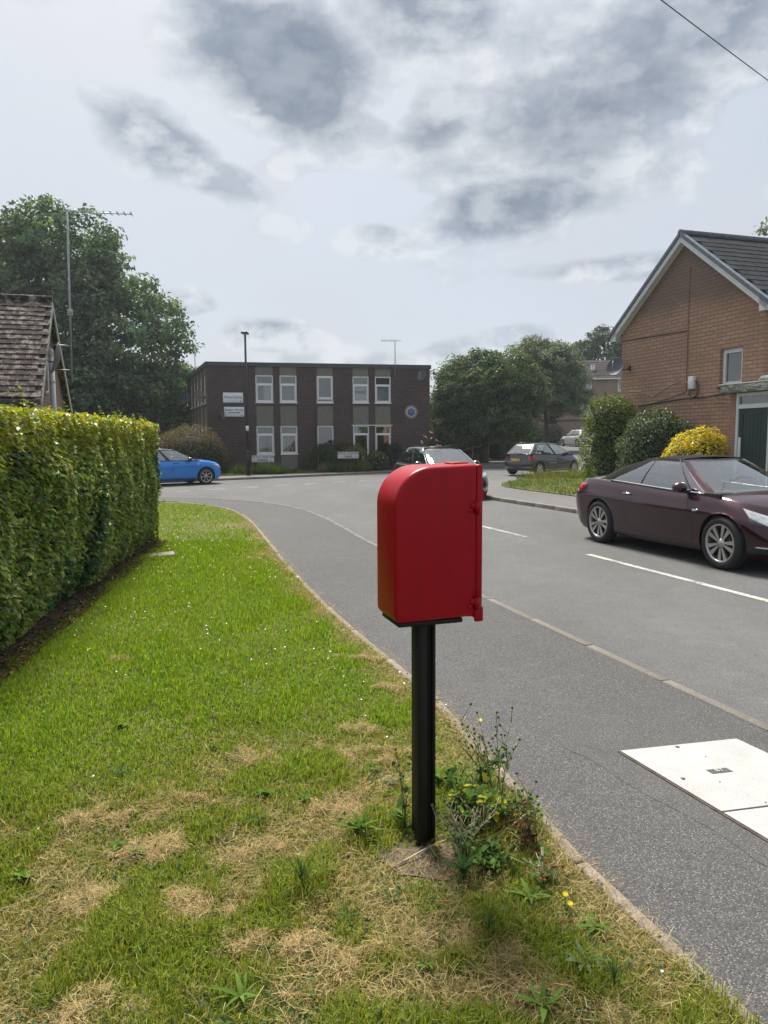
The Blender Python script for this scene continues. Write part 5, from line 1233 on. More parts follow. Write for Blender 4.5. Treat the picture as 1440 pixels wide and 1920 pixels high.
def hatch_glass(kd, x): return {'front': .96, 'rear': .86}.get(kd, .90)
GREY = dict(HATCH, W=1.72, wb=2.54, fo=.82, ro=.67, wr=.305, style='five', paint='paint_grey', glass_top=hatch_glass, Rr=.36, pr=3.4,
    top=[(-2.0, .88), (-1.8, .965), (-1.2, .97), (-.5, .945), (.5, .93), (1.0, .91), (1.4, .83), (1.8, .70), (2.1, .55)],
    gh_base=(-1.86, 1.30), gh_top=(-1.38, .25), roof_z=[(-1.4, 1.40), (-1.0, 1.445), (-.4, 1.455), (.25, 1.41)], roof_crown=.03, segs=segs_two(), mirror=(.62, .98), handles=[(-.95, .86), (.05, .84)],
    rear_lo=.06, rearx=[(0, .06), (.2, .0), (.45, 0), (.6, .05), (1, .12)],
    seams=[[('s', -.98, .9), ('s', -1.0, .8), ('s', -.72, .5), ('s', -.68, .3)], [('s', -.08, .92), ('s', -.1, .5), ('s', -.06, .3)], [('s', .8, .86), ('s', .86, .6), ('s', .82, .3)], [('s', -.7, .28), ('s', .82, .28)], [('r', .0, .52), ('r', .5, .52), ('r', .6, .62)]],
    strips=[([('s', -.62, .56), ('s', -.12, .56)], .03, 'grey_metal'), ([('s', -.04, .56), ('s', .78, .565)], .03, 'trim_black'), ([('s', -.85, .26), ('s', .8, .27)], .03, 'grey_metal'), ([('r', 0, .36), ('r', .78, .37)], .03, 'grey_metal')],
    patches=[('tail_light', 'tail_red', [('r', .56, .66), ('s', -1.72, .72), ('s', -1.50, .92), ('r', .62, .88)], .012), ('bumper_insert', 'trim_black', [('r', 0, .42), ('r', .7, .42), ('r', .72, .5), ('r', 0, .5)], .002), ('headlight', 'headlamp', [('s', 1.5, .66), ('f', .5, .6), ('f', .45, .72), ('s', 1.3, .80)], .009)],
    boxes=[('wiper', 'trim_black', (.03, .5, .025), (-1.94, -.12, 1.0)), ('exhaust', 'alloy_dark', (.12, .06, .06), (-1.9, .45, .25)), ('roof_aerial', 'trim_black', (.05, .03, .05), (-1.15, 0, 1.51))], plate=('r', .70, 'plate_yellow', '', -1.965))
ga = math.atan2(.64, .77)
make_car('parked_car', 'dark grey five-door hatchback with yellow rear plate beside the corner lawn', GREY, (6.45+.77*1.27, 33.7+.64*1.27, -.085 + gz(7.3, 34.7)), ga, 'cars parked round the junction')

BLUE = dict(HATCH, W=1.74, wb=2.56, fo=.83, ro=.64, wr=.325, style='twin', paint='paint_blue', roof_mat='paint_black', glass_top=hatch_glass, mirror_mat='paint_black',
    top=[(-1.95, .90), (-1.7, .985), (-1.2, .98), (-.5, .965), (.5, .955), (.9, .945), (1.3, .92), (1.7, .865), (1.95, .80), (2.11, .72)], Rf=.6, pf=2.8, frontx=[(0, .05), (.3, 0), (.6, .0), (.85, .03), (1, .12)],
    gh_base=(-1.78, 1.12), gh_top=(-1.35, .2), roof_z=[(-1.35, 1.34), (-1.0, 1.385), (-.4, 1.40), (.2, 1.36)], roof_crown=.025, segs=segs_two(), mirror=(.6, 1.0), handles=[(-.92, .86), (.08, .85)], handle_mat='trim_black',
    seams=[[('s', -.95, .93), ('s', -.98, .8), ('s', -.72, .5), ('s', -.68, .3)], [('s', -.05, .94), ('s', -.06, .5), ('s', -.03, .3)], [('s', .82, .9), ('s', .88, .6), ('s', .84, .3)], [('s', -.7, .28), ('s', .84, .28)]],
    strips=[([('s', -.85, .24), ('s', .85, .24)], .05, 'trim_black')],
    patches=[('headlight', 'headlamp', [('s', 1.86, .65), ('f', .5, .62), ('f', .5, .75), ('s', 1.54, .80)], .009), ('intake', 'trim_black', [('s', 1.93, .27), ('f', .5, .27), ('f', .5, .5), ('s', 1.96, .52)], .005), ('side_badge', 'chrome', [('s', .92, .80), ('s', 1.02, .80), ('s', 1.02, .825), ('s', .92, .825)], .005), ('tail_light', 'tail_red', [('r', .5, .7), ('s', -1.6, .76), ('s', -1.55, .9), ('r', .5, .88)], .01)])
ba = math.atan2(.61, .79)
make_car('parked_car', 'bright blue hatchback with black roof parked beyond the end of the hedge', BLUE, (-7.46-.79*1.28, 29.6-.61*1.28, -.09), ba, 'cars parked round the junction')

BLACK = dict(HATCH, W=1.78, wb=2.6, fo=.86, ro=.75, wr=.325, style='five', paint='paint_black', glass_top=hatch_glass,
    top=[(-2.05, .88), (-1.8, .98), (-1.2, .98), (-.5, .96), (.5, .945), (1.0, .93), (1.45, .85), (1.9, .72), (2.16, .58)],
    gh_base=(-1.85, 1.38), gh_top=(-1.35, .3), roof_z=[(-1.35, 1.42), (-1.0, 1.46), (-.4, 1.475), (.3, 1.43)], roof_crown=.03, segs=segs_two(), mirror=(.7, 1.0), handles=[(-.95, .87), (.1, .86)],
    seams=[[('s', -.08, .94), ('s', -.1, .5), ('s', -.06, .3)], [('s', .85, .88), ('s', .9, .6), ('s', .86, .3)]],
    patches=[('headlight', 'headlamp', [('s', 1.65, .68), ('f', .5, .62), ('f', .5, .72), ('s', 1.45, .79)], .009), ('grille', 'trim_black', [('f', .5, .5), ('f', 0, .5), ('f', 0, .62), ('f', .48, .62)], .005), ('fog_trim', 'chrome', [('f', .75, .3), ('f', .45, .3), ('f', .45, .33), ('f', .75, .33)], .008), ('tail_light', 'tail_red', [('r', .5, .7), ('s', -1.7, .76), ('s', -1.6, .9), ('r', .5, .88)], .01)])
make_car('parked_car', 'black car parked facing the post box and mostly hidden behind it', BLACK, (*xy(20.8, 8.5), -.09), math.atan2(-D.y, -D.x), 'cars parked round the junction')

WHITE = dict(HATCH, W=1.75, wb=2.55, fo=.83, ro=.69, wr=.315, style='plain', paint='paint_white', glass_top=hatch_glass, mirror_mat='paint_black',
    top=[(-2.0, .90), (-1.8, .985), (-1.2, .98), (-.5, .955), (.5, .94), (1.0, .92), (1.4, .84), (1.8, .72), (2.1, .58)],
    gh_base=(-1.86, 1.25), gh_top=(-1.45, .25), roof_z=[(-1.45, 1.40), (-1.0, 1.44), (-.4, 1.45), (.25, 1.41)], roof_crown=.03, segs=segs_two(), mirror=(.62, 1.0), handles=[(-.95, .87), (.05, .86)], handle_mat='trim_black',
    seams=[[('s', -.08, .93), ('s', -.1, .5), ('s', -.06, .3)], [('s', .82, .87), ('s', .86, .6), ('s', .82, .3)]],
    patches=[('tail_light', 'tail_dark', [('r', .42, .76), ('s', -1.66, .74), ('s', -1.58, .90), ('r', .35, .88)], .01), ('diffuser', 'trim_black', [('r', 0, .28), ('r', .7, .28), ('r', .66, .40), ('r', 0, .40)], .004), ('headlight', 'headlamp', [('s', 1.6, .66), ('f', .5, .6), ('f', .5, .70), ('s', 1.4, .77)], .009)], boxes=[('badge', 'trim_black', (.02, .1, .1), (-1.99, 0, .8))], plate=('r', .52, 'plate_yellow', '', -2.02))
make_car('parked_car', 'white hatchback parked up the side street beyond the grey hatchback', WHITE, (17.4, 66.5, -.09 + gz(17.4, 66.5)), math.atan2(.96, -.28), 'cars parked round the junction')

# ================================================================== POST BOX
def post_box():
    cx, cy = .168, 2.83; ang = R(18); root = tag(empty('post_box', (cx, cy, 0), ang), 'red lamp-style post box on a black steel post standing in the grass verge', 'post box')
    x0, x1, z0, z1, hw = -.1725, .150, .94, 1.527, .12
    prof = []; rt = .15
    def arc(cx_, cz_, r_, a0, a1, n):
        for k in range(n+1): a = R(a0+(a1-a0)*k/n); prof.append((cx_+r_*math.cos(a), cz_+r_*math.sin(a)))
    arc(x0+.028, z0+.028, .028, 270, 180, 5); arc(x0+rt, z1-rt-.006, rt, 180, 92, 14); prof += [(x1, z1), (x1, z0+.006)]
    bm = bmesh.new(); n = len(prof)
    a = [bm.verts.new((x, -hw, z)) for x, z in prof]; b = [bm.verts.new((x, hw, z)) for x, z in prof]
    bm.faces.new(a); bm.faces.new(list(reversed(b)))
    for i in range(n): bm.faces.new((a[i], b[i], b[(i+1) % n], a[(i+1) % n]))
    bmesh.ops.recalc_face_normals(bm, faces=bm.faces)
    caps = [e for e in bm.edges if abs(e.verts[0].co.y-e.verts[1].co.y) < 1e-6]
    bmesh.ops.bevel(bm, geom=caps, offset=.022, segments=5, affect='EDGES', profile=.5, clamp_overlap=True)
    for v in bm.verts:                                    # old cast iron under many coats of paint
        k = mnoise.noise(v.co*7)*.0012; v.co += v.normal*k if v.normal.length else Vector()
    me = bpy.data.meshes.new('body'); bm.to_mesh(me); bm.free(); me.polygons.foreach_set('use_smooth', [True]*len(me.polygons)); me.materials.append(M['post_red'])
    me.set_sharp_from_angle(angle=R(50)); inst('body', me, root)
    m = MB(); m.box((x1+.014, 0, (z0+z1)/2-.004), (.026, hw*2+.001, z1-z0+.004), bev=.008); door = m.build('door', M['post_red'], root)
    m = MB(); m.box((x1-.014, 0, (z0+z1)/2), (.032, hw*2-.006, z1-z0-.014), bev=.006); m.build('door_rebate', M['post_red'], root)
    m = MB(); m.add([(x1+.028, -.09, 1.45), (x1+.028, .09, 1.45), (x1+.055, .085, 1.405), (x1+.055, -.085, 1.405), (x1+.028, -.09, 1.38), (x1+.028, .09, 1.38), (x1+.04, .085, 1.385), (x1+.04, -.085, 1.385)], [(0, 1, 2, 3), (3, 2, 6, 7), (0, 3, 7, 4), (1, 5, 6, 2), (4, 7, 6, 5)]); m.build('letter_hood', M['post_red'], door)
    m = MB(); m.box((x1+.034, .0, 1.27), (.012, .1, .012), bev=.004); m.build('collection_plate', M['post_red'], door)
    for z in (1.365, 1.0):
        m = MB(); m.tube([(x1+.004, -hw-.003, z-.024), (x1+.004, -hw-.003, z+.022)], [.011, .013], 12); m.box((x1-.012, -hw-.001, z+.006), (.026, .011, .022), bev=.005); m.box((x1-.026, -hw-.001, z-.012), (.016, .01, .016), bev=.004); m.build('hinge', M['post_red'], root)
    m = MB(); m.box((x1+.012, -hw+.004, z0+.016), (.036, .02, .06), bev=.008); m.build('hinge_foot', M['post_red'], root)
    m = MB(); m.box((x1-.03, 0, z1+.001), (.07, .09, .008), bev=.005); m.build('tab_holder', M['post_red'], root)
    m = MB(); m.box((-.025, 0, z0-.008), (.26, .2, .018), bev=.004); m.build('base_plate', M['black_metal'], root)
    # H-section post: two flanges and the web between them
    m = MB(); pc = -.018; top = z0-.012
    m.box((pc-.031, 0, top/2-.06), (.012, .076, top+.12), bev=.003); m.box((pc+.031, 0, top/2-.06), (.012, .076, top+.12), bev=.003); m.box((pc, -.012, top/2-.06), (.06, .012, top+.12)); m.box((pc-.016, -.03, top/2-.06), (.028, .026, top+.12), bev=.004)
    m.build('post', M['black_metal'], root)
post_box()

# ================================================================== STREET FURNITURE
def lamp_post():
    x, y = -6.28, 34.3; root = tag(empty('street_lamp', (x, y, 0)), 'slim black street lamp standing in front of the flats', 'street lamp')
    MB().tube([(0, 0, -.1), (0, 0, 1.12), (0, 0, 1.2)], [.1, .1, .062], 14).build('base_sleeve', M['lamp_black'], root)
    MB().tube([(0, 0, 1.2), (0, 0, 4), (0, 0, 6.42)], [.062, .055, .045], 12).build('column', M['lamp_black'], root)
    MB().lathe([(.062, 2.05), (.066, 2.05), (.066, 2.28), (.062, 2.28)], 12).build('number_band', M['sign_white'], root)
    hd = MB().box((.02, -.13, 6.46), (.3, .5, .09), bev=.03).build('lantern', M['lamp_black'], root); MB().box((.02, -.17, 6.408), (.2, .34, .012)).build('lens', M['lamp_lens'], hd)
    MB().box((.06, -.09, .55), (.14, .02, .34), bev=.004).build('access_door', M['black_metal'], root)
lamp_post()
def street_sign(loc, ang, w, h, z0, lines, label):
    root = tag(empty('street_sign', loc, ang), label, 'sign')
    MB().box((0, 0, z0+h/2), (w, .02, h), bev=.005).build('plate', M['sign_pale'], root)
    MB().box((0, .006, z0+h/2), (w+.03, .02, h+.03), bev=.005).build('backing', M['black_metal'], root)
    for s in (-1, 1): MB().box((s*w*.36, .03, z0*.5-.06), (.06, .05, z0+.12+.02)).build('leg', M['black_metal'], root)
    for t, size, z, dx in lines: inst('lettering', text_mesh(t, size, M['ink'], .92, .001, .003), root, mtx=Matrix.Translation((dx, -.0115, z)) @ Matrix.Rotation(math.pi/2, 4, 'X'))
street_sign((-5.75, 35.3, 0), R(12), 1.06, .32, .58, [('LITTLE  NORTON', .14, .82, 0), ('AVENUE', .14, .665, -.02), ('8', .07, .65, .36)], 'white street name plate reading LITTLE NORTON AVENUE beside the lamp post')
street_sign((-1.75, 36.6, 0), R(12), 1.06, .32, .70, [('LITTLE  NORTON', .14, .94, 0), ('DRIVE', .14, .785, 0), ('8', .07, .77, .42)], 'white street name plate reading LITTLE NORTON DRIVE among the plants')
m = MB(); a, b = Vector((3.21, 9, 6.61)), Vector((4.47*12/9, 12, 1.62+(5.73-1.62)*12/9)); dv = b-a
m.tube([a + dv*(k/4) + Vector((0, 0, .012*((k-2)/4)**2)) for k in range(-12, 21)], .0065, 6)
tag(m.build('overhead_cable', M['cable']), 'thin black overhead cable crossing the sky above the slate roof', 'cable')
def rail_fence():
    a = Vector((3.2, 42.2, 0)); b = Vector((6.3, 44.6, 0)); root = tag(empty('rail_fence', (a.x, a.y, gz(a.x, a.y))), 'weathered timber rail fence in front of the dark bushes', 'fence'); dv = b-a
    for k in range(4):
        p = dv*k/3; MB().box((p.x, p.y, .55+.5*k/3), (.09, .09, 1.1), bev=.01).build('post', M['wood_grey'], root)
    for z in (1.0, .6): MB().tube([(0, -.06, z), (dv.x, dv.y-.06, z+.5)], .045, 6).build('rail', M['wood_grey'], root)
    MB().box((dv.x*.4, dv.y*.4+.6, .2), (dv.x*1.1, .3, .7), rot=Matrix.Rotation(.66, 3, 'Z')).build('retaining_wall', M['brick_dark'], root)
rail_fence()
# half-buried slab end by the hedge
m = MB(); m.box((0, 0, 0), (.5, .26, .09), bev=.02); o = m.build('concrete_slab', M['old_slab'], None, loc=(-3.18, 10.2, .0), rot=(.03, -.07, .3)); tag(o, 'broken concrete slab end lying at the foot of the hedge', 'slab')

# ================================================================== TREES
SYC = [(.08, .15, .075), (.105, .185, .085), (.06, .12, .062), (.135, .2, .085)]
OAK = [(.085, .14, .055), (.115, .175, .065), (.06, .11, .045)]
SIL = [(.15, .2, .12), (.18, .235, .14), (.115, .16, .095)]
tree('sycamore_tree', 'huge spreading sycamore towering behind the bungalow', (-21, 47, 0), 4.5, .5,
     [(-1, 0, 9.6, 7.0, 6.2, 5.4), (4.3, 0, 7.6, 4.7, 4.6, 4.5), (-6, 1, 9.5, 6, 5.5, 4.8), (1.2, -.5, 13.0, 4.2, 4.2, 3.1), (-3.3, 0, 12.9, 3.6, 3.6, 2.8), (6.0, .5, 4.4, 2.9, 3.4, 2.7), (1, -1, 4.6, 5.5, 4.5, 2.6), (-7, 0, 4.6, 5, 4.5, 2.8)], 2700, 46, .75, .3, SYC, limbs=46, shell=.35)
tree('broad_tree', 'broad dark-leaved tree with low crown beside the rail fence', (5.9, 43.6, gz(5.9, 43.6)), 1.5, .24,
     [(-.6, 0, 4.2, 2.6, 2.4, 2.1), (1.0, .3, 4.6, 2.5, 2.4, 2.0), (-1.6, 0, 2.9, 1.7, 1.8, 1.7), (.4, -.3, 2.5, 2.4, 1.8, 1.4), (-.2, .2, 5.6, 1.5, 1.5, 1.1), (-1.9, 0, 4.9, 1.0, 1.0, .9), (2.2, .6, 4.0, 1.7, 1.6, 1.7), (1.9, .3, 2.4, 1.6, 1.4, 1.2), (-1.7, 0, 1.9, 1.5, 1.3, 1.2)], 1450, 48, .45, .17, OAK, limbs=30, shell=.25, lean=(.3, 0))
tree('silvery_tree', 'grey-green tree with fine silvery leaves beside the broad dark tree', (12.9, 58.5, gz(12.9, 58.5)), 2.2, .2,
     [(0, 0, 5.7, 3.0, 2.9, 2.8), (1.6, .2, 4.5, 2.1, 2.1, 2.0), (-1.2, 0, 7.3, 2.0, 1.9, 1.6), (.7, .2, 7.4, 1.6, 1.6, 1.2), (-2.2, 0, 5, 2, 2, 2), (-2.6, 0, 3.4, 1.9, 1.8, 1.5)], 1250, 48, .5, .19, SIL, limbs=24, shell=.25)
tree('round_tree', 'dense round-crowned tree rising behind the plum roof', (28.5, 95, 2), 5, .5,
     [(0, 0, 9.2, 4.8, 4.5, 4.4), (3.0, 0, 9.0, 3.6, 3.5, 3.8), (-3, 0, 8.2, 3.2, 3.3, 3.2)], 700, 44, .8, .36, [(.035, .075, .028), (.045, .09, .03)], limbs=14)
tree('slender_tree', 'sparse tree top showing above the slate roof', (17.6, 34.5, .8), 6, .2,
     [(.1, 0, 9.0, 1.3, 1.3, 1.9), (-2.3, 0, 8.2, 1.0, 1.0, 1.3), (1.4, 0, 8, 1.6, 1.4, 1.6)], 90, 26, .4, .2, SIL, limbs=18, shell=.2)
tree('background_tree', 'tree showing between the sycamore and the corner of the flats', (-17.2, 62, 0), 3, .3, [(0, 0, 5.5, 3.0, 3, 2.6), (2, 0, 4.2, 2.4, 2.4, 2.2)], 380, 40, .6, .3, SYC, limbs=10)
tree('background_tree', 'low leafy tree in front of the half hidden brick flats', (-16.6, 52, 0), 1.2, .16, [(0, 0, 2.6, 1.7, 1.6, 1.4), (-2, .5, 3.2, 1.8, 1.7, 1.6)], 300, 40, .42, .2, OAK, limbs=10)
tree('background_tree', 'tall background tree behind the far tan house', (9.5, 84, 1.4), 3, .3, [(0, 0, 6.0, 3.4, 3, 3.0), (4, 0, 5.4, 3.0, 3, 2.8)], 420, 40, .65, .32, OAK, limbs=10)

# shrubs
shrub('domed_shrub', 'brownish domed shrub clipped round beside the flats, behind the blue car', (-9.25, 35.6, 0), [(0, 0, .85, 1.75, 1.3, 1.5), (.95, -.1, .7, .85, 1.0, 1.15), (-1, 0, .8, 1, 1.1, 1.15)], 9000, .085, [(.13, .105, .035), (.16, .12, .045), (.1, .1, .03), (.12, .075, .045)], lump=.1)
shrub('ivy_shrub', 'dark green ivy clump under the domed shrub by the flats', (-8.35, 34.95, 0), [(0, 0, .5, .95, .6, .95)], 2600, .09, [(.02, .045, .02), (.03, .06, .025)])
shrub('fern_clump', 'feathery green clump against the flats left of the Drive plate', (-3.1, 38.2, 0), [(0, 0, .45, 1.0, .6, .75), (.7, 0, .4, .6, .5, .6)], 2600, .16, [(.06, .12, .025), (.09, .14, .03)], up=.8, aspect=.18, core=False)
shrub('golden_shrub', 'yellow-green low shrub behind the Drive name plate', (-1.55, 38.3, 0), [(0, 0, .5, .75, .5, .75)], 1700, .1, [(.2, .22, .03), (.12, .16, .03)])
shrub('flowering_shrub', 'shrub dotted with yellow flowers beside the Drive name plate', (-.35, 38.4, 0), [(0, 0, .42, .6, .5, .62)], 1500, .1, [(.05, .09, .03), (.4, .36, .03), (.07, .11, .03)], w=[.5, .2, .3])
shrub('dark_shrub', 'dark evergreen shrub under the right-hand ground floor window', (.55, 39.0, 0), [(0, 0, .6, .5, .4, .85)], 1400, .1, [(.02, .045, .022), (.03, .05, .025)])
shrub('spent_grass_clump', 'bronze tall grasses growing between the two shrubs under the windows', (-2.4, 38.9, 0), [(0, 0, .7, 1.6, .25, .85)], 1200, .2, [(.15, .11, .06), (.12, .12, .05)], up=.1, aspect=.1, core=False, stems=0)
def rose():
    root = shrub('rose_bush', 'tall rose bush with pale pink blooms at the corner of the flats', (2.35, 38.0, .05), [(0, 0, .6, .6, .45, .75), (.1, 0, 1.25, .4, .35, .55)], 1300, .1, [(.035, .065, .03), (.05, .08, .035), (.09, .06, .035)], core=False, shell=.3, stems=7)
    pm = MB()
    for k in range(7):
        a = k*2.4; pm.add([(0, 0, 0), (.045*math.cos(a-.5), .045*math.sin(a-.5), .03), (.06*math.cos(a), .06*math.sin(a), .05-.006*k), (.045*math.cos(a+.5), .045*math.sin(a+.5), .03)], [(0, 1, 2, 3)], True)
    me = pm.mesh('bloom', M['petal_pink'])
    for px_, pz_ in ((.0, 1.92), (.12, 1.86), (-.33, 1.72), (-.24, 1.68), (-.42, 1.45), (-.36, 1.38), (-.44, 1.12), (-.38, 1.06), (.3, 1.5), (.42, 1.45), (.36, 1.25), (.5, 1.2), (.58, 1.22), (.25, 1.1), (.1, 1.6)):
        inst('bloom', me, root, (px_, -.35+random.uniform(-.1, .1), pz_), (random.uniform(.6, 1.4), random.uniform(-.5, .5), random.uniform(0, 6)), (1.25,)*3)
rose()
shrub('tall_bush', 'tall light-topped green bush at the corner of the orange house', (*xy(19.15, 13.5), 0), [(0, 0, 1.25, 1.0, .95, 1.3), (-.1, .0, 2.1, .8, .75, .8), (.1, -.3, .7, 1.0, .85, .8)], 11000, .085, [(.15, .21, .04), (.09, .14, .03), (.2, .25, .05), (.06, .1, .025)], lump=.14)
shrub('laurel_bush', 'dark glossy-leaved bush between the tall bush and the yellow bush', (*xy(17.1, 13.35), 0), [(0, 0, 1.15, .95, .9, 1.2), (.25, -.3, 1.3, .75, .7, .9)], 8000, .085, [(.075, .12, .05), (.05, .09, .04), (.13, .17, .1)], lump=.14)
shrub('golden_bush', 'bright yellow bush beside the porch of the orange house', (*xy(15.3, 13.15), 0), [(0, 0, .9, .75, .75, .88), (.25, -.1, 1.1, .55, .55, .78), (.0, .1, .6, .8, .7, .6)], 7500, .085, [(.6, .5, .03), (.68, .57, .05), (.5, .44, .03), (.22, .25, .03)], w=[.4, .3, .2, .1], lump=.1)
def clipped(name, label, loc, rz, size, n, leaf, cols, w=None):
    root = tag(empty(name, loc, rz), label, 'hedge'); L_, Dp, Hh = size; ar = np.array([L_*Hh, L_*Hh, Dp*Hh, Dp*Hh, L_*Dp]); k = RNG.choice(5, n, p=ar/ar.sum()); a, b, c = RNG.random((3, n)); inn = RNG.random(n)**1.5*.15
    P = np.zeros((n, 3)); Nn = np.zeros((n, 3))
    for f, (fx, nn) in enumerate((((a*L_-L_/2, -Dp/2+inn, b*Hh), (0, -1, 0)), ((a*L_-L_/2, Dp/2-inn, b*Hh), (0, 1, 0)), ((-L_/2+inn, a*Dp-Dp/2, b*Hh), (-1, 0, 0)), ((L_/2-inn, a*Dp-Dp/2, b*Hh), (1, 0, 0)), ((a*L_-L_/2, b*Dp-Dp/2, Hh-inn), (0, 0, 1)))):
        s = k == f; P[s] = np.stack(fx, 1)[s]; Nn[s] = nn
    P += RNG.normal(0, .03, (n, 3)); me = leaf_cloud(P, Nn + unit(n)*.7 + np.array([0, 0, .3]), RNG.uniform(.7, 1.3, n)*leaf, tints(n, cols, .25, w), M['leaf'], 'foliage', .55); tag(inst('foliage', me, root), kind='stuff')
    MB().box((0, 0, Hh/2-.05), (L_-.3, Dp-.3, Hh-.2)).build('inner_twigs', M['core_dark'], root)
clipped('dark_hedge', 'dark clipped hedge behind the grey hatchback', (7.9, 48.6, gz(7.9, 48.6)), 1.2, (6.4, .9, 1.6), 6500, .1, [(.02, .04, .018), (.03, .055, .022)])
clipped('dark_hedge', 'low dark hedge behind the timber rail fence', (4.2, 45.0, gz(4.2, 45)), .6, (4.5, 1.2, 1.6), 4500, .11, [(.018, .036, .018), (.026, .05, .02)])
shrub('garden_shrub', 'pale leafy shrub in front of the brown brick block', (14.2, 71, gz(14.2, 71)), [(0, 0, .9, 1.8, 1, 1.3), (2, .3, .8, 1.4, 1, 1.1)], 3200, .15, [(.1, .13, .06), (.06, .1, .035), (.16, .17, .1)])
shrub('conifer', 'small pointed dark conifer in front of the brown brick block', (16.3, 72.3, gz(16.3, 72.3)), [(0, 0, 1.1, .7, .7, 1.4), (0, 0, 2.2, .35, .35, .8)], 1500, .16, [(.018, .045, .025), (.025, .055, .03)], cat='tree')
shrub('garden_shrub', 'green shrub row beside the white hatchback', (21.5, 72, gz(21.5, 72)), [(-1, 0, .5, 1.6, .8, .6), (1.4, 0, .5, 1.4, .8, .7)], 2200, .17, [(.05, .09, .03), (.09, .13, .04)])

# ================================================================== BIG HEDGE
def near_hedge():
    N0 = Vector((-2.24, 1.6, 0)); F0 = Vector((-3.60, 11.75, 0)); ax = (F0-N0); LEN = ax.length; ax.normalize(); out = Vector((ax.y, -ax.x, 0)); TH = 1.25; HT = 1.86
    root = tag(empty('beech_hedge', N0), 'long clipped beech hedge with bright yellow-green top and some ivy', 'hedge')
    A, O = np.array(ax), np.array(out)
    def vn(p, q, s, seed): return np.array([mnoise.noise(Vector((a*s, b*s, seed))) for a, b in zip(p, q)])
    n1, n2, n3 = 50000, 24000, 9000
    s = RNG.random(n1)*LEN; z = RNG.random(n1)*(HT-.05)+.07; dep = RNG.random(n1)**1.7*.24
    bul = .07*vn(s, z, 1.3, 2.2) + .05*vn(s, z, 4.1, 7.7) - .16*np.clip((.45-z)/.45, 0, 1)**1.3 + .05*np.sin(z*1.4)
    P1 = np.outer(s, A) + np.outer(bul-dep, O); P1[:, 2] = z; N1 = np.tile(O, (n1, 1))*.55 + unit(n1)*.5 + np.array([0, 0, .75])
    s2 = RNG.random(n2)*LEN; d2 = RNG.random(n2)*TH; top = HT + .035*vn(s2, d2, 2.2, 4.4) + .03*vn(s2, d2, 6, 1.1) + .03*np.clip(1-abs(s2-9.3)/3, 0, 1); dp = RNG.random(n2)**1.6*.15 - .035*(RNG.random(n2) < .12)*RNG.random(n2)*2
    P2 = np.outer(s2, A) - np.outer(d2, O); P2[:, 2] = top-dp; N2 = np.array([0, 0, .7]) + unit(n2)*.75
    d3 = RNG.random(n3)*TH; z3 = RNG.random(n3)*HT; P3 = np.outer(LEN + .05*vn(d3, z3, 3, 9.) - RNG.random(n3)**1.6*.2, A) - np.outer(d3, O); P3[:, 2] = z3; N3 = np.tile(A, (n3, 1))*.7 + unit(n3)*.6 + np.array([0, 0, .35])
    P = np.concatenate([P1, P2, P3]); Nn = np.concatenate([N1, N2, N3]); zz = P[:, 2]; n = len(P)
    ss = P @ A; ivy = (np.array([mnoise.noise(Vector((a*1.1, b*.5, 3.3))) for a, b in zip(ss, zz)]) > .22) & (zz < 1.55) & (RNG.random(n) < .75)
    low = tints(n, [(.23, .34, .05), (.15, .25, .04), (.37, .42, .09), (.32, .25, .09)], .32, [.4, .3, .24, .06]); new = tints(n, [(.34, .37, .03), (.42, .4, .045), (.25, .31, .03)], .2)
    k = np.clip((zz-1.35+RNG.normal(0, .13, n))/.42, 0, 1)[:, None]; far = (np.clip((ss-LEN+.5)/.5, 0, 1)*.7)[:, None]; k = np.maximum(k, far*RNG.random((n, 1)))
    T = low*(1-k) + new*k; T[ivy] = tints(int(ivy.sum()), [(.05, .11, .035), (.07, .14, .045)], .25)
    size = RNG.uniform(.5, 1.4, n)*.062; size[ivy] *= 1.3
    tag(inst('foliage', leaf_cloud(P, Nn, size, T, M['leaf'], 'foliage', .62, .3, .15), root), kind='stuff')
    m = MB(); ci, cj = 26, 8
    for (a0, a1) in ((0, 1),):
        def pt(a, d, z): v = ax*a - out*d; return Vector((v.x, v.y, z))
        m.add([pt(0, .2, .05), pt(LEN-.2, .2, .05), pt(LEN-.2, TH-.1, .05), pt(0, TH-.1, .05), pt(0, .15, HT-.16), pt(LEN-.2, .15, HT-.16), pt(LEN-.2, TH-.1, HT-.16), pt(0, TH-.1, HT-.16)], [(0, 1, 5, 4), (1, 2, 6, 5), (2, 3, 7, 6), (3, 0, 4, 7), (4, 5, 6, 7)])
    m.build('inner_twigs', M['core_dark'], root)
    st = MB()
    for k in range(26):
        a = .3+k*.43; b = ax*(a+random.uniform(-.1, .1)) - out*.28; st.tube([(b.x, b.y, -.05), (b.x+.05, b.y, .3), (b.x+random.uniform(-.1, .1), b.y+random.uniform(-.1, .1), .8)], [.022, .018, .01], 5)
    st.build('stem', M['bark'], root)
    # loose shoots standing proud of the clipped top and end: twig with its own leaves
    lm = MB(); lm.add([(0, 0, 0), (.02, .014, .004), (.035, .015, .003), (.062, 0, -.008), (.035, -.015, .003), (.02, -.014, .004)], [(0, 1, 2, 3), (0, 3, 4, 5)], True); lme = lm.mesh('leaf', M['hedge_leaf'])
    shoots = []
    for k in range(22): shoots.append((random.uniform(3.6, LEN-.05), random.uniform(-.04, .35), HT-.03, Vector((random.uniform(-.3, .3), random.uniform(-.2, .3), 1)), random.uniform(.08, .2)))
    for k in range(9): shoots.append((LEN-.02, random.uniform(-.02, .2), random.uniform(.5, 1.75), Vector((.75, .45, random.uniform(.0, .6))), random.uniform(.1, .22)))
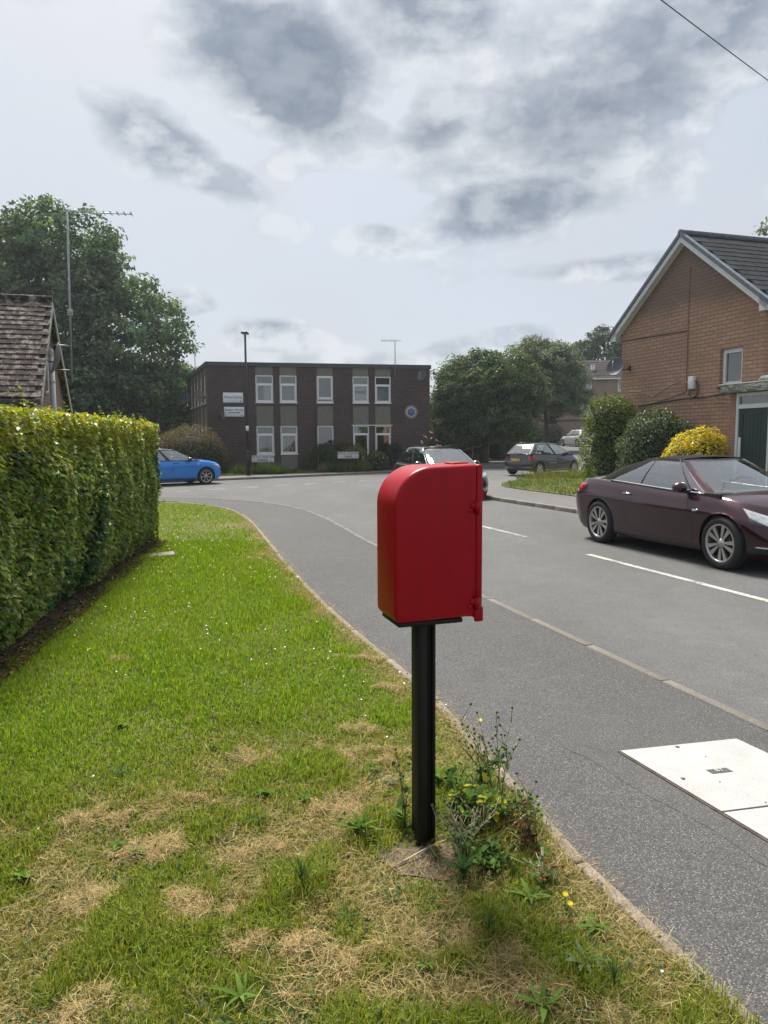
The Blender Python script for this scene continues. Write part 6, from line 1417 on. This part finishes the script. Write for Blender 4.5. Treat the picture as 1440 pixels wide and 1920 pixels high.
    for a, d, z, dr, ln in shoots:
        b = ax*a - out*d + Vector((0, 0, z)); dr = dr.normalized(); tw = MB(); tw.tube([b, b+dr*ln*.6+Vector((0, 0, .01)), b+dr*ln], [.0025, .002, .001], 4); t = tw.build('shoot', M['stem_red'], root)
        for j in range(5):
            p = b + dr*ln*(.2+.2*j); yaw = j*2.6+random.uniform(-.4, .4); inst('leaf', lme, t, p, (random.uniform(-.5, .5), random.uniform(-.8, -.1), yaw), (random.uniform(.7, 1.05),)*3)
    sm = MB(); G = []
    for i in range(30):
        a = i/29*LEN; w0, w1 = .5, -.02+.05*mnoise.noise(Vector((a*.9, 0, 5))) - .05; G.append([((ax*a - out*w0).x+N0.x, (ax*a-out*w0).y+N0.y, .021), ((ax*a+out*(.02+.09*mnoise.noise(Vector((a*1.1, 3, 1)))+.0)).x+N0.x, (ax*a+out*(.02+.09*mnoise.noise(Vector((a*1.1, 3, 1)))+.0)).y+N0.y, .021)])
    sm.grid(G, False); tag(sm.build('hedge_bed', M['soil']), 'bare brown soil strip along the foot of the beech hedge', 'soil', kind='structure')
    return N0, ax, out
HN, HA, HO = near_hedge()

# ================================================================== GRASS
_ng = {}
def vnoise(x, y, s, seed):
    if seed not in _ng: _ng[seed] = np.random.default_rng(seed).random((64, 64))
    g = _ng[seed]; X, Y = x*s+100, y*s+100; i, j = np.floor(X).astype(int), np.floor(Y).astype(int); f, h = X-i, Y-j; f = f*f*(3-2*f); h = h*h*(3-2*h)
    return (g[i % 64, j % 64]*(1-f)*(1-h) + g[(i+1) % 64, j % 64]*f*(1-h) + g[i % 64, (j+1) % 64]*(1-f)*h + g[(i+1) % 64, (j+1) % 64]*f*h)
ED = np.array([p for p in EDGE if -2 < p[1] < 22 and p[0] > -9]); ED = ED[np.argsort(ED[:, 1])]
def edge_x(y): return np.interp(y, ED[:, 1], ED[:, 0])
def hedge_x(y): return np.where(y < 11.8, np.interp(y, [1.6, 11.75], [-2.24+.0, -3.6-.02]), -9.0)
def dryness(x, y):
    n = .34*vnoise(x, y, 1.7, 1) + .36*vnoise(x, y, 4.3, 2) + .3*vnoise(x, y, 10, 3)
    near = np.clip((4.7 + .45*x + 1.6*(vnoise(x, y, 1.1, 9)-.5) - y)/1.3, 0, 1); d = near*np.clip((n-.35)/.26, 0, 1)*.92
    e = np.clip(1-(edge_x(y)-x)/.38, 0, 1)*np.clip((n-.2)/.3, 0, 1)*.9
    p = np.exp(-(((x+2.95)/.75)**2 + ((y-14.1)/.75)**2))*.9 + np.exp(-(((x+1.7)/.3)**2 + ((y-10.3)/.8)**2))*.6
    left = np.clip((-1.0-x)/.6, 0, 1)*np.clip((3.0-y)/.4+1, 0, 1)*.35
    lush = np.clip((.6*vnoise(x, y, 3.4, 61)+.4*vnoise(x, y, 8, 62)-.52)/.12, 0, 1)
    return np.clip(np.maximum(np.maximum(d-left, e), p), 0, 1)*(1-.85*lush)
def blades(n, y0, y1, hmin, hmax, w, seg2, sampler=None, colfn=None):
    if sampler is None:
        y = (RNG.random(n)*(1/y0-1/y1)+1/y1)**-1 if y0 > 1 else RNG.uniform(y0, y1, n)
        xe = edge_x(y) - .01 + RNG.normal(0, .025, n); xl = np.maximum(hedge_x(y), -y*.62-.4); x = xl + RNG.random(n)*(xe-xl)
    else: x, y = sampler(n)
    d = dryness(x, y) if colfn is None else np.zeros(n)
    n = len(x); w = np.broadcast_to(w, n); keep = RNG.random(n) > d*.3
    post = np.hypot(x-.17, y-2.72); keep &= RNG.random(n) < np.clip((post-.06)/.22, .06, 1)
    x, y, d, w = x[keep], y[keep], d[keep], w[keep]; n = len(x)
    tuft = np.clip((.6*vnoise(x, y, 3.4, 61)+.4*vnoise(x, y, 8, 62)-.54)/.14, 0, 1) if colfn is None else np.zeros(n)
    h = RNG.uniform(hmin, hmax, n)*(1-.35*d)*(.8+.4*vnoise(x, y, 2.2, 5)) + tuft*RNG.random(n)*.035
    if colfn is None:
        for (tx, ty, tr, th) in ((-.31, 2.49, .17, .07), (-.21, 3.38, .1, .08), (-.07, 2.85, .12, .05), (.45, 2.3, .12, .05), (.6, 2.05, .13, .05), (-.85, 2.3, .12, .04), (-1.05, 3.2, .2, .04), (.4, 2.82, .2, .13), (.5, 3.0, .16, .1), (.25, 3.1, .2, .08)):
            h = h + np.exp(-((x-tx)**2+(y-ty)**2)/tr**2)*th*RNG.random(n)
    yaw = RNG.random(n)*2*np.pi; lean = np.abs(RNG.normal(.45, .35, n)) + d*.35
    dx, dy = np.cos(yaw), np.sin(yaw); bx, by = -dy, dx; ww = w*RNG.uniform(.6, 1.3, n)
    B = np.stack([x, y, np.full(n, VERGE_Z) + (gz_np(x, y) if colfn is not None else 0)], 1); side = np.stack([bx*ww/2, by*ww/2, np.zeros(n)], 1)
    tip = B + np.stack([dx*np.sin(lean)*h, dy*np.sin(lean)*h, np.cos(np.minimum(lean, 1.35))*h+.004], 1)
    if colfn is None:
        c = green_tint(x, y, n); k = np.clip(d*1.05 + RNG.normal(0, .22, n), 0, 1)[:, None]; dry = tints(n, [(.36, .29, .12), (.43, .35, .16), (.27, .23, .085), (.25, .24, .07)], .18); c = c*(1-k)+dry*k
    else: c = colfn(x, y, n)
    if seg2:
        mid = B + np.stack([dx*np.sin(lean*.45)*h*.55, dy*np.sin(lean*.45)*h*.55, np.cos(lean*.45)*h*.58], 1)
        V = np.stack([B-side, B+side, mid+side*.8, mid-side*.8, tip], 1).reshape(-1, 3); i = np.arange(n)*5
        F = np.concatenate([np.stack([i, i+1, i+2], 1), np.stack([i, i+2, i+3], 1), np.stack([i+3, i+2, i+4], 1)]); C = np.repeat(c, 5, 0)
    else:
        V = np.stack([B-side, B+side, tip], 1).reshape(-1, 3); i = np.arange(n)*3; F = np.stack([i, i+1, i+2], 1); C = np.repeat(c, 3, 0)
    return V, F, C
def gz_np(x, y):
    r = x*.5+y*.866-33; return .03*.5*(r+np.sqrt(r*r+6)) + .01
def green_tint(x, y, n):
    a = tints(n, [(.16, .3, .01), (.2, .345, .014), (.125, .25, .012), (.26, .37, .03)], .24); k = np.clip((4.6-y+1.5*(vnoise(x, y, 1.1, 9)-.5))/1.8, 0, 1)[:, None]*.6
    b = tints(n, [(.2, .235, .03), (.14, .2, .024), (.3, .285, .065)], .24); return a*(1-k)+b*k
def join(parts):
    V, F, C, o = [], [], [], 0
    for v, f, c in parts: V.append(v); F.append(f+o); C.append(c); o += len(v)
    return np.concatenate(V), np.concatenate(F), np.concatenate(C)
def verge_sample(n, lo, hi, ylo, yhi):
    y = np.exp(RNG.uniform(math.log(ylo), math.log(yhi), n)); keep = RNG.random(n) < (ylo/y)**.25
    s = RNG.random(n); y = y[keep]; xe = edge_x(y) - .01 + RNG.normal(0, .025, len(y)); xl = np.maximum(hedge_x(y), -y*.62-.4); x = xl + RNG.random(len(y))*(xe-xl)
    f = np.clip((y-lo)/(hi-lo), 0, 1) if hi > lo else None
    return x, y
def verge_blades(n):
    x, y = verge_sample(n, 0, 0, 1.25, 21); far = RNG.random(len(y)) < np.clip((y-3.6)/2.4, 0, 1); out = []
    for m_, seg in ((~far, True), (far, False)):
        xx, yy = x[m_], y[m_]; out.append(blades(len(xx), 2, 3,   .018, .042, .0019 + .00105*np.minimum(yy, 14), seg, lambda _: (xx, yy)))
    return out
V, F, C = join(verge_blades(460000))
tag(inst('grass', npmesh('grass', V, F, M['grass'], C)), 'short mown grass on the verge round the post box, green and dried', 'grass', kind='stuff')
# lawns across the road
def in_poly(x, y, poly):
    c = np.zeros(len(x), bool); j = len(poly)-1
    for i in range(len(poly)):
        xi, yi = poly[i]; xj, yj = poly[j]; m_ = ((yi > y) != (yj > y)); t = (xj-xi)*(y-yi)/((yj-yi) if yj != yi else 1e-9)+xi; c ^= (m_ & (x < t)); j = i
    return c
def poly_sampler(poly, x0, x1, y0, y1):
    def f(n):
        x = RNG.uniform(x0, x1, n*3); y = RNG.uniform(y0, y1, n*3); k = in_poly(x, y, poly); return x[k][:n], y[k][:n]
    return f
def lawn_col(x, y, n):
    g = tints(n, [(.085, .145, .02), (.1, .17, .025), (.07, .115, .02)], .2); d = tints(n, [(.27, .23, .1), (.2, .19, .07)], .2); k = np.clip((.6*vnoise(x, y, .9, 21)+.4*vnoise(x, y, 3, 22)-.48)/.2, 0, 1)[:, None]; return g*(1-k*.75)+d*k*.75
GP = GRASS_R + [(60, 85), (40, 20), xy(-4, 30)]
def lawn_blades(n, s, h0, h1, w):
    x, y = s(n); return blades(len(x), 2, 3, h0, h1, w, False, lambda _: (x, y), lawn_col)
V, F, C = join([lawn_blades(26000, poly_sampler(GP, 3, 12, 15, 36), .05, .12, .022), lawn_blades(5000, poly_sampler([(5.2, 29.5), (9.5, 32.2), (11, 33), (10.5, 30.5), (6.5, 29)], 5, 11, 28.5, 33.2), .1, .5, .02)])
tag(inst('grass', npmesh('grass', V, F, M['grass'], C)), 'rough grass on the corner lawn with tall seeding tufts', 'grass', kind='stuff')
FP = [(-12, 31.6), (-6.5, 34.6), (.2, 39.3), (2.2, 40), (-8.6, 37.4)]; FP2 = FAR_BACK + [(20, 110), (-40, 80), (-45, 35)]
V, F, C = join([lawn_blades(20000, poly_sampler(FP2, -12, 3, 31, 40), .05, .13, .025), lawn_blades(3500, poly_sampler([(-7.2, 34.7), (-5, 35), (-4.6, 35.9), (-6.4, 36.0)], -7.5, -4.5, 34.5, 36.2), .15, .6, .025), lawn_blades(3500, poly_sampler([(-3.2, 36.6), (-.6, 37.3), (-.7, 38), (-3.2, 37.6)], -3.4, -.5, 36.4, 38.1), .15, .55, .025), lawn_blades(9000, poly_sampler(FP2, 3, 12, 41, 52), .05, .12, .03)])
tag(inst('grass', npmesh('grass', V, F, M['grass'], C)), 'lawn grass and tall weeds in front of the flats', 'grass', kind='stuff')

# dry clippings lying in heaps
def straws():
    X, Y, Z = [], [], []
    heaps = [(-.98, 3.1, .17), (-1.2, 2.98, .13), (-.93, 3.25, .14), (-.9, 2.75, .12), (-.55, 2.73, .15), (-.62, 3.55, .13), (-.3, 3.7, .12), (-.72, 2.4, .13), (-.52, 2.46, .13), (-1.0, 2.45, .11), (-.2, 2.16, .12), (.2, 2.2, .15), (-.32, 2.13, .15), (-.45, 2.05, .14), (.35, 2.08, .16), (-.02, 2.1, .12), (-.2, 3.05, .12), (-.02, 3.25, .13), (-.95, 4.1, .1), (.0, 3.6, .1), (-.15, 3.95, .1), (-.4, 2.2, .1), (.62, 1.95, .12), (-.75, 1.95, .14), (-1.9, 5.3, .1), (.05, 4.6, .09), (-.2, 5.3, .1)]
    for hx, hy, r in heaps:
        n = 2600; q = RNG.normal(0, 1, (n, 2))*np.array([r*1.15, r*.55]); th = random.uniform(-.5, .5); x = hx + q[:, 0]*math.cos(th) - q[:, 1]*math.sin(th); y = hy + q[:, 0]*math.sin(th) + q[:, 1]*math.cos(th)
        f = .5*vnoise(x, y, 7, 51) + .5*vnoise(x, y, 17, 52); k = f > .50 + .12*(q[:, 0]**2/(r*1.15)**2 + q[:, 1]**2/(r*.55)**2)/2; X.append(x[k]); Y.append(y[k]); Z.append(RNG.random(k.sum())*np.clip((f[k]-.48)/.25, 0, 1)*.014 + .014)
    n = 60000; y = (RNG.random(n)*(1/1.3-1/5.2)+1/5.2)**-1; x = np.maximum(-y*.62-.3, hedge_x(y)) + RNG.random(n)*(edge_x(y)+.01-np.maximum(-y*.62-.3, hedge_x(y))); k = RNG.random(n) < dryness(x, y)**1.3*.6+.05
    X.append(x[k]); Y.append(y[k]); Z.append(RNG.random(k.sum())*.02+.014)
    y = RNG.uniform(1.6, 16, 9000); x = edge_x(y) + RNG.normal(-.05, .06, 9000); X.append(x); Y.append(y); Z.append(np.full(9000, .016)+RNG.random(9000)*.012)
    x, y, z = map(np.concatenate, (X, Y, Z)); ok = x < edge_x(y)+.09; x, y, z = x[ok], y[ok], z[ok]; n = len(x); L_ = RNG.uniform(.02, .085, n); yaw = RNG.random(n)*2*np.pi; pit = RNG.normal(0, .28, n); w = RNG.uniform(.0006, .0013, n)*(1+y*.12)
    d = np.stack([np.cos(yaw)*np.cos(pit), np.sin(yaw)*np.cos(pit), np.sin(pit)], 1)*L_[:, None]/2; s = np.stack([-np.sin(yaw), np.cos(yaw), np.zeros(n)], 1)*w[:, None]/2; c = np.stack([x, y, z+.006+np.abs(d[:, 2])*.8], 1); mid = c + np.stack([RNG.normal(0, .003, n), RNG.normal(0, .003, n), RNG.random(n)*.006], 1)
    V = np.stack([c-d-s, c-d+s, mid+s, mid-s, c+d], 1).reshape(-1, 3); i = np.arange(n)*5; F = np.concatenate([np.stack([i, i+1, i+2], 1), np.stack([i, i+2, i+3], 1), np.stack([i+3, i+2, i+4], 1)])
    C = np.repeat(tints(n, [(.4, .31, .15), (.46, .36, .18), (.33, .25, .11), (.27, .2, .085)], .2), 5, 0)
    tag(inst('grass_clippings', npmesh('grass_clippings', V, F, M['straw'], C)), 'dried brown grass clippings lying in loose heaps on the verge', 'grass clippings', kind='stuff')
straws()
# small broad leaves growing through the turf
n = 9000; y = (RNG.random(n)*(1/1.3-1/6)+1/6)**-1; x = np.maximum(-y*.62-.3, hedge_x(y)) + RNG.random(n)*(edge_x(y)-np.maximum(-y*.62-.3, hedge_x(y))); k = RNG.random(n) < .25+.75*np.clip((vnoise(x, y, 3.3, 33)-.5)/.2, 0, 1); x, y = x[k], y[k]; n = len(x)
tag(inst('clover', leaf_cloud(np.stack([x, y, VERGE_Z+.012+RNG.random(n)*.03], 1), unit(n)*.6+np.array([0, 0, 1]), RNG.uniform(.009, .024, n), tints(n, [(.06, .11, .025), (.09, .14, .04), (.05, .09, .035)], .25), M['grass'], 'clover', .75)), 'small clover and broad leaves scattered through the verge turf', 'clover', kind='stuff')
# dead leaves under the hedge
n = 5200; s = RNG.random(n)*10.2; q = np.abs(RNG.normal(0, .16, n)); x = HN.x + HA.x*s + HO.x*(.13-q); y = HN.y + HA.y*s + HO.y*(.13-q)
tag(inst('leaf_litter', leaf_cloud(np.stack([x, y, .026+RNG.random(n)*.02], 1), unit(n)*.5+np.array([0, 0, 1]), RNG.uniform(.02, .055, n), tints(n, [(.16, .1, .05), (.22, .15, .08), (.1, .07, .04), (.12, .13, .04)], .3), M['straw'], 'leaf_litter', .6)), 'brown dead leaves lying under the beech hedge', 'leaf litter', kind='stuff')
# daisies
n = 900; y = RNG.uniform(2, 17, n); xl = np.maximum(hedge_x(y), -y*.5); x = xl + RNG.random(n)*(edge_x(y)-xl); k = RNG.random(n) < np.clip((vnoise(x, y, .9, 41)-.3)/.3, 0, 1)*np.where(y < 4.2, .12, 1); x, y = x[k], y[k]; n = len(x); r = RNG.uniform(.0038, .006, n)*(1+y*.03); a = np.arange(6)*np.pi/3
ctr = np.stack([x, y, VERGE_Z+RNG.uniform(.035, .055, n)], 1); tl = RNG.normal(0, .25, (n, 2))
V = ctr[:, None, :] + np.stack([np.cos(a)[None]*r[:, None], np.sin(a)[None]*r[:, None], r[:, None]*(np.cos(a)[None]*tl[:, :1]+np.sin(a)[None]*tl[:, 1:])], 2); i = np.arange(n)*6
F = np.concatenate([np.stack([i+p, i+q, i+s], 1) for p, q, s in ((0, 1, 2), (0, 2, 3), (0, 3, 4), (0, 4, 5))])
tag(inst('daisies', npmesh('daisies', V.reshape(-1, 3), F, M['petal_white'])), 'tiny white daisies dotted through the green verge', 'daisies', kind='stuff')

# ================================================================== WEEDS ROUND THE POST
def leaf_me(name, L_, W_, mat, arch=.35, lobes=0, n=7, droop=.5):
    m = MB(); G = []
    for i in range(n+1):
        t = i/n; w = W_*.5*math.sin(math.pi*min(1, .12+.88*t)**(.75))**.8*(1 if t < 1 else 0)
        if lobes: w *= .55+.45*abs(math.sin(t*lobes*math.pi))
        x = L_*t; z = arch*L_*(t - droop*1.6*t*t); G.append([Vector((x, -w, z+w*.35)), Vector((x, 0, z)), Vector((x, w, z+w*.35))])
    return m.grid(G).mesh(name, mat)
LF = {k: leaf_me('leaf', *v) for k, v in dict(dandelion=(.105, .028, M['weed_leaf'], .42, 4, 12, .45), plantain=(.11, .017, M['weed_dark'], .6, 0, 7, .45), thistle=(.1, .034, M['weed_grey'], .4, 5, 14, .4), dock=(.13, .022, M['weed_leaf'], .45, 0, 8, .5), broad=(.075, .045, M['weed_leaf'], .3, 0, 6, .4), broad_dark=(.07, .04, M['weed_dark'], .3, 0, 6, .4), rust=(.06, .035, M['weed_rust'], .3, 2, 8, .4), yellow=(.08, .055, M['weed_yellow'], .3, 2, 8, .4), weedy=(.07, .03, M['weed_grey'], .3, 3, 9, .4), grass=(.14, .005, M['weed_dark'], .9, 0, 6, .4)).items()}
fm = MB()
for ring, (rr, nn, zz) in enumerate(((.017, 16, .0), (.011, 12, .005), (.006, 8, .009))):
    for k in range(nn):
        a = 2*math.pi*(k+ring*.5)/nn; fm.add([(0, 0, zz), (rr*math.cos(a-.16), rr*math.sin(a-.16), zz+.003), (rr*1.06*math.cos(a), rr*1.06*math.sin(a), zz+.003), (rr*math.cos(a+.16), rr*math.sin(a+.16), zz+.003)], [(0, 1, 2, 3)])
FLOWER = fm.mesh('flower', M['petal_yellow']); BUD = MB().lathe([(0, 0), (.005, .002), (.006, .008), (.003, .013), (0, .014)], 8).mesh('bud', M['stem_green'])
def rosette(name, label, loc, kind, n, sc=1, lift=(-.5, -.05), cat='weed', group=None):
    root = tag(empty(name, (*loc, VERGE_Z)), label, cat, group)
    for k in range(n):
        yaw = 2*math.pi*k/n*1.0 + random.uniform(-.3, .3); s = sc*random.uniform(.65, 1.15); inst('leaf', LF[kind], root, (0, 0, .004+.002*k), (random.uniform(-.3, .3), random.uniform(*lift), yaw), (s, s*random.uniform(.8, 1.1), s))
    return root
def weed(name, label, loc, h, stems, kinds, spread, bud=True, flowers=0, leafn=7, mat='stem_green', sc=1.0):
    root = tag(empty(name, (*loc, VERGE_Z)), label, 'weed'); fl = flowers
    for k in range(stems):
        a = random.uniform(0, 6.28); r = spread*random.uniform(.3, 1); hh = h*random.uniform(.6, 1); b = Vector((random.uniform(-.03, .03), random.uniform(-.03, .03), -.02)); e = Vector((math.cos(a)*r, math.sin(a)*r, hh)); mid = b.lerp(e, .5) + Vector((-math.cos(a)*r*.18, -math.sin(a)*r*.18, .02))
        m = MB(); m.tube([b, mid, e], [.003, .002, .001], 5)
        if bud:
            for q in range(3): d = Vector((random.uniform(-.05, .05), random.uniform(-.05, .05), random.uniform(.03, .08))); s0 = mid.lerp(e, .4+.25*q); m.tube([s0, s0+d], [.0016, .001], 4); inst('bud', BUD, root, s0+d, (random.uniform(-.3, .3),)*3)
        m.build('stem', M[mat], root)
        if fl > 0: inst('flower', FLOWER, root, e, scale=(.6,)*3, rot=(random.uniform(-.5, .5), random.uniform(-.5, .5), 0)); fl -= 1
        for j in range(leafn):
            t = (j+.5)/leafn*.92; p = (b.lerp(mid, t*2) if t < .5 else mid.lerp(e, t*2-1)); s = sc*random.uniform(.6, 1.15)*(1.15-.6*t); inst('leaf', LF[random.choice(kinds)], root, p, (random.uniform(-.6, .6), random.uniform(-.7, .35), random.uniform(0, 6.28)), (s, s, s))
    return root
weed('ragwort', 'tall thin branching weed with tiny yellow heads right of the post', (.47, 3.02), .46, 8, ['broad', 'rust'], .2, True, 2, 5, 'stem_green', .5)
weed('sow_thistle', 'bushy mixed-leaf weed crowding the foot of the post', (.33, 2.88), .25, 18, ['broad', 'broad_dark', 'broad', 'broad', 'broad_dark', 'broad', 'yellow'], .17, False, 0, 9, 'stem_green', .95)
weed('sow_thistle', 'leafy weed with yellowing leaves at the footway edge by the post', (.48, 2.9), .2, 16, ['broad', 'yellow', 'broad_dark', 'broad', 'broad'], .16, False, 0, 9, 'stem_green', .9)
weed('dead_nettle', 'dry reddish weed stalks standing among the green leaves by the footway', (.56, 2.72), .22, 10, ['rust', 'rust', 'broad'], .13, True, 0, 6, 'stem_red', .7)
weed('bindweed', 'low leafy weed growing close against the back of the post', (.3, 3.2), .17, 15, ['broad', 'broad_dark', 'broad'], .22, False, 0, 8, 'stem_green', .8)
weed('chickweed', 'low mat of fresh green weed at the very edge of the footway', (.55, 3.0), .1, 14, ['broad', 'broad_dark'], .13, False, 0, 8, 'stem_green', .7)
weed('chickweed', 'low green weed mat between the post and the plantain tuft', (.4, 2.62), .1, 14, ['broad_dark', 'broad'], .15, False, 0, 8, 'stem_green', .75)
weed('groundsel', 'upright weed with toothed leaves left of the post', (.07, 2.92), .3, 3, ['broad', 'broad_dark'], .05, True, 0, 6, 'stem_green', .85)
rosette('dandelion', 'large leafy dandelion rosette in the turf left of the post', (-.1, 2.86), 'dandelion', 18, 1.1, (-.75, -.1))
rosette('plantain', 'dark narrow-leaved plantain tuft directly below the post', (.28, 2.56), 'plantain', 20, .95, (-.9, -.15))
rosette('dandelion', 'dandelion rosette between the post and the bare edging', (.5, 2.42), 'dandelion', 13, .85, (-.4, 0))
rosette('dandelion', 'pale dandelion rosette spreading over the edging', (.68, 2.27), 'dandelion', 10, .75, (-.3, 0))
rosette('thistle', 'spiky grey-green thistle rosette by the footway edge', (.6, 2.1), 'thistle', 12, .8, (-.4, 0))
rosette('thistle', 'small grey thistle rosette among the dry turf', (.02, 3.3), 'thistle', 9, .6, (-.4, 0))
rosette('dock', 'strappy dock leaves growing through a heap of clippings', (-.42, 1.98), 'dock', 9, .8, (-.45, -.05))
rosette('dock', 'dark strap-leaved clump near the corner of the footway', (.44, 1.93), 'dock', 9, .75, (-.8, -.2))
rosette('dandelion', 'dandelion rosette beside the green grass tuft', (-.05, 3.45), 'dandelion', 9, .65, (-.5, 0))
rosette('grass_tuft', 'arching tuft of coarse dark grass left of the post', (-.3, 2.5), 'grass', 34, .8, (-1.1, -.2), 'grass tuft')
rosette('grass_tuft', 'arching tuft of coarse grass by the spiky thistle', (.66, 2.0), 'grass', 26, .7, (-1.1, -.2), 'grass tuft')
rosette('grass_tuft', 'coarse grass tuft in the dry turf before the post', (.33, 2.24), 'grass', 22, .6, (-1.1, -.2), 'grass tuft')
for i, (x_, y_) in enumerate(((-.92, 2.7), (-.6, 3.25), (-1.25, 3.4), (-.35, 3.2), (-.75, 2.15), (-.1, 2.3), (.12, 2.05), (-1.1, 2.75), (-.55, 2.95), (-.3, 4.1), (-1.5, 4.0), (.15, 3.75), (-.2, 2.62), (-1.35, 2.6), (.05, 2.42), (-.9, 3.75))):
    rosette('turf_weed', ('small toothed-leaf rosette growing in the mown turf', 'small round-leaved rosette growing in the mown turf', 'small narrow-leaved rosette growing in the mown turf')[i % 3], (x_+random.uniform(-.05, .05), y_+random.uniform(-.05, .05)), ('dandelion', 'broad', 'plantain')[i % 3], 8+i % 4, (.5, .6, .55)[i % 3]*random.uniform(.8, 1.2), (-.45, 0), 'weed', 'small rosettes in the turf')
weed('bramble_shoot', 'scruffy olive weed spilling over the footway edge beyond the post', (.44, 3.3), .2, 12, ['broad', 'weedy', 'broad_dark'], .16, True, 0, 7, 'stem_green', .7)
weed('cleavers', 'tangle of thin stems and small leaves leaning on the post foot', (.3, 2.72), .2, 14, ['broad_dark', 'weedy'], .13, True, 0, 7, 'stem_dry', .55)
weed('cleavers', 'low tangle of thin stems between the edging and the pair of yellow flowers', (.57, 2.52), .13, 12, ['weedy', 'broad', 'rust'], .13, False, 0, 7, 'stem_dry', .6)
def hawkbit(label, loc, h, fl):
    root = tag(empty('hawkbit', (*loc, VERGE_Z)), label, 'flower')
    for dx, dy, dz in fl:
        MB().tube([(0, 0, -.01), (dx*.4, dy*.4, (h+dz)*.55), (dx, dy, h+dz)], .0018, 5).build('stem', M['stem_green'], root); inst('flower', FLOWER, root, (dx, dy, h+dz), (.55, 0, 0), (.52,)*3)
    for k in range(5): inst('leaf', LF['dandelion'], root, (0, 0, .004), (0, -.3, k*1.25), (.45,)*3)
hawkbit('single bright yellow flower standing in front of the post', (.195, 2.70), .06, [(0, 0, 0)])
hawkbit('pair of bright yellow flowers near the bare edging', (.605, 2.36), .075, [(0, 0, 0), (.012, -.02, -.02)])
for i, (pts, lab) in enumerate(((((.02, 2.63, .02), (.1, 2.68, .035), (.17, 2.73, .045), (.235, 2.77, .05)), 'pale dead stem lying on the bare soil below the post'), (((.34, 2.74, .03), (.42, 2.79, .05), (.5, 2.83, .07), (.575, 2.88, .10)), 'pale dead stem lying across the weeds by the footway'))):
    m = MB(); m.tube(pts, [.003, .004, .0035, .002], 6); a = Vector(pts[1]); m.tube([a, a + Vector((-.09, -.05, -.01))], [.0025, .001], 5); b = Vector(pts[2]); m.tube([b, b + Vector((.03, -.05, -.02)), b + Vector((.02, -.1, -.03))], [.002, .0015, .001], 5); tag(m.build('dead_twig', M['stem_dry']), lab, 'twig')
m = MB(); G = [[(.16+rr*1.25*math.cos(a)*(1+.2*math.sin(3*a)), 2.68+rr*.8*math.sin(a)*(1+.15*math.cos(5*a)), VERGE_Z+.004+.006*(1-rr/.2)) for a in [2*math.pi*k/24 for k in range(25)]] for rr in (.0, .05, .09, .12, .145)]
tag(m.grid(G).build('bare_soil', M['soil']), 'patch of bare trodden soil round the foot of the post', 'soil', kind='structure')

# ================================================================== HAZE
hb = MB(); hb.box((0, 135, 9.5), (670, 400, 22.0)); ho = hb.build('haze', [])
hm = bpy.data.materials.new('haze_air'); hm.use_nodes = True; hn = hm.node_tree; hn.nodes.clear(); ov = hn.nodes.new('ShaderNodeOutputMaterial'); pv = hn.nodes.new('ShaderNodeVolumePrincipled')
pv.inputs['Color'].default_value = (.86, .93, 1, 1); pv.inputs['Density'].default_value = .0005; pv.inputs['Anisotropy'].default_value = .45; hn.links.new(pv.outputs[0], ov.inputs['Volume']); ho.data.materials.clear(); ho.data.materials.append(hm)
tag(ho, 'thin summer haze hanging over the street and houses', 'haze', kind='stuff')
